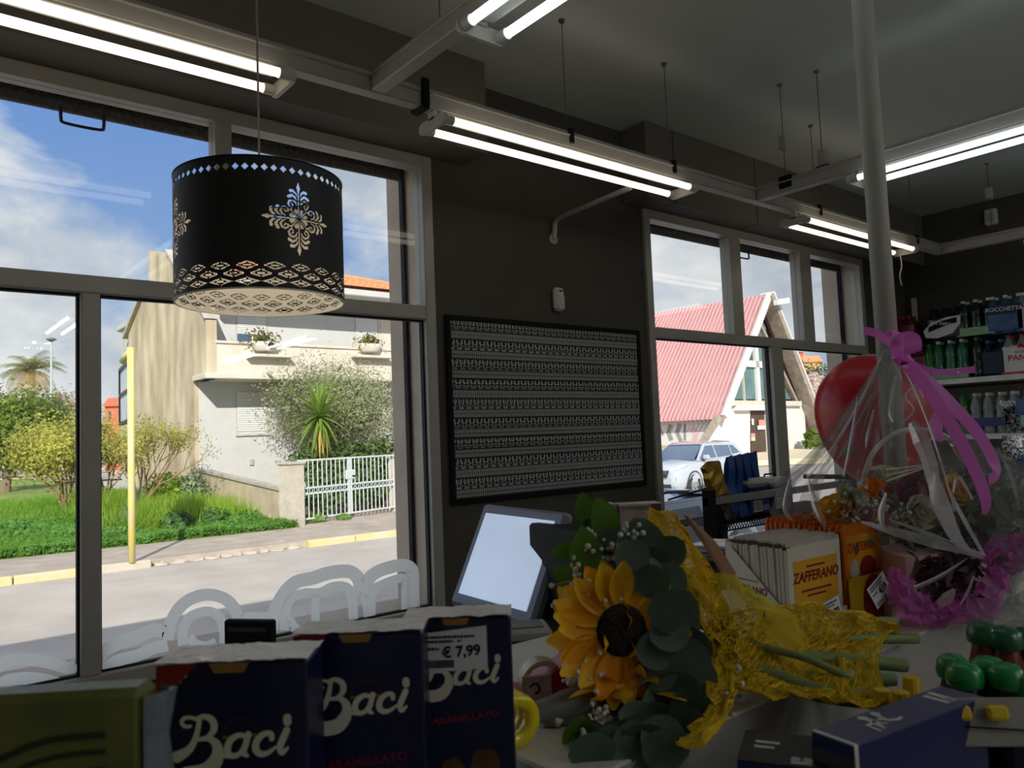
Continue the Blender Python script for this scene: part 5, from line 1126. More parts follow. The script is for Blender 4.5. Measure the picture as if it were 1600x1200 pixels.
# ================================================================ things on the ledge
# tape dispenser, roll, label gun, yellow tape
p = onD(842, 1118, .93); p = V(p.x, p.y, LZ)
g = thing('tape_dispenser', 'dark pink tape dispenser holding a roll of clear tape', 'dispenser', p, (0, 0, math.radians(-28)))
M_pink = mat('dark pink plastic', srgb(176, 34, 84), .35, var=.08)
m = MB(); m.prism([(-.06, 0), (.07, 0), (.07, .015), (.045, .058), (.03, .05), (-.02, .022), (-.06, .03)], (0, -.02, 0), (1, 0, 0), (0, 0, 1), (0, 1, 0), .04); m.build('cradle', M_pink, g)
rz = onD(846, 1058, .95).z-LZ
rr = MB().lathe([(.021, -.012), (.027, -.012), (.027, .012), (.021, .012), (.021, -.012)], (.005, 0, rz), 28, Matrix.Rotation(PI/2, 3, 'X')).build('tape_roll', mat('pale tape', srgb(206, 198, 166), .25, var=.1), g, smooth=False)
MB().lathe([(0, -.008), (.008, -.008), (.008, .008), (0, .008)], (.005, 0, rz), 12, Matrix.Rotation(PI/2, 3, 'X')).build('hub', M_black, g)
MB().b2((-.062, -.018, .03), (-.056, .018, .04)).build('cutter', M_wire, g)
p = onD(868, 1130, .86); p = V(p.x, p.y, LZ)
g = thing('label_gun', 'grey hand label gun lying beside the pink dispenser', 'tool', p, (0, 0, math.radians(-20)))
M_gun = mat('grey tool plastic', srgb(112, 114, 112), .45)
gz_ = onD(868, 1112, .86).z-LZ
MB().tube([(-.045, 0, gz_-.003), (-.02, 0, gz_+.002), (.03, 0, gz_+.008), (.06, 0, gz_+.0)], [.008, .012, .018, .016], 9).build('barrel', M_gun, g, smooth=True); MB().tube([(.03, 0, gz_), (.022, 0, gz_*.5), (-.012, 0, .011)], [.014, .012, .011], 8).build('grip', M_gun, g, smooth=True)
MB().tube([(-.002, -.008, gz_-.012), (.0, -.01, gz_*.55), (-.004, -.009, .012)], [.003, .005, .003], 7).build('trigger', M_white, g)
MB().tube([(.05, 0, .0), (.05, 0, gz_)], .012, 8).build('magazine', M_gun, g)
p = onD(806, 1188, .80); g = thing('yellow_tape', 'rolls of glossy yellow tape half hidden by the priced chocolate box', 'tape', V(p.x, p.y, LZ), (0, 0, math.radians(-10)))
M_ytape = mat('glossy yellow tape', srgb(238, 214, 20), .12, var=.15, coat=.6)
for k, y in enumerate((0, .014, .028)):
    MB().lathe([(.014, -.006), (.027, -.006), (.028, 0), (.027, .006), (.014, .006), (.013, 0), (.014, -.006)], (0, y, .0285), 28, Matrix.Rotation(PI/2, 3, 'X')).build('tape_roll', M_ytape if k < 2 else mat('cream tape core', srgb(220, 210, 170), .4), g, smooth=True)
p = onD(835, 1140, .90); g = thing('paper_card', 'pinkish printed card standing behind the label gun', 'card', V(p.x, p.y, LZ), (0, 0, math.radians(-35)))
MB().b2((-.012, 0, 0), (.022, .004, .042)).build('card', mat('pink white card', srgb(214, 190, 190), .6, scale=60, col2=srgb(160, 120, 124)), g); MB().tube(spline([(-.004, -.001, .03), (.004, -.001, .034), (.008, -.001, .026), (.002, -.001, .022)], 4), .0012, 5).build('print_curl', M_black, g)

# ---------------------------------------------------------------- saffron displays
def text_on(parent, body, size, m_, loc, rot=(PI/2, 0, 0), bold=.0003, sx=1, shear=0):
    return put('lettering', text_mesh(body, size, m_, .00015, bold=bold, sx=sx, shear=shear), parent, loc, rot=rot)
SA = onZ(1228, 855, 1.42); SYAW = math.radians(-3)
vv = V(math.cos(math.radians(76)), math.sin(math.radians(76)), 0); uu = V(math.cos(SYAW), math.sin(SYAW), 0)
M_sach = mat('white sachet paper', srgb(222, 214, 200), .6, var=.04); M_ylw = mat('saffron yellow print', srgb(226, 168, 34), .5, var=.06); M_dredt = mat('dark red lettering ink', srgb(122, 22, 30), .5); M_org = mat('orange sachet', srgb(222, 118, 20), .45, var=.06)
sw_, sh_, n_s = .143, .138, 15
loc_s = V(SA.x, SA.y, LZ)
box = thing('saffron_box', 'white saffron display box with a slanting cut side', 'box', loc_s, (0, 0, SYAW))
Ri = Matrix.Rotation(-SYAW, 3, 'Z'); vl = Ri @ vv; LEN = .132
bm_ = mat('white card', srgb(228, 218, 202), .55, var=.03)
MB().slab([V(-.003, -.002, .001), V(sw_+.003, -.002, .001), V(sw_+.003, 0, .001)+vl*LEN, V(-.003, 0, .001)+vl*LEN], (0, 0, .002)).build('base', bm_, box)
MB().slab([V(-.003, 0, .001), V(-.003, 0, .001)+vl*LEN, V(-.003, 0, sh_+.004)+vl*LEN, V(-.003, 0, sh_*.96)+vl*LEN*.93, V(-.003, 0, .045)+vl*LEN*.06, V(-.003, 0, .04)], (-.0012, 0, 0)).build('cut_side', bm_, box)
MB().slab([V(sw_+.003, 0, .001), V(sw_+.003, 0, .001)+vl*LEN, V(sw_+.003, 0, sh_+.004)+vl*LEN, V(sw_+.003, 0, .045)+vl*LEN*.06], (.0012, 0, 0)).build('cut_side', bm_, box)
MB().b2((-.004, -.0035, .001), (sw_+.004, -.002, .032)).build('front_lip', bm_, box)
az = math.atan2(vl.y, vl.x)+PI
# lettering on the cut side reads from the far end towards the front
side_rot = (Matrix(((-vl.x, 0, -1 if False else -(vl.y) if False else 0), (-vl.y, 0, 0), (0, 1, 0)))).to_euler() if False else None
xs_ax = -vl.normalized(); ys_ax = V(0, 0, 1); zs_ax = xs_ax.cross(ys_ax); Rs = frame_rot(xs_ax, ys_ax, zs_ax)
text_on(box, 'ZAFFERANO', .0155, M_dredt, V(-.0046, 0, .066)+vl*LEN*.64, Rs, .0004); text_on(box, '50', .019, M_dredt, V(-.0046, 0, .042)+vl*LEN*.62, Rs, .0004)
m = MB()
for z, l_ in ((.079, .05), (.055, .055)):
    c = V(-.0046, 0, z)+vl*LEN*.64; m.slab([c-xs_ax*l_*.5, c+xs_ax*l_*.5, c+xs_ax*l_*.5+V(0, 0, .0025), c-xs_ax*l_*.5+V(0, 0, .0025)], (-.0002, 0, 0))
m.build('side_small_print', mat('faint red print', srgb(176, 110, 104), .5), box)
def sachet_mesh_parts(t, m_face, front):
    MB().b2((0, 0, .003), (sw_, .0062, sh_), .001).build('packet', m_face, t)
    n = 24; poly = [(0, 0)]+[(sw_*i/n, .006+(.0022 if i % 2 else 0)) for i in range(n+1)]+[(sw_, 0)]
    MB().prism(poly, (0, .001, sh_-.001), (1, 0, 0), (0, 0, 1), (0, 1, 0), .0012).build('serrated_top', mat('greyish sachet edge', srgb(196, 188, 176), .6, scale=30) if front else M_org, t)
    if front: MB().b2((-.0006, .0005, sh_-.004), (.012, .0085, sh_+.0012), .0008).build('dark_corner', mat('dark serrated edge', srgb(66, 48, 36), .6), t)
def sachet(k, m_face, group, label, origin, white):
    t = thing('saffron_sachet', label, 'sachet', origin+vv*(k*LEN*.92/n_s), (rnd.uniform(-.01, .01), 0, SYAW+rnd.uniform(-.012, .012)), group); return t
s0_ = sachet(0, M_sach, None, 'front white saffron sachet with a yellow picture panel in the slanted box', loc_s+V(0, 0, .0), True); sachet_mesh_parts(s0_, M_sach, True)
pn = MB().b2((.014, -.0006, .028), (sw_-.012, .0, sh_-.022)).build('yellow_panel', M_ylw, s0_)
text_on(pn, 'ZAFFERANO', .0215, M_dredt, (sw_*.5, -.0009, sh_-.048), bold=.0006, shear=.2)
m = MB(); [m.b2((sw_*.5-l_/2, -.0009, z), (sw_*.5+l_/2, -.0006, z+.003)) for z, l_ in ((sh_-.034, .05), (.068, .08), (.060, .05))]; m.build('small_print', M_dredt, pn)
MB().slab([V(.016, -.0011, .03), V(sw_-.014, -.0011, .03), V(sw_-.014, -.0011, .052), V(sw_*.7, -.0011, .047), V(sw_*.45, -.0011, .04), V(.03, -.0011, .043)], (0, .0004, 0)).build('rice_picture', mat('white rice print', srgb(214, 212, 206), .6, scale=90, col2=srgb(170, 170, 166)), pn)
text_on(pn, '3', .02, M_dredt, (.03, -.0009, .045))
for k in range(1, n_s):
    t = clone(s0_, s0_.location+vv*(k*LEN*.92/n_s), (rnd.uniform(-.02, .01), 0, SYAW+rnd.uniform(-.012, .012)), 'white saffron sachet filed behind the front one in the slanted box'); t['group'] = 'white saffron sachets'
    t.location.z += rnd.uniform(0, .003)
s0_['group'] = 'white saffron sachets'
OA = loc_s+uu*(sw_+.013)+vv*.0
ob_ = thing('saffron_box', 'yellow saffron display box with a red oval picture', 'box', OA, (0, 0, SYAW))
ow = sw_*.80
MB().slab([V(-.003, -.004, .001), V(ow+.003, -.004, .001), V(ow+.003, 0, .001)+vl*.19, V(-.003, 0, .001)+vl*.19], (0, 0, .002)).build('base', M_ylw, ob_)
fr = MB().b2((-.003, -.0065, .001), (ow+.003, -.0045, .072)).build('front_panel', mat('yellow card', srgb(216, 172, 30), .5, var=.05), ob_)
for x in (-.0045, ow+.003): MB().slab([V(x, 0, .001), V(x, 0, .001)+vl*.19, V(x, 0, .08)+vl*.19, V(x, 0, .07)], (.0014, 0, 0)).build('side_panel', M_org, ob_)
def oval(parent, cx, cz, rx, rz_, y, m_, name): MB().add([(cx+rx*math.cos(2*PI*i/24), y, cz+rz_*math.sin(2*PI*i/24)) for i in range(24)], [tuple(range(24))]).build(name, m_, parent)
M_crim = mat('crimson print', srgb(134, 22, 36), .5, var=.3, scale=40)
oval(fr, ow*.6, .03, .034, .042, -.0069, M_crim, 'oval_picture')
so_ = thing('saffron_sachet', 'front orange saffron sachet with red lettering in the yellow box', 'sachet', OA+V(0, 0, 0), (0, 0, SYAW), 'orange saffron sachets')
MB().b2((0, 0, .003), (ow, .0062, sh_+.012), .001).build('packet', M_org, so_); n = 22
MB().prism([(0, 0)]+[(ow*i/n, .006+(.002 if i % 2 else 0)) for i in range(n+1)]+[(ow, 0)], (0, .001, sh_+.011), (1, 0, 0), (0, 0, 1), (0, 1, 0), .0012).build('serrated_top', M_org, so_)
pn = MB().b2((.008, -.0006, .075), (ow-.006, .0, sh_-.0)).build('face_panel', mat('golden panel', srgb(230, 158, 26), .5), so_)
text_on(pn, 'ZAFFERANO', .0205, mat('red saffron lettering', srgb(196, 44, 26), .5), (ow*.5, -.0009, sh_-.020), bold=.0005, shear=.1, sx=.86)
oval(pn, ow*.58, .082, .026, .020, -.0012, M_crim, 'bowl_picture'); oval(pn, ow*.22, .082, .012, .018, -.0012, mat('pale bulb print', srgb(206, 204, 200), .5), 'garlic_picture')
for k in range(1, 16):
    t = clone(so_, so_.location+vv*(k*.18/16), (rnd.uniform(-.02, .01), 0, SYAW+rnd.uniform(-.015, .015)), 'orange saffron sachet filed behind the front one in the yellow box')
def price_tag(px_, D, yaw, roll, txt, label, w=.052, h=.034):
    p = onD(*px_, D); g = thing('price_tag', label, 'label', p, (math.radians(-12), roll, yaw))
    MB().box((0, 0, 0), (w, .0008, h), None, .0003).build('card', mat('white paper label', srgb(214, 218, 222), .6), g)
    put('price_lettering', text_mesh(txt, .013, M_black, .0001, bold=.0004), g, (w*.14, -.0007, -.001), rot=(PI/2, 0, 0)); m = MB(); R2 = random.Random(5)
    for (x0, x1, z, hh) in ((-.022, .02, .013, .0025), (-.022, .012, .009, .0025), (-.022, -.008, .002, .0025), (-.022, .008, -.013, .006)):
        x = x0
        while x < x1: l_ = R2.uniform(.001, .0022); m.b2((x, -.0006, z-hh/2), (min(x1, x+l_), -.0004, z+hh/2)); x += l_+.001
    m.build('small_print', M_black, g)
price_tag((1375, 922), 1.19, SYAW, math.radians(-24), '4,19', 'white price tag reading 4,19 clipped askew on the yellow saffron box')
price_tag((1300, 957), 1.13, SYAW, math.radians(-8), '3,00', 'white price tag on the front of the slanted white saffron box')

# ---------------------------------------------------------------- sunflower bouquet lying on the ledge
bq = thing('bouquet', 'sunflower bouquet with eucalyptus in yellow net lying on the counter ledge', 'bouquet', (.78, .66, LZ)); BO = V(.78, .66, LZ)
def SD(x, y, D, m=.008):
    """sighting at depth D, lifted clear of the ledge it lies on"""
    p = onD(x, y, D)
    return onZ(x, y, LZ+m) if p.z < LZ+m else p
M_pet = leafy('sunflower petal', srgb(250, 168, 18), .35, .12, 18); M_disc = mat('dark sunflower disc', srgb(44, 28, 18), .9, scale=120, col2=srgb(22, 14, 10), bump=.8, bscale=200); M_euc = leafy('eucalyptus leaf', srgb(88, 106, 92), .2, .2, 14); M_eucl = leafy('pale eucalyptus leaf', srgb(140, 156, 144), .2, .15, 14); M_sleaf = leafy('fresh sunflower leaf', srgb(84, 122, 40), .35, .25, 16)
def petal_mesh(ln, w, curl, name, mt, n=6):
    vs, fs = [], []
    for i in range(n+1):
        t = i/n; ww = w*math.sin(PI*min(1, t*.92+.06))**.75*.5+.0004; z = curl*ln*t*t; x = ln*t; vs += [(x, -ww, z+.30*ww), (x, 0, z-.30*ww), (x, ww, z+.30*ww)]
    for i in range(n): b = 3*i; fs += [(b, b+3, b+4, b+1), (b+1, b+4, b+5, b+2)]
    m = MB().add(vs, fs); return m.mesh(name, mt, True)
M_pet2 = leafy('deep sunflower petal', srgb(232, 128, 10), .3, .15, 18); M_pet3 = leafy('pale sunflower petal', srgb(255, 194, 48), .35, .1, 18)
PETS = [petal_mesh(.052, .024, c, 'petal', m_) for c, m_ in ((.05, M_pet), (.3, M_pet3), (-.2, M_pet2), (.15, M_pet), (-.05, M_pet3))]
def axes(nz, roll=0):
    nz = Vector(nz).normalized(); x = nz.orthogonal().normalized(); x = Matrix.Rotation(roll, 3, nz) @ x; return Matrix((x, nz.cross(x), nz)).transposed()
def sunflower(parent, base, px_, D, nrm, r_disc, scale, npet=26):
    p = SD(*px_, D, .015)-base; R = axes(nrm)
    m = MB(); m.lathe([(0, .008), (r_disc*.5, .007), (r_disc*.85, .004), (r_disc, -.001), (r_disc*.8, -.008), (0, -.01)], (0, 0, 0), 24)
    rj = random.Random(int(px_[0]))
    o = m.build('sunflower', M_disc, parent, p, smooth=True); o.rotation_euler = R.to_euler()
    for k in range(npet):
        lay = k % 2; a = 2*PI*k/npet+rj.uniform(-.08, .08); e = Euler((0, rj.uniform(-.30, .10)+.18*lay, a)); q = put('petal', PETS[rj.randrange(5)], o, (math.cos(a)*r_disc*.85, math.sin(a)*r_disc*.85, -.003-.003*lay)); q.rotation_euler = e; s_ = scale*rj.uniform(.85, 1.15); q.scale = (s_, s_*1.05, s_)
    return o
toC = -c_f
sunflower(bq, BO, (972, 985), .868, toC*1.0+c_r*.15+c_u*.12, .029, 1.06, 32)
sunflower(bq, BO, (922, 985), .93, toC*.45-c_r*1.0+c_u*.05, .028, 1.1, 30)
sunflower(bq, BO, (972, 1092), .90, toC*.55-c_u*.75+c_r*.1, .028, 1.05, 26)
def leaf_mesh(ln, w, mt, name='leaf', pw=.6, fold=.15, n=10):
    vs, fs = [], []
    for i in range(n+1):
        t = i/n; ww = w*math.sin(PI*min(1, max(0, t)))**pw*.5+.0003; vs += [(ln*t, -ww, fold*ww), (ln*t, 0, -.05*ln*math.sin(PI*t)), (ln*t, ww, fold*ww)]
    for i in range(n): b = 3*i; fs += [(b, b+3, b+4, b+1), (b+1, b+4, b+5, b+2)]
    return MB().add(vs, fs).mesh(name, mt, True)
EU = leaf_mesh(.05, .044, M_euc, 'eucalyptus_leaf', .5); EUL = leaf_mesh(.05, .046, M_eucl, 'eucalyptus_leaf', .5); SL_ = leaf_mesh(.06, .034, M_sleaf, 'leaf', .85)
rl_ = random.Random(9)
def leaf_at(me, px_, D, ang, size, tilt=.3):
    """leaf whose midrib runs at ang in the picture plane, tilted"""
    a = math.radians(ang); x = (c_r*math.cos(a)+c_u*math.sin(a)+c_f*rl_.uniform(-tilt, tilt)).normalized(); z = (toC+c_r*rl_.uniform(-.5, .5)+c_u*rl_.uniform(-.2, .6)); z = (z-x*z.dot(x)).normalized(); y = z.cross(x)
    o = put(me.name.split('.')[0], me, bq, SD(*px_, D, .010)-BO-x*.025*size); o.rotation_euler = Matrix((x, y, z)).transposed().to_euler(); o.scale = (size*.88,)*3
for (x, y, D, an, sz, me) in [(1062, 950, .90, 60, 1.2, EU), (1050, 985, .862, 20, 1.1, EU), (1045, 950, .862, 70, 1.1, EU), (1030, 1015, .860, 0, 1.1, EU), (1022, 1050, .858, 200, 1.1, EU), (1060, 1085, .855, 60, 1.5, EU), (1030, 1110, .855, -80, 1.3, EU), (1075, 1030, .862, 90, 1.3, EU), (1018, 905, .868, 100, 1.0, EU), (990, 868, .872, 60, 1.0, EU), (1085, 1120, .87, -70, 1.3, EU), (1000, 1165, .87, 10, 1.2, EU), (1045, 1170, .87, -20, 1.2, EU), (950, 1165, .88, 190, 1.0, EU), (920, 1150, .89, 160, .9, EU), (1060, 1010, .895, 80, 1.25, EU), (1085, 1005, .90, 100, 1.1, EU), (1045, 1048, .88, 10, 1.35, EU), (1088, 1062, .895, 50, 1.4, EU), (1065, 1100, .885, -70, 1.5, EU), (1030, 1090, .88, -100, 1.2, EU),
    (1075, 1135, .90, -80, 1.2, EU), (1035, 1130, .89, -60, 1.1, EU), (1000, 895, .895, 80, 1.0, EU), (1012, 900, .885, -20, 1.05, EUL), (985, 872, .90, -80, .9, EUL), (1045, 905, .905, 75, 1.1, EU), (1025, 880, .92, 60, 1.1, EU), (1000, 835, .93, 110, 1.1, EU), (985, 865, .92, 90, 1.1, EU), (960, 905, .90, 100, 1.0, EU),
    (955, 850, .925, 110, 1.15, EU), (1010, 845, .94, 60, 1.2, EU), (950, 880, .93, 150, 1.0, EU), (915, 868, .915, 95, 1.25, SL_), (945, 815, .94, 110, 1.2, SL_), (930, 832, .95, 140, 1.1, EU), (895, 905, .94, 150, 1.05, SL_), (915, 800, .95, 100, .9, SL_), (885, 862, .96, 190, .8, SL_), (900, 1105, .90, -95, 1.3, SL_), (878, 1068, .92, 215, 1.15, SL_), (922, 1003, .872, 100, .8, SL_), (905, 1150, .91, -110, 1.1, SL_),
    (975, 1155, .93, -20, 1.2, EU), (1010, 1160, .92, 10, 1.2, EU), (1040, 1160, .93, -40, 1.2, EU), (920, 1175, .93, 190, 1.1, EU), (1000, 1130, .90, -30, 1.1, EU), (985, 1150, .91, 200, 1.1, EU), (1070, 975, .92, 20, 1.0, EU), (968, 930, .91, 60, .9, EU), (1050, 860, .95, 40, 1.0, EU)]:
    leaf_at(me, (x, y), D, an, sz)
M_gyp = mat('white gypsophila', srgb(226, 218, 210), .7)
for (x, y, D, n, r) in ((905, 895, .915, 16, .014), (940, 912, .885, 16, .014), (955, 938, .88, 8, .010), (886, 940, .91, 9, .009), (912, 1040, .875, 30, .018), (895, 1065, .88, 10, .010), (935, 1125, .875, 26, .017), (948, 1140, .88, 12, .012), (925, 845, .925, 10, .011), (958, 855, .915, 8, .009), (985, 825, .93, 6, .008), (905, 1155, .885, 8, .010), (1128, 1085, .93, 26, .022), (1132, 1060, .94, 14, .014)):
    m = MB(); c = SD(x, y, D, .010)-BO
    n = int(n*1.6)
    for k in range(n): q = c+V(rl_.gauss(0, r*.75), rl_.gauss(0, r*.75), rl_.gauss(0, r*.7)); m.ball(q, rl_.uniform(.0022, .0036), 7, 5); m.tube([q, c+(q-c)*.3+V(.003, .006, -.006)], .0004, 3, False)
    m.build('gypsophila', M_gyp, bq, smooth=True)
# stems
M_stm = mat('sunflower stem', srgb(120, 136, 84), .6, var=.15)
neck = onD(1150, 1020, 1.0)
for (x0, y0, D0, x1, y1, D1, r) in ((1010, 985, .91, 1432, 998, 1.13, .0075), (970, 1000, .95, 1415, 1040, 1.08, .0085), (1000, 1090, .93, 1398, 1062, 1.04, .008), (1060, 1080, .93, 1385, 1095, 1.01, .011), (1040, 960, .94, 1400, 970, 1.15, .006), (1050, 900, .96, 1365, 1080, 1.04, .005), (1060, 1100, .94, 1330, 1085, 1.03, .005)):
    a, b_ = SD(x0, y0, D0, r+.002), SD(x1, y1, D1, r+.002)
    mid = a.lerp(b_, .4).lerp(neck, .5); MB().tube([q-BO for q in spline([a, mid, a.lerp(b_, .75).lerp(neck, .1), b_], 5)], r, 8).build('stem', M_stm, bq, smooth=True)
# yellow sisal net: skeins of loose fibre over a thin veil
M_net = leafy('yellow sisal fibre', srgb(250, 220, 60), .45, .12, 20); M_veil = leafy('yellow tulle', srgb(238, 222, 60), .6, .08, 8)
def veil_mat(name, base, op):
    m = MATS[base].copy(); m.name = name; t = m.node_tree; out = [n for n in t.nodes if n.type == 'OUTPUT_MATERIAL'][0]; src = out.inputs[0].links[0].from_socket
    tr = t.nodes.new('ShaderNodeBsdfTransparent'); mi = t.nodes.new('ShaderNodeMixShader'); mi.inputs[0].default_value = op; t.links.new(tr.outputs[0], mi.inputs[1]); t.links.new(src, mi.inputs[2]); t.links.new(mi.outputs[0], out.inputs[0]); MATS[name] = m; return m
M_netv = veil_mat('open yellow net', 'yellow sisal fibre', .45); M_tul = veil_mat('sheer yellow tulle', 'yellow tulle', .7)
def sheet(rows, name, mt, fib=0, fm=None, noise=.004, sub=4):
    """sheet through a grid of (x, y, depth) sightings, with loose fibres woven over it"""
    G_ = [spline([tuple(SD(x, y, D, .021)) for x, y, D in r], sub) for r in rows]; cols = [spline([tuple(g_[k]) for g_ in G_], sub) for k in range(len(G_[0]))]; nu_, nv_ = len(cols), len(cols[0])
    P = [[Vector(cols[i][j])-BO+V(rl_.gauss(0, noise), rl_.gauss(0, noise), abs(rl_.gauss(0, noise))) for j in range(nv_)] for i in range(nu_)]
    m = MB(); m.add([p for c in P for p in c], [(i*nv_+j, (i+1)*nv_+j, (i+1)*nv_+j+1, i*nv_+j+1) for i in range(nu_-1) for j in range(nv_-1)]); o = m.build(name, mt, bq, smooth=True)
    if fib:
        m = MB()
        for k in range(fib):
            i, j = rl_.uniform(0, nu_-1.01), rl_.uniform(0, nv_-1.01); a = rl_.uniform(0, 2*PI); pts = []
            for s_ in range(9):
                ii, jj = min(nu_-1, max(0, i)), min(nv_-1, max(0, j)); A_ = P[int(ii)][int(jj)]; B2 = P[min(nu_-1, int(ii)+1)][min(nv_-1, int(jj)+1)]; pts.append(A_.lerp(B2, .5*(ii % 1+jj % 1))+toC*rl_.uniform(-.002, .007))
                i += math.cos(a)*.9; j += math.sin(a)*.9; a += rl_.uniform(-.7, .7)
            m.tube(pts, rl_.uniform(.00035, .0008), 3, False)
        m.build('net_fibre', fm or M_net, bq, kind='stuff')
sheet([[(1012, 800, .96), (1030, 880, .955), (1085, 960, .945), (1110, 1040, .94), (1095, 1120, .94), (1060, 1160, .94)], [(1050, 805, .985), (1085, 880, .98), (1120, 960, .97), (1140, 1040, .965), (1130, 1110, .965), (1095, 1165, .96)], [(1075, 850, 1.01), (1105, 900, 1.0), (1140, 965, .995), (1155, 1040, .985), (1150, 1080, .985), (1140, 1100, .98)]], 'net_collar', M_netv, 620)
sheet([[(1120, 960, .97), (1180, 950, 1.0), (1250, 945, 1.04), (1320, 955, 1.07), (1375, 965, 1.09), (1400, 985, 1.10)], [(1120, 1010, .95), (1180, 1000, .97), (1250, 995, 1.01), (1310, 1000, 1.04), (1350, 1000, 1.07), (1395, 992, 1.09)], [(1120, 1060, .945), (1170, 1065, .96), (1230, 1055, .99), (1280, 1040, 1.02), (1320, 1030, 1.05), (1370, 1015, 1.08)], [(1110, 1060, .95), (1170, 1085, .965), (1240, 1090, .985), (1300, 1100, 1.0), (1350, 1105, 1.01), (1385, 1098, 1.02)]], 'net_sleeve', M_netv, 900)
sheet([[(1150, 905, .985), (1170, 940, .98), (1195, 990, .975), (1230, 1055, .97)], [(1185, 930, .99), (1205, 950, .985), (1225, 985, .98), (1250, 1020, .98)], [(1215, 945, 1.0), (1230, 955, 1.0), (1245, 970, 1.0), (1255, 1000, .99)]], 'tulle', M_tul, 0, noise=.002)
sheet([[(1085, 905, .99), (1120, 900, .985), (1150, 900, .98), (1165, 925, .985)], [(1090, 960, .985), (1130, 965, .975), (1170, 950, .975), (1210, 950, .985)]], 'tulle', M_tul, 0, noise=.003)
# kraft paper tip
M_kraft = mat('brown kraft paper', srgb(142, 104, 72), .75, var=.1, bump=.2)
a_ = [onD(1068, 804, 1.02), onD(1098, 850, 1.015), onD(1130, 900, 1.01), onD(1166, 944, 1.0)]; b_2 = [onD(1076, 806, 1.035), onD(1118, 846, 1.05), onD(1150, 895, 1.04), onD(1167, 946, 1.005)]
m = MB(); vs = []
for i in range(4):
    for k in range(6): q = a_[i].lerp(b_2[i], k/5)+toC*.010*math.sin(PI*k/5)*(i < 3)-BO; vs.append(q)
m.add(vs, [(i*6+k, i*6+k+1, i*6+k+7, i*6+k+6) for i in range(3) for k in range(5)]); m.build('kraft_paper', M_kraft, bq, smooth=True)

# ================================================================ pole, balloon, gift basket
pb_ = onD(1397, 690, 1.50); pole_xy = (pb_.x, pb_.y)
g = thing('grey_pole', 'tall grey round pole standing on the counter behind the gift basket', 'pole', (pb_.x, pb_.y, LZ))
MB().tube([(0, 0, .004), (0, 0, .8), (0, 0, H-LZ)], .0205, 18, True).build('tube', mat('grey pole paint', srgb(176, 174, 166), .5, var=.04), g, smooth=True)
MB().lathe([(0, 0), (.05, 0), (.05, .004), (.022, .006)], (0, 0, 0), 20).build('foot_flange', M_rail, g)
bc = onD(1364, 654, 1.66)
g = thing('balloon', 'red balloon on a white stick between the pole and the window', 'balloon', (bc.x, bc.y, LZ))
# teardrop balloon: round top left, drawn down to the knot at the lower right
ax = (onD(1378, 765, 1.66)-onD(1352, 625, 1.66)).normalized(); Rb = axes(-ax)
prof = []
for i in range(25):
    t = i/24; a = PI*t; r = .124*math.sin(a)*(1-.30*(1-t)**2) ; z = -.138*math.cos(a) if t > .5 else -.150*math.cos(a)
    prof.append((max(.0005, r), z))
M_ball = mat('glossy red balloon', srgb(206, 18, 36), .34, var=.05, scale=3, coat=.1)
m = MB(); m.lathe(prof, bc-V(bc.x, bc.y, LZ), 36, Rb); m.build('balloon_skin', M_ball, g, smooth=True)
kt = bc+ax*.150-V(bc.x, bc.y, LZ)
MB().lathe([(.002, 0), (.007, .006), (.009, .012), (.003, .002)], kt, 12, axes(ax)).build('knot', M_ball, g)
MB().tube([kt+V(0, 0, .0), V(kt.x+.01, kt.y-.01, .003)], .003, 8).build('stick', M_white, g)
# gift basket
BC = onD(1455, 968, 1.30); BC = V(BC.x-.0, BC.y+.03, LZ)
gb = thing('gift_basket', 'pink box of flowers wrapped in clear cellophane with a purple ribbon bow', 'flower gift', BC)
def B6(x, y, D): return onD(x, y, D+.09)-BC
M_pbox = mat('pale pink box card', srgb(232, 190, 190), .5, var=.03)
bq0 = onZ(1421, 979, LZ+.0)-BC; wA = onZ(1545, 958, LZ)-BC-bq0; wB = onZ(1393, 966, LZ)-BC-bq0; wA.z = wB.z = 0
wB = wB.normalized()*.13; zt_b = onD(1408, 872, 1.235).z-LZ; zr = .022
q = [bq0, bq0+wA, bq0+wA+wB, bq0+wB]
MB().slab([V(p.x, p.y, .001) for p in q], (0, 0, zr)).build('box_foot', mat('white pink card', srgb(240, 214, 210), .5), gb)
cen = sum(q, V(0, 0, 0))/4; qi = [cen+(p-cen)*.93 for p in q]
MB().slab([V(p.x, p.y, zr+.001) for p in qi], (0, 0, zt_b-zr)).build('box_body', M_pbox, gb)
m = MB(); [m.tube([V(p.x, p.y, zr), V(p.x, p.y, zt_b)], .0016, 5) for p in qi]; m.build('box_edge', mat('pale card edge', srgb(246, 226, 222), .5), gb)
# dark foliage and ruff under the flowers
GDk = leafy('dark fern', srgb(46, 56, 36), .25, .35, 12); GGy = leafy('grey-green filler', srgb(128, 138, 112), .3, .3, 14); GBr = leafy('dull purple-brown leaves', srgb(98, 74, 78), .25, .3, 14)
fc = B6(1440, 800, 1.25)
def scatter(n, c, sp, m_, sz, name, asp=2.6):
    P = NR.normal(0, 1, (n, 3))*np.array(sp)+np.array(c); v, f = leaf_cloud(P, NR.normal(0, 1, (n, 3))+np.array([0, 0, .6]), sz, asp, .6); put(name, np_mesh(name, v, f, m_), gb, kind='stuff')
scatter(300, B6(1470, 860, 1.26), (.040, .030, .018), GDk, .035, 'dark_foliage'); scatter(260, B6(1450, 800, 1.28), (.07, .06, .03), GGy, .032, 'grey_foliage'); scatter(240, B6(1545, 800, 1.27), (.035, .035, .03), GGy, .045, 'grey_foliage', 4); scatter(260, B6(1480, 900, 1.16), (.035, .02, .022), GBr, .03, 'dark_leaves')
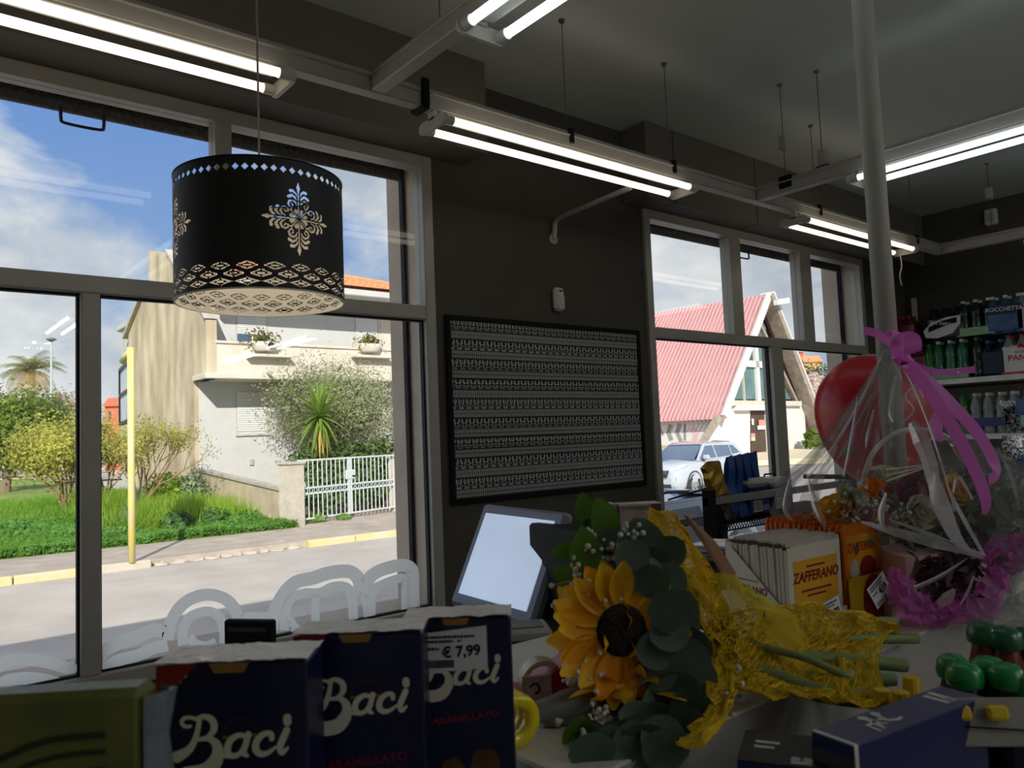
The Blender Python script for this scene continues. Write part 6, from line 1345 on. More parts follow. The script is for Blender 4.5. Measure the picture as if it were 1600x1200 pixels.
scatter(110, B6(1530, 770, 1.30), (.035, .03, .025), GGy, .06, 'sword_grass', 8)
def rose(px_, D, r, m_, nrm, layers=4, name='rose'):
    p = B6(*px_, D); R = axes(nrm, rl_.uniform(0, 6)); o = MB().ball((0, 0, -r*.25), r*.38, 10, 6).build(name, m_, gb, p, smooth=True); o.rotation_euler = R.to_euler()
    for L_ in range(layers):
        k = 3+L_*2; rr = r*(.28+.24*L_); hh = r*(.95-.14*L_)
        for i in range(k):
            a = 2*PI*i/k+L_*.6; vs, fs = [], []; w_ = 2*PI/k*.72
            for u_ in range(4):
                for v_ in range(4): aa = a+(v_/3-.5)*2*w_; rad = rr*(.45+.55*(u_/3)**.7)*(1+.10*(u_ == 3)); vs.append((rad*math.cos(aa), rad*math.sin(aa), -r*.4+hh*(u_/3)-.10*r*(abs(v_-1.5) > 1)*(u_ == 3)))
            for u_ in range(3):
                for v_ in range(3): b = u_*4+v_; fs.append((b, b+1, b+5, b+4))
            MB().add(vs, fs).build('petal', m_, o, smooth=True)
    return o
F = lambda n, c, tr=.35: leafy(n, srgb(*c), tr, .10, 20)
rose((1360, 812), 1.235, .027, F('pink rose', (232, 166, 176)), toC+c_u*.5-c_r*.3, 4, 'pink_rose'); rose((1302, 795), 1.22, .030, F('yellow rose', (242, 190, 44)), toC*.4+c_u*.8-c_r*.6, 4, 'yellow_rose')
rose((1425, 770), 1.22, .027, F('magenta rose', (168, 46, 108)), toC+c_u*.4, 4, 'magenta_rose'); rose((1402, 770), 1.25, .024, F('orange ranunculus', (226, 124, 60)), toC+c_u*.7-c_r*.4, 3, 'orange_ranunculus')
rose((1388, 745), 1.27, .028, F('cream rose', (226, 222, 196)), toC*.6+c_u, 4, 'cream_rose'); rose((1440, 800), 1.20, .027, F('cream rose', (226, 222, 196)), toC+c_u*.3+c_r*.2, 4, 'cream_rose'); rose((1492, 770), 1.24, .030, F('yellow rose', (242, 190, 44)), toC+c_u*.4+c_r*.5, 4, 'yellow_rose')
rose((1378, 748), 1.30, .022, F('magenta rose', (168, 46, 108)), c_u+toC*.3, 3, 'magenta_rose'); rose((1520, 800), 1.25, .026, F('dusky lilac rose', (186, 158, 168)), toC+c_u*.4+c_r*.5, 4, 'lilac_rose'); rose((1480, 815), 1.21, .022, F('dusky lilac rose', (186, 158, 168)), toC+c_u*.2, 3, 'lilac_rose'); rose((1330, 775), 1.27, .022, F('pale green bud', (196, 200, 160)), c_u+toC*.4-c_r*.5, 3, 'pale_bud')
OP_ = petal_mesh(.030, .006, .3, 'petal', F('orange lily petal', (236, 138, 40)))
o = MB().ball((0, 0, 0), .006, 8, 6).build('orange_spider_flower', F('orange lily petal', (236, 138, 40)), gb, B6(1366, 772, 1.19), smooth=True); o.rotation_euler = axes(toC*.6+c_u-c_r*.3).to_euler()
for k in range(16): q_ = put('petal', OP_, o, (0, 0, 0)); q_.rotation_euler = Euler((0, rnd.uniform(-.9, -.1), k*2*PI/16))
for (x, y, D, n, r) in ((1326, 805, 1.2, 22, .014), (1318, 785, 1.22, 12, .010), (1372, 800, 1.17, 14, .010), (1345, 785, 1.2, 14, .010), (1410, 805, 1.19, 14, .010), (1460, 790, 1.2, 10, .010)):
    m = MB(); c = B6(x, y, D)
    for k in range(n): q_ = c+V(rl_.gauss(0, r), rl_.gauss(0, r), rl_.gauss(0, r)); m.ball(q_, rl_.uniform(.002, .0036), 6, 4); m.tube([q_, c+V(0, .01, -.02)], .0004, 3, False)
    m.build('filler_blossom', mat('greenish white filler', srgb(206, 204, 188), .7), gb, smooth=True)
for (x0, y0, x1, y1) in ((1312, 755, 1330, 790), (1322, 765, 1345, 800)): MB().tube([B6(x0, y0, 1.23), B6((x0+x1)/2, (y0+y1)/2, 1.22), B6(x1, y1, 1.22)], [.003, .010, .004], 7).build('green_bud', mat('green bud', srgb(128, 136, 92), .6), gb, smooth=True)
# arched handle
MB().tube([p for p in spline([B6(1345, 800, 1.26), B6(1348, 755, 1.27), B6(1362, 712, 1.275), B6(1388, 684, 1.28), B6(1422, 671, 1.285), B6(1465, 676, 1.29), B6(1500, 700, 1.295), B6(1518, 740, 1.30), B6(1525, 790, 1.30)], 5)], .0046, 8).build('handle', mat('white wicker handle', srgb(222, 216, 208), .6), gb, smooth=True)
m = MB()
for k in range(3): m.tube([B6(1385, 734+k*9, 1.16), B6(1448, 726-k*2+(k*4), 1.165)], .0012, 5)
m.build('white_tie', M_white, gb)
# cellophane: pleated shell gathered at the bow, flaring at the flowers, tucked round the box
M_cello = glassy('clear cellophane', (.97, .98, .98), .93, .05, .35, 26, 1.6)
ctr = lambda z: B6(1455, 900, 1.27).lerp(B6(1392, 530, 1.24), min(1, z))
top_c = B6(1390, 535, 1.23); RHu, FHu = RH, FH
rj = random.Random(21)
fold = [rj.uniform(-1, 1) for _ in range(200)]
lev = [(545, 1390, .006, .006), (575, 1392, .020, .016), (620, 1397, .052, .04), (670, 1400, .092, .07), (715, 1404, .128, .095), (755, 1408, .172, .115), (800, 1412, .182, .125), (840, 1422, .172, .12), (872, 1446, .125, .10), (900, 1462, .100, .088), (935, 1466, .098, .085), (965, 1466, .105, .085)]
nS = 112; rings = []
for li, (y, x, rx, ry) in enumerate(lev):
    c = B6(x, y, 1.235); c.z = max(c.z, .004); r_ = []
    for k in range(nS):
        a = 2*PI*k/nS; pl = (.16 if li > 1 else .3)*math.sin(a*9+fold[k//14]*2+li*.25)*fold[(k//7) % 40]+.07*math.sin(a*23+li*.9+fold[(k//4) % 60]*3)+.06*fold[(k*3+li*17) % 200]
        k_ = 1+pl*(.9 if li < 9 else .5); r_.append(c+(RHu*.9-FHu*.50)*math.cos(a)*rx*k_*1.08+FHu*math.sin(a)*ry*k_*.62+V(0, 0, .008*fold[(k*5+li*3) % 200]*(0 < li < 11)))
    rings.append(r_)
sub = 3; fine = []
for i in range(len(rings)-1):
    for s_ in range(sub): fine.append([rings[i][k].lerp(rings[i+1][k], s_/sub)+V(rj.uniform(-1, 1), rj.uniform(-1, 1), rj.uniform(-1, 1))*.0022*(s_ > 0) for k in range(nS)])
fine.append(rings[-1])
m = MB(); m.add([V(p.x, p.y, max(.0015, p.z)) for r_ in fine for p in r_], [(i*nS+k, i*nS+(k+1) % nS, (i+1)*nS+(k+1) % nS, (i+1)*nS+k) for i in range(len(fine)-1) for k in range(nS)])
mc_ = M_cello.node_tree; o_ = [n for n in mc_.nodes if n.type == 'OUTPUT_MATERIAL'][0]; sk = o_.inputs[0].links[0].from_socket
dl_ = mc_.nodes.new('ShaderNodeBsdfTranslucent'); dl_.inputs[0].default_value = (.9, .9, .92, 1); mi_ = mc_.nodes.new('ShaderNodeMixShader'); mi_.inputs[0].default_value = .07; mc_.links.new(sk, mi_.inputs[1]); mc_.links.new(dl_.outputs[0], mi_.inputs[2]); mc_.links.new(mi_.outputs[0], o_.inputs[0])
me = m.mesh('cellophane', M_cello); put('cellophane', me, gb)
# sharp pleats, folds and loose corners of the film
leafy('white film', srgb(246, 246, 248), .6, .05, 30, .12); glassy('shiny film', (.9, .9, .92), .9, .12, .3, 60, 3.5)
M_cfold = veil_mat('highlight-white film fold', 'white film', .62); nt_ = M_cfold.node_tree; g_ = nt_.nodes.new('ShaderNodeBsdfGlossy'); g_.inputs[0].default_value = (.95, .95, 1, 1); g_.inputs[1].default_value = .22; dm = [n for n in nt_.nodes if n.type == 'BSDF_PRINCIPLED'][0]; nt_.links.new(g_.outputs[0], dm.outputs[0].links[0].to_socket)  # white in the film colour stands in for window highlights on the folds
def fold_strip(pts, w, name='film_fold'):
    P = spline([tuple(onD(x, y, D+.05+max(0, 1410-x)*.0011)) for x, y, D in pts], 5); ws = w if isinstance(w, (list, tuple)) else [w]*len(pts); ws = [q_*.7 for q_ in ws]; n = len(P); vs = []
    for i, p in enumerate(P):
        t = (P[min(n-1, i+1)]-P[max(0, i-1)]).normalized(); sd = t.cross(toC).normalized(); f_ = i/(n-1)*(len(ws)-1); j = min(len(ws)-2, int(f_)) if len(ws) > 1 else 0; ww = ws[j]+(ws[min(len(ws)-1, j+1)]-ws[j])*(f_-j)
        nf = V(-.87, .44, .24) if p.x > 1.14 else toC; sd = (t.cross(nf).normalized()+sd*.35).normalized(); ww *= 1.25; vs += [p-sd*ww/2-BC, p+nf*ww*.12-BC, p+sd*ww/2-BC]
    fs = []
    for i in range(n-1): b = 3*i; fs += [(b, b+1, b+4, b+3), (b+1, b+2, b+5, b+4)]
    return MB().add(vs, fs).build(name, M_cfold, gb)
for pts, w in (([(1383, 545, 1.2), (1345, 625, 1.16), (1300, 700, 1.12), (1262, 745, 1.12)], [.003, .006, .004, .008]), ([(1340, 620, 1.15), (1330, 690, 1.12), (1318, 745, 1.1)], [.003, .009, .004]), ([(1365, 640, 1.16), (1356, 680, 1.14), (1353, 700, 1.14)], [.004, .008, .002]),
    ([(1402, 560, 1.2), (1425, 600, 1.16), (1446, 650, 1.13), (1470, 720, 1.11), (1492, 800, 1.11)], [.002, .004, .004, .004, .003]), ([(1400, 585, 1.18), (1392, 640, 1.15), (1396, 660, 1.14)], [.004, .012, .004]), ([(1424, 660, 1.1), (1440, 690, 1.08), (1455, 735, 1.08), (1462, 790, 1.08)], [.012, .030, .026, .010]), ([(1462, 740, 1.09), (1470, 790, 1.09), (1500, 850, 1.12), (1535, 868, 1.13)], [.006, .040, .034, .012]),
    ([(1480, 760, 1.1), (1505, 810, 1.11), (1538, 868, 1.13)], [.004, .010, .008]), ([(1345, 815, 1.12), (1395, 830, 1.12), (1460, 848, 1.12), (1536, 872, 1.13)], [.003, .014, .020, .008]), ([(1390, 812, 1.11), (1440, 830, 1.11), (1500, 852, 1.12), (1538, 872, 1.13)], [.002, .008, .010, .006]), ([(1430, 918, 1.12), (1470, 900, 1.12), (1512, 872, 1.12)], [.008, .008, .002]),
    ([(1455, 955, 1.14), (1480, 935, 1.13), (1492, 920, 1.12)], [.003, .022, .003]), ([(1500, 945, 1.14), (1512, 925, 1.13), (1522, 900, 1.13)], [.003, .006, .004]), ([(1395, 962, 1.15), (1415, 945, 1.14), (1440, 955, 1.14)], [.006, .022, .004]), ([(1235, 745, 1.14), (1226, 790, 1.13), (1238, 815, 1.13), (1258, 828, 1.13)], [.004, .012, .008, .005]), ([(1262, 745, 1.12), (1275, 790, 1.11), (1290, 825, 1.11)], [.004, .018, .010]),
    ([(1490, 770, 1.1), (1498, 745, 1.1), (1520, 780, 1.1)], [.004, .006, .004]), ([(1385, 770, 1.1), (1377, 800, 1.1), (1380, 825, 1.1)], [.003, .014, .008]), ([(1430, 600, 1.14), (1415, 620, 1.14), (1428, 640, 1.14), (1410, 660, 1.13)], [.003, .005, .003, .004]), ([(1560, 700, 1.2), (1585, 760, 1.2), (1597, 830, 1.2)], [.003, .008, .004])):
    fold_strip(pts, w)
# ribbon bow with long curling ends
M_rib = leafy('purple satin ribbon', srgb(232, 124, 218), .4, .05, 10, .3)
def strip(pts, w, nrm, name, parent=gb, mt=M_rib):
    P = spline([tuple(onD(x, y, D+.06)-BC) for x, y, D in pts], 7); n = len(P); vs = []; ws = [q_*.78 for q_ in w] if isinstance(w, (list, tuple)) else [w, w]
    for i, p in enumerate(P):
        t = (P[min(n-1, i+1)]-P[max(0, i-1)]).normalized(); sd = t.cross(nrm).normalized(); f_ = i/(n-1)*(len(ws)-1); j = min(len(ws)-2, int(f_)); ww = ws[j]+(ws[j+1]-ws[j])*(f_-j); vs += [p-sd*ww/2, p+sd*ww/2]
    return MB().add(vs, [(2*i, 2*i+1, 2*i+3, 2*i+2) for i in range(n-1)]).build(name, mt, parent, smooth=True)
nz = toC
strip([(1402, 560, 1.19), (1435, 590, 1.14), (1468, 635, 1.10), (1498, 685, 1.08), (1524, 735, 1.07), (1540, 780, 1.06), (1538, 804, 1.06)], [.020, .028, .027, .026, .024, .022, .008], nz, 'ribbon_tail')
strip([(1405, 556, 1.20), (1448, 592, 1.18), (1495, 640, 1.17), (1530, 680, 1.17), (1552, 720, 1.16), (1556, 740, 1.15), (1545, 752, 1.13)], [.018, .026, .028, .028, .030, .024, .016], nz+c_r*.3, 'ribbon_tail')
strip([(1404, 552, 1.21), (1440, 575, 1.19), (1480, 582, 1.19), (1523, 577, 1.19)], [.014, .013, .011, .014], nz, 'ribbon_tail')
strip([(1412, 548, 1.20), (1388, 534, 1.19), (1372, 522, 1.18), (1350, 516, 1.18)], [.008, .014, .017, .016], nz, 'ribbon_tail')
strip([(1468, 640, 1.18), (1462, 665, 1.17), (1470, 690, 1.16)], [.014, .030, .010], nz, 'ribbon_tail')
strip([(1404, 560, 1.19), (1424, 552, 1.14), (1424, 528, 1.14), (1402, 536, 1.17), (1398, 556, 1.19)], [.014, .034, .036, .026, .014], nz+c_u*.3, 'bow_loop'); strip([(1404, 556, 1.20), (1412, 530, 1.22), (1392, 519, 1.22), (1388, 530, 1.22), (1400, 552, 1.20)], [.010, .014, .016, .012, .010], nz+c_u*.6, 'bow_loop')
strip([(1402, 558, 1.18), (1414, 570, 1.15), (1408, 560, 1.16)], [.012, .020, .012], nz, 'bow_loop')
M_org_ = veil_mat('purple organza', 'purple satin ribbon', .72)
for pts, w in (([(1398, 890, 1.12), (1412, 928, 1.12), (1438, 958, 1.13), (1470, 958, 1.13), (1500, 952, 1.14)], .045), ([(1470, 955, 1.15), (1510, 955, 1.15), (1545, 930, 1.16), (1566, 895, 1.17)], .055), ([(1530, 875, 1.16), (1560, 855, 1.17), (1585, 850, 1.18), (1606, 842, 1.18)], .03), ([(1545, 900, 1.17), (1570, 885, 1.18), (1598, 878, 1.18)], .04)):
    P = spline([tuple(onD(x, y, D+.06)-BC) for x, y, D in pts], 6); n = len(P); vs = []
    for i in range(n):
        t = (P[min(n-1, i+1)]-P[max(0, i-1)]).normalized(); sd = t.cross(toC).normalized(); en = math.sin(PI*(i+.6)/(n+.2))**.5
        for q in range(8): f_ = q/7-.5; vs.append(P[i]+sd*f_*w*en*(1+.5*rj.uniform(-1, 1)*(q in (0, 7)))+toC*.010*math.sin(q*2.1+i*.7)+V(rj.uniform(-1, 1), rj.uniform(-1, 1), rj.uniform(-1, 1))*.004)
    for q_ in range(len(vs)): vs[q_].z = max(.002, vs[q_].z)
    MB().add(vs, [(8*i+q, 8*i+q+1, 8*i+9+q, 8*i+8+q) for i in range(n-1) for q in range(7)]).build('organza', M_org_, gb)

# ================================================================ bottle shelves on the end wall
SX0, SX1 = 6.50, 6.96
M_shelf = mat('white metal shelf', srgb(222, 220, 212), .5, var=.03)
z_s1 = onX(1530, 590, SX0).z; z_s2 = onX(1530, 679, SX0).z; sy1 = 2.93; sy0 = .2
sh = thing('wall_shelving', 'white metal shelving with bottled drinks along the dark end wall', 'shelf', (SX1, (sy0+sy1)/2, 0))
for z, d_ in ((z_s1, 0), (z_s2, .0), (z_s2-.42, 0), (z_s2-.80, 0), (.12, -.0)):
    MB().b2((SX0-SX1, sy0-(sy0+sy1)/2, z-.03), (0, sy1-(sy0+sy1)/2, z), .003).build('shelf_board', M_shelf, sh); MB().b2((SX0-SX1-.012, sy0-(sy0+sy1)/2, z-.034), (SX0-SX1, sy1-(sy0+sy1)/2, z+.006)).build('price_strip', mat('pale price strip', srgb(232, 230, 222), .3), sh)
for y in (sy0, (sy0+sy1)/2, sy1-.03): MB().b2((-.03, y-(sy0+sy1)/2, 0), (.01, y-(sy0+sy1)/2+.03, z_s1+.75)).build('upright', M_shelf, sh)
MB().b2((-.004, sy0-(sy0+sy1)/2, .1), (.006, sy1-(sy0+sy1)/2, z_s1-.05)).build('back_panel', mat('beige back panel', srgb(150, 144, 132), .6), sh)
def bottle_parts(parent, x, y, z, k, m_b, m_cap, h=.315, r=.042):
    pr = [(0, 0), (r*.8, .0), (r, .012), (r, h*.16), (r*.94, h*.20), (r, h*.24), (r, h*.44), (r*.88, h*.50), (r*.88, h*.54), (r, h*.60), (r*.97, h*.68), (r*.75, h*.80), (r*.36, h*.90), (r*.33, h*.94)]
    b = MB().lathe(pr, (x, y, z), 14).build('bottle', m_b, parent, smooth=True)
    MB().lathe([(r*.36, h*.93), (r*.38, h*.93), (r*.38, h), (0, h)], (x, y, z), 12).build('cap', m_cap, b); return b
def bottle_mat(name, c, rough=.12, a=.35):
    m = mat(name, srgb(*c), rough, var=.08, scale=10, trans=a, coat=.3); return m
def pack(label, y0, z, kind, m_b, m_cap, n=3, m_band=None, band=(.03, .10), wrap=True, text=None, tcol=None, tz=.15, ts=.05, h=.315, wrapm=None, depth=2, group='drink bottle packs on the end wall', shear=0):
    t = thing('bottle_pack', label, 'bottle pack', (SX0+.05, y0, z), group=group); r = .042
    for i in range(n):
        for j in range(depth): bottle_parts(t, r+.002+j*.088, -(r+.002+i*.088), .001, 0, m_b, m_cap, h)
    W_ = n*.088
    if m_band: MB().b2((-.002, -W_-.001, band[0]), (.0, .001, band[1])).build('label_band', m_band, t)
    if wrapm: MB().box((.088*depth/2-.001, -W_/2, h*.36+.006), (.088*depth+.006, W_+.006, h*.72), None, .02).build('wrapper', wrapm, t)
    if text:
        o = put('lettering', text_mesh(text, ts, tcol, .0003, bold=.0012, shear=shear), t, (-.006, -W_/2, tz), rot=(PI/2, 0, -PI/2))
    return t
Yp = lambda x, y=540: onX(x, y, SX0+.05).y
M_grn = bottle_mat('green water bottle', (60, 138, 104)); M_vgrn = bottle_mat('vivid green bottle', (44, 150, 52)); M_dgrn = bottle_mat('dark green bottle', (30, 62, 42)); M_clr = bottle_mat('clear water bottle', (206, 216, 214), .08, .6); M_blu = bottle_mat('blue water bottle', (70, 116, 160)); M_dblu = bottle_mat('dark blue bottle', (26, 42, 66)); M_redb = bottle_mat('dark red pack', (96, 18, 28), .3, 0); M_dark = bottle_mat('dark cola bottle', (38, 26, 24), .15, .1)
cg, cw, cb, cr_ = mat('green cap', srgb(40, 110, 60), .4), mat('white cap', srgb(214, 214, 210), .4), mat('blue cap', srgb(50, 80, 140), .4), mat('red cap', srgb(190, 30, 40), .4)
M_whl = mat('white label print', srgb(222, 222, 218), .5, var=.04); M_ltg = mat('pale green label', srgb(150, 190, 140), .5, scale=30)
zz = z_s1+.001
pack('two vivid green bottles on the upper shelf beside the purple bow', Yp(1421), zz, 0, M_vgrn, cg, 2, h=.30)
pack('green water bottle pack, lower one on the upper shelf', Yp(1453), zz, 0, M_grn, cw, 3, M_ltg, (.012, .09)); pack('dark green pack on the upper shelf right of the pale green one', Yp(1513), zz, 0, M_dgrn, cg, 1)
pack('dark blue bottle pack on the upper shelf left of the red and white one', Yp(1530), zz, 0, M_dblu, cb, 2, h=.28, wrapm=mat('dark blue wrapper', srgb(24, 38, 62), .3, var=.2, scale=14))
tp = pack('white and red wrapped water pack on the upper shelf at the picture edge', Yp(1563), zz, 0, M_clr, cr_, 3, h=.30, wrapm=mat('white water wrapper', srgb(222, 220, 220), .35, var=.05))
MB().b2((-.0035, -.267, .012), (-.003, .003, .075)).build('red_band', mat('orange red print', srgb(214, 74, 40), .4), tp); MB().b2((-.0036, -.267, .075), (-.003, .003, .086)).build('green_band', mat('dull green print', srgb(120, 140, 110), .4), tp)
rt = mat('red lettering', srgb(196, 40, 44), .5)
put('brand_lettering', text_mesh('PANNA', .062, rt, .0003, bold=.001), tp, (-.0045, -.150, .125), rot=(PI/2, 0, -PI/2)); put('brand_lettering', text_mesh('ACQUA', .024, rt, .0003, bold=.0005), tp, (-.0045, -.135, .17), rot=(PI/2, 0, -PI/2))
m = MB(); [m.prism([(0, 0), (.012, .012), (0, .034), (-.012, .012)], (-.0045, -.135+dx, .195+dz), (0, -1, 0), (0, 0, 1), (-1, 0, 0), .0004) for dx, dz in ((0, .008), (-.013, 0), (.013, 0))]; m.build('emblem', rt, tp)
z2 = zz+.318
pack('dark red drink pack stacked high in the dark corner', Yp(1392), zz, 0, M_redb, cr_, 3, wrapm=mat('dark red wrapper', srgb(110, 18, 30), .35, var=.1), h=.31)
pack('second dark red drink pack on top of the first in the corner', Yp(1394), z2, 0, M_redb, cr_, 2, wrapm=mat('dark red wrapper', srgb(110, 18, 30), .35, var=.1), h=.24)
v_ = pack('dark wrapped pack with a black and white slanted label, stacked above the green bottles', Yp(1449), z2, 0, M_dark, M_black, 3, wrapm=mat('black wrapper', srgb(30, 30, 28), .3), h=.26)
m = MB(); m.prism([(-.008, .045), (-.02, .10), (.04, .155), (.16, .19), (.262, .192), (.26, .13), (.20, .06), (.08, .03)], (-.0045, 0, -.01), (0, -1, 0), (0, 0, 1), (-1, 0, 0), .0005); m.build('oval_label', M_whl, v_)
m = MB(); m.prism([(.018, .085), (.02, .125), (.12, .165), (.235, .18), (.235, .14), (.12, .115)], (-.0055, 0, -.01), (0, -1, 0), (0, 0, 1), (-1, 0, 0), .0004); m.build('label_banner', M_black, v_)
put('brand_lettering', text_mesh('NA VVETO', .038, M_whl, .0003, bold=.001), v_, (-.0065, -.128, .130), rot=(PI/2+0, .27, -PI/2))
pack('green bottle pack with silver reflections, stacked on the upper tier', Yp(1497), z2, 0, M_dgrn, cw, 3, M_ltg, (.012, .075), h=.29)
k_ = pack('blue water pack with white lettering, stacked on the upper tier', Yp(1543), z2, 0, M_blu, cw, 3, h=.29, wrapm=mat('blue water wrapper', srgb(84, 124, 166), .35, scale=9, col2=srgb(48, 70, 116)))
MB().prism([(0.0, .15), (.02, .20), (.12, .222), (.25, .215), (.262, .18), (.2, .145)], (-.0045, 0, 0), (0, -1, 0), (0, 0, 1), (-1, 0, 0), .0004).build('dark_banner', mat('navy banner', srgb(30, 42, 80), .4), k_)
put('brand_lettering', text_mesh('ROCCHETTA', .042, M_whl, .0003, bold=.0008), k_, (-.0056, -.132, .182), rot=(PI/2, .04, -PI/2))
pack('pale wrapped pack at the picture edge on the upper tier', Yp(1590), z2, 0, M_clr, cw, 2, h=.29, wrapm=mat('pale wrapper', srgb(200, 196, 200), .4))
z3 = z_s2+.001; Yq = lambda x: onX(x, 640, SX0+.05).y
pack('two dark green bottles on the second shelf behind the ribbon', Yq(1474), z3, 0, M_vgrn, cg, 2); 
pack('clear water bottles with a purple band on the second shelf', Yq(1512), z3, 0, M_clr, cw, 3, mat('purple label band', srgb(66, 56, 118), .4), (.06, .125)); pack('clear bottles at the picture edge on the second shelf', Yq(1571), z3, 0, M_clr, cw, 2, mat('orange label band', srgb(206, 120, 90), .4), (.03, .09))
b_ = thing('blue_pack', 'dark blue wrapped pack on the third shelf behind the cellophane', 'package', (SX0+.05, onX(1548, 725, SX0+.05).y, z_s2-.419)); MB().box((.1, -.12, .09), (.2, .3, .17), None, .03).build('wrapper', mat('deep blue wrapper', srgb(28, 36, 92), .35, scale=14, var=.3), b_); MB().box((.1, -.12, .183), (.16, .24, .02), None, .008).build('top_fold', mat('blue fold', srgb(44, 60, 120), .35), b_)
# speaker box in the corner, dark
# ================================================================ black wire rack in front of the three-pane window
ry0, ry1 = 2.32, 2.62
rp = onY(1107, 765, ry0); rx0 = rp.x; rx1 = onY(1262, 790, ry0).x+.5; rzt = rp.z; rzs = onY(1118, 822, ry0).z
rk = thing('wire_rack', 'black metal wire rack holding pouches and blue packs by the three-pane window', 'rack', (rx0, ry0, 0))
for x in (0, rx1-rx0):
    for y in (0, ry1-ry0): xx = x+(.5 if y and not x else 0); MB().b2((xx-.03, y-.02, 0), (xx+.03, y+.02, rzt if not y else rzs), .003).build('post', M_blackm, rk)
for y in (0,): MB().b2((-.03, y-.014, rzt-.075), (rx1-rx0, y+.014, rzt-.040)).build('top_rail', mat('grey steel bar', srgb(150, 150, 150), .4, .4), rk)
for x in (rx1-rx0,): MB().b2((x-.014, 0, rzt-.04), (x+.014, ry1-ry0, rzt-.012)).build('side_rail', M_blackm, rk)
for z in (rzs, rzs-.45, .15):
    for y in (0, ry1-ry0): MB().b2((0, y-.004, z-.035), (rx1-rx0, y+.004, z-.028)).build('shelf_edge', M_blackm, rk); MB().b2((0, y-.004, z-.004), (rx1-rx0, y+.004, z+.003)).build('shelf_edge', M_blackm, rk)
    m = MB(); n = int((rx1-rx0)/.022)
    for i in range(n): x = (rx1-rx0)*(i+.5)/n; m.tube([(x, 0, z-.001), (x, ry1-ry0, z-.001)], .0022, 4, False); m.tube([(x-.011, 0, z-.03), (x, 0, z), (x+.011, 0, z-.03)], .0026, 4, False)
    m.build('wire_mesh', M_blackm, rk, kind='stuff')
MB().tube([(0, .0, rzs+.16), (.06, .05, rzs+.18), (.0, .25, rzs+.12)], .005, 6).build('brace', M_blackm, rk)
M_pouch = mat('dark blue pouch', srgb(40, 92, 168), .35, scale=10, col2=srgb(24, 50, 110), bump=.5, bscale=26); M_pouchr = mat('pouch red print', srgb(130, 70, 70), .4)
for k in range(4):
    a = onY(1134+k*12.5, 714-k*2.2, 2.45); g = thing('blue_pouch', ['dark blue refill pouch, first of four by the gold bag', 'dark blue refill pouch, second of four on the rack', 'dark blue refill pouch, third of four on the rack', 'dark blue refill pouch, last of four next to the grey-lidded pack'][k], 'pouch', (a.x+.01, 2.45, rzs+.004), (0, 0, .05*k-.2), 'blue pouches on the rack')
    h = a.z-rzs-.005; vs = []
    for i in range(9):
        t = i/8; wd = (.026+.006*math.sin(t*5+k))*(1 if t < .9 else .9); dp = .05*(1-t)**.5*(.5+.3*math.sin(t*9+k))+.004
        vs += [(-wd+.016*t, -dp, h*t), (wd+.02*t, -dp*.8, h*t+(.01 if i == 8 else 0)), (wd+.02*t, dp, h*t), (-wd+.016*t, dp, h*t)]
    MB().add(vs, [(4*i+j, 4*i+(j+1) % 4, 4*i+4+(j+1) % 4, 4*i+4+j) for i in range(8) for j in range(4)]+[(3, 2, 1, 0), (32, 33, 34, 35)]).build('pouch_body', M_pouch, g, auto=50)
    MB().b2((-.03, -.052, h*.28), (.03, -.046, h*.34)).build('red_print', M_pouchr, g)
a = onY(1112, 745, 2.40); g = thing('gold_bag', 'crumpled gold foil bag leaning out at the rack end', 'bag', (a.x+.10, 2.42, rzs+.004)); h = onY(1130, 722, 2.4).z-rzs
m = MB(); R2 = random.Random(4); vs = []
for i in range(10):
    t = i/9; cx = .02-.10*t; wd = .05+.035*t
    for j in range(8): an = 2*PI*j/8; vs.append((cx+wd*math.cos(an)*(1+R2.uniform(-.15, .15)), .05*math.sin(an)*(1-.6*t)*(1+R2.uniform(-.3, .3)), h*t*(1-.08*(j in (3, 4, 5)))+R2.uniform(-.006, .006)*(0 < i)))
m.add(vs, [(8*i+j, 8*i+(j+1) % 8, 8*i+8+(j+1) % 8, 8*i+8+j) for i in range(9) for j in range(8)]+[tuple(range(8))[::-1], tuple(72+j for j in range(8))]); m.m = [0 if f[0] >= 32 else 1 for f in m.f]
m.build('bag_body', [mat('gold foil', srgb(176, 142, 50), .3, .5, var=.3, scale=20), mat('brown bag paper', srgb(58, 44, 40), .5)], g)
M_gl = mat('grey lid plastic', srgb(196, 192, 188), .4); M_bb = mat('deep blue plastic pack', srgb(22, 26, 84), .3, var=.1)
for k, (x0, x1, lab) in enumerate(((1174, 1204, 'deep blue pack with a grey rounded lid, left one on the rack'), (1208, 1240, 'deep blue pack with a grey rounded lid, right one on the rack'))):
    a, b_ = onY(x0, 770, 2.40), onY(x1, 770, 2.40); w = b_.x-a.x; g = thing('lidded_pack', lab, 'pack', (a.x, 2.40, rzs+.004), group='grey-lidded blue packs'); zt = onY(x0+14, 744, 2.42).z-rzs-.004
    MB().b2((0, 0, 0), (w, .17, zt*.72), .012).build('body', M_bb, g); MB().box((w/2, .085, zt*.84), (w+.012, .18, zt*.27), None, .025).build('lid', M_gl, g)
    MB().tube([(w*.25, .085, zt*.97), (w*.3, .085, zt*1.07), (w*.75, .085, zt*1.07), (w*.8, .085, zt*.97)], .005, 6).build('carry_handle', M_blackm, g)
    m = MB(); R2 = random.Random(k); x = w*.1
    bc_ = MB().b2((w*.08, -.0012, .018), (w*.52, -.0004, .075)).build('label', M_whl, g)
    while x < w*.5: l_ = R2.choice((.002, .004, .006)); m.b2((x, -.0018, .022), (x+l_, -.0012, .07)); x += l_+.004
    m.build('barcode', M_black, bc_); MB().b2((w*.56, -.001, .02), (w*.9, -.0004, .05)).build('small_print', mat('grey-blue print', srgb(110, 116, 150), .5), g)
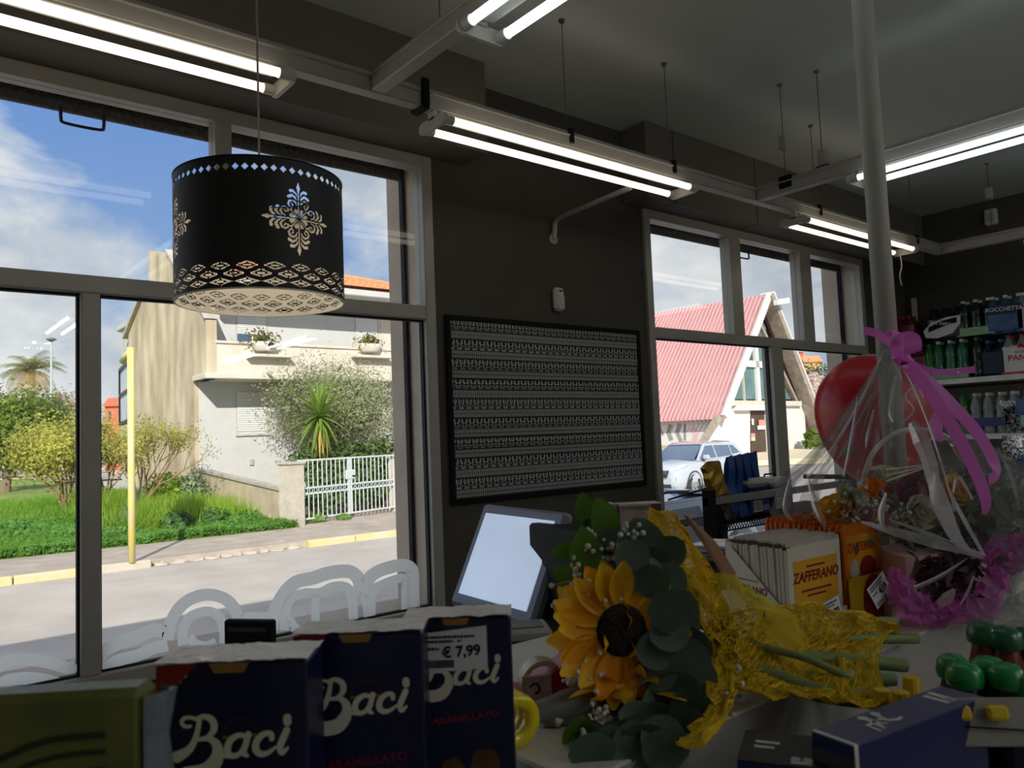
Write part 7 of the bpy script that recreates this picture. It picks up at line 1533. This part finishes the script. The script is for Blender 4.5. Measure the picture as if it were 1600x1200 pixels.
# glossy newspapers or leaflets heaped under the rack
M_news = mat('black and white leaflet print', srgb(216, 218, 220), .3, scale=26, col2=srgb(60, 62, 70), stretch=(1, 1, 1))
for k, (x, y, lab) in enumerate(((1150, 846, 'glossy leaflet stack left of the saffron box'), (1200, 838, 'glossy leaflet stack behind the saffron box top'), (1250, 833, 'glossy leaflet stack behind the orange sachets'))):
    p = onD(x, y, 2.3); g = thing('leaflet_stack', lab, 'leaflets', (p.x, p.y, p.z-.05), (0, 0, rnd.uniform(-.3, .3)), 'leaflet stacks behind the saffron')
    for q in range(4): o = MB().box((rnd.uniform(-.01, .01), rnd.uniform(-.01, .01), .006+.012*q), (.16, .2, .009), None, .002).build('leaflet', M_news, g); o.rotation_euler = (rnd.uniform(-.02, .02), rnd.uniform(-.02, .02), rnd.uniform(-.2, .2))
p = onD(1200, 846, 2.3); g = thing('low_table', 'low black stand under the leaflets beyond the ledge', 'table', (p.x, p.y, 0)); MB().b2((-.25, -.15, p.z-.09), (.42, .2, p.z-.055)).build('table_top', M_blackm, g)
for x in (-.22, .39):
    for y in (-.12, .17): MB().b2((x-.015, y-.015, 0), (x+.015, y+.015, p.z-.09)).build('leg', M_blackm, g)
# silver patterned foil pouch hanging at the picture edge
def foil():
    p = onD(1600, 765, 1.75); g = thing('foil_bag', 'silver and black patterned foil bag at the right picture edge', 'bag', (p.x, p.y, LZ), (0, 0, AZF+.3))
    m_ = bpy.data.materials.new('patterned foil'); m_.use_nodes = True; t = m_.node_tree; P_ = t.nodes['Principled BSDF']; P_.inputs['Metallic'].default_value = .3; P_.inputs['Roughness'].default_value = .3
    c = t.nodes.new('ShaderNodeTexCoord'); v = t.nodes.new('ShaderNodeTexVoronoi'); v.feature = 'DISTANCE_TO_EDGE'; v.inputs['Scale'].default_value = 75; n = t.nodes.new('ShaderNodeTexNoise'); n.inputs['Scale'].default_value = 60; r = t.nodes.new('ShaderNodeValToRGB'); r.color_ramp.interpolation = 'CONSTANT'; r.color_ramp.elements[0].color = (.02, .02, .025, 1); r.color_ramp.elements[1].position = .11; r.color_ramp.elements[1].color = (.82, .84, .86, 1)
    mi = t.nodes.new('ShaderNodeMixRGB'); mi.inputs[0].default_value = .06; t.links.new(c.outputs['Object'], n.inputs[0]); t.links.new(c.outputs['Object'], mi.inputs[1]); t.links.new(n.outputs[1], mi.inputs[2]); t.links.new(mi.outputs[0], v.inputs['Vector']); t.links.new(v.outputs['Distance'], r.inputs[0]); t.links.new(r.outputs[0], P_.inputs['Base Color'])
    for (z0, z1, w) in ((.285, onD(1595, 625, 1.75).z-LZ, .1), (.01, .28, .105)):
        vs = []; n_ = 10; R2 = random.Random(int(z0*100))
        for i in range(n_+1):
            t_ = i/n_
            for s_ in (-1, 1):
                for q in range(6): u = q/5*2-1; vs.append((u*w*.5-.0+.004*R2.uniform(-1, 1)*(abs(u) == 1)+.02*(1-t_), s_*(.003+.028*math.sin(PI*t_)**.6*math.cos(u*PI/2)+.003*R2.uniform(-1, 1)), z0+(z1-z0)*t_))
        fs = []
        for i in range(n_):
            for s_ in range(2):
                for q in range(5): b = i*12+s_*6+q; fs.append((b, b+1, b+13, b+12))
            fs += [(i*12, i*12+6, i*12+18, i*12+12), (i*12+5, i*12+11, i*12+23, i*12+17)]
        MB().add(vs, fs).build('foil_pouch', m_, g, smooth=True)
        MB().box((-.015, -.033, z0+(z1-z0)*.78), (.05, .004, .035), None, .001).build('blue_label', mat('blue foil label', srgb(34, 84, 140), .4, var=.2, scale=30), g); MB().box((-.005, -.031, z0+(z1-z0)*.40), (.05, .004, .03), None, .001).build('teal_label', mat('pale teal label', srgb(140, 180, 196), .4, var=.2, scale=30), g)
foil()

# ================================================================ goods in the lower right foreground
fl = thing('front_display', 'dark front display step below the counter ledge', 'stand', (.66, .12, 0))
MB().b2((.0, 0, .0), (1.3, .40, 1.13), .003).build('step_body', M_cntd, fl); MB().b2((-.004, -.004, 1.13), (1.304, .402, 1.15), .003).build('step_top', M_cntd, fl)
FZ = 1.1505
M_bxt = mat('slate blue carton top', srgb(84, 86, 118), .4, var=.08); M_bxf = mat('royal navy carton', srgb(20, 34, 92), .35, var=.15, scale=8); M_wpr = mat('white carton print', srgb(214, 212, 208), .5)
ztop = 1.325
c_D, c_C, c_A, c_B = onZ(1333, 1166, ztop), onZ(1537, 1089, ztop), onZ(1268, 1142, ztop), onZ(1478, 1064, ztop)
e1 = (c_C-c_D); L1 = e1.length; e1.normalize(); e2 = V(-e1.y, e1.x, 0); dp = max(.035, (c_A-c_D).dot(e2)); yw = math.atan2(e1.y, e1.x)
g = thing('blue_carton', 'long navy carton with a slate top and white running-figure emblem', 'box', (c_D.x, c_D.y, FZ), (0, 0, yw)); hh = ztop-FZ
MB().b2((0, 0, 0), (L1, dp, hh-.001), .001).build('carton', M_bxf, g); MB().b2((0, 0, hh-.0012), (L1, dp, hh)).build('top_panel', M_bxt, g)
m = MB(); m.b2((.001, .0, hh), (.006, dp, hh+.0004)); m.b2((.001, -.0006, .05), (.006, .0, hh)); m.build('white_stripe', M_wpr, g)
MB().b2((-.0006, .0, .0), (0, dp, hh-.012)).build('end_panel', mat('brown grey end panel', srgb(70, 62, 64), .5), g)
# emblem: two figures
m = MB(); ex, ey, sc_ = L1*.33, dp*.48, .018
for (x, y, r) in ((-.3, .75, .28), (.75, .75, .26)): m.lathe([(0, 0), (r*sc_, 0), (r*sc_, .0004), (0, .0004)], (ex+x*sc_, ey+y*sc_, hh+.0002), 12)
def bar2(x0, y0, x1, y1, w):
    p0, p1 = V(ex+x0*sc_, ey+y0*sc_, hh+.0002), V(ex+x1*sc_, ey+y1*sc_, hh+.0002); n = (p1-p0).normalized(); s_ = V(-n.y, n.x, 0)*w*sc_/2; m.slab([p0-s_, p1-s_, p1+s_, p0+s_], (0, 0, .0004))
for a_ in ((-.3, .5, -.2, -.4, .34), (-1.1, .0, -.2, .1, .2), (-1.0, .0, -1.1, -.8, .16), (-.5, .0, -.6, -.7, .16), (-.2, -.3, .1, -.3, .2), (.6, .5, .4, -.1, .3), (.4, -.1, 1.0, -.4, .22), (1.0, -.4, 1.4, -.3, .18), (.1, .1, .5, .3, .18)): bar2(*a_)
m.build('emblem', M_wpr, g)
m = MB(); m.b2((L1*.78, dp*.25, hh), (L1*.81, dp*.85, hh+.0005)); m.b2((L1*.835, dp*.25, hh), (L1*.87, dp*.9, hh+.0005)); m.build('white_bars', M_wpr, g)
MB().lathe([(0, 0), (.006, 0), (.006, .0005), (0, .0005)], (.045, -.0004, hh-.05), 12, Matrix.Rotation(PI/2, 3, 'X')).build('white_dot', M_wpr, g)
z_b = 1.30; a, b_, c = onZ(1165, 1140, z_b), onZ(1062, 1145, z_b), onZ(1195, 1212, z_b)
g = thing('dark_carton', 'small dark navy carton with two white bars, below the yellow net', 'box', (a.x, a.y, FZ), (0, 0, math.radians(-62))); hh = z_b-FZ
MB().b2((0, -.075, 0), (.072, .0, hh-.001), .001).build('carton', M_bxf, g); MB().b2((0, -.075, hh-.0012), (.072, 0, hh)).build('top_panel', mat('near-black carton top', srgb(34, 34, 42), .4), g)
m = MB(); m.b2((.012, -.042, hh), (.030, -.037, hh+.0005)); m.b2((.012, -.030, hh), (.034, -.025, hh+.0005)); m.build('white_bars', M_wpr, g)
m = MB(); [m.lathe([(0, 0), (.0045, 0), (.0045, .0005), (0, .0005)], (.050+.010*k, -.060, hh+.0002), 10) for k in range(2)]; m.b2((.046, -.070, hh), (.064, -.064, hh+.0005)); m.build('emblem', M_wpr, g)
M_cyel = mat('yellow cap plastic', srgb(226, 190, 40), .35, var=.05)
for k, (x, y, D, lab) in enumerate(((1424, 1066, .86, 'small bottle with a yellow cap, tallest one behind the navy carton'), (1379, 1086, .84, 'small bottle with a yellow cap under the bouquet stems'), (1408, 1090, .82, 'low yellow-capped bottle just behind the navy carton edge'))):
    p = onD(x, y, D); g = thing('capped_bottle', lab, 'bottle', (p.x, p.y, FZ), group='yellow-capped bottles'); h = p.z-FZ
    MB().lathe([(0, 0), (.014, 0), (.015, .01), (.015, h*.6), (.009, h-.014)], (0, 0, 0), 14).build('bottle_body', mat('dim blue bottle', srgb(40, 50, 80), .3), g, smooth=True); MB().lathe([(.0095, h-.016), (.0105, h-.016), (.0085, h+.006), (0, h+.007)], (0, 0, 0), 12).build('cap', M_cyel, g)
M_grl = mat('glossy green lid', srgb(26, 146, 70), .25, var=.06, coat=.5); M_grd = mat('dark green lid', srgb(18, 96, 58), .3, var=.06, coat=.4); M_jr = mat('red-brown jar', srgb(120, 36, 24), .3, var=.2); M_jb = mat('dark blue jar', srgb(24, 26, 60), .3, var=.2)
jar_l = ['dark green lidded red jar, leftmost of the back three', 'dark green lidded red jar, middle of the back three', 'dark green lidded red jar cut by the picture edge', 'bright green lidded jar, leftmost in front of the counter', 'bright green lidded jar, second from the left in front', 'bright green lidded jar, third from the left in front', 'bright green lidded jar, fourth from the left in front', 'bright green lidded jar at the picture edge in front']
for k, (x, y, D, r) in enumerate(((1537, 990, .98, .0165), (1570, 998, .965, .0175), (1604, 1000, .97, .0165), (1489, 1043, .92, .0155), (1508, 1056, .875, .0165), (1545, 1047, .89, .0165), (1573, 1058, .86, .0160), (1606, 1070, .85, .0155))):
    p = onD(x, y, D); g = thing('candy_jar', jar_l[k], 'jar', (p.x, p.y, FZ), group='green-lidded candy jars'); h = p.z-FZ
    MB().lathe([(0, 0), (r*1.0, 0), (r*1.15, .01), (r*1.15, h-.035), (r*.85, h-.014), (r*.7, h-.008)], (0, 0, 0), 16).build('jar_body', M_jr if k < 3 else M_jb, g, smooth=True)
    lm = MB(); lm.lathe([(r*.9, h-.012), (r*1.15, h-.010), (r*1.22, h-.002), (r*1.1, h+.008), (r*.7, h+.014), (0, h+.016)], (0, 0, 0), 18); lm.build('lid', M_grd if k < 3 else M_grl, g, smooth=True)
    lb = MB(); lb.lathe([(r*1.16, h*.35), (r*1.165, h*.36), (r*1.165, h*.7), (r*1.16, h*.71)], (0, 0, 0), 16); lb.build('label', mat('white red label', srgb(196, 150, 140), .5, scale=60, col2=srgb(130, 40, 34)) if k < 3 else M_jb, g)
p = onD(1575, 1150, .70); g = thing('blister_card', 'pale card with two yellow plastic clips at the lower right edge', 'card', (p.x, p.y, FZ), (math.radians(-20), 0, AZF-.1)); h = p.z-FZ+.01
MB().b2((-.03, 0, h-.03), (.05, .003, h+.014), .001).build('card', mat('dull pale card', srgb(150, 148, 140), .5), g); 
for x in (-.017, .017): MB().box((x, -.006, h-.0), (.020, .010, .014), None, .003).build('clip', M_cyel, g)
MB().tube([(-.03, -.004, h-.011), (.045, -.004, h-.016)], .001, 5).build('string', M_black, g)
# clear film heap beside the basket
p = onD(1575, 958, 1.2); g = thing('film_heap', 'crumpled clear film lying on the ledge right of the gift basket', 'film', (p.x, p.y+.04, LZ+.001)); m = MB(); R2 = random.Random(6)
for i in range(13):
    for j in range(13): x, y = (i/12-.5)*.22, (j/12-.5)*.16; m.v.append((x, y, max(0.0005, .045*math.cos(x*12)*math.cos(y*16)*R2.uniform(.3, 1))))
for i in range(12):
    for j in range(12): q = i*13+j; m.f.append((q, q+1, q+14, q+13)); m.m.append(0)
m.build('film', M_cello, g)
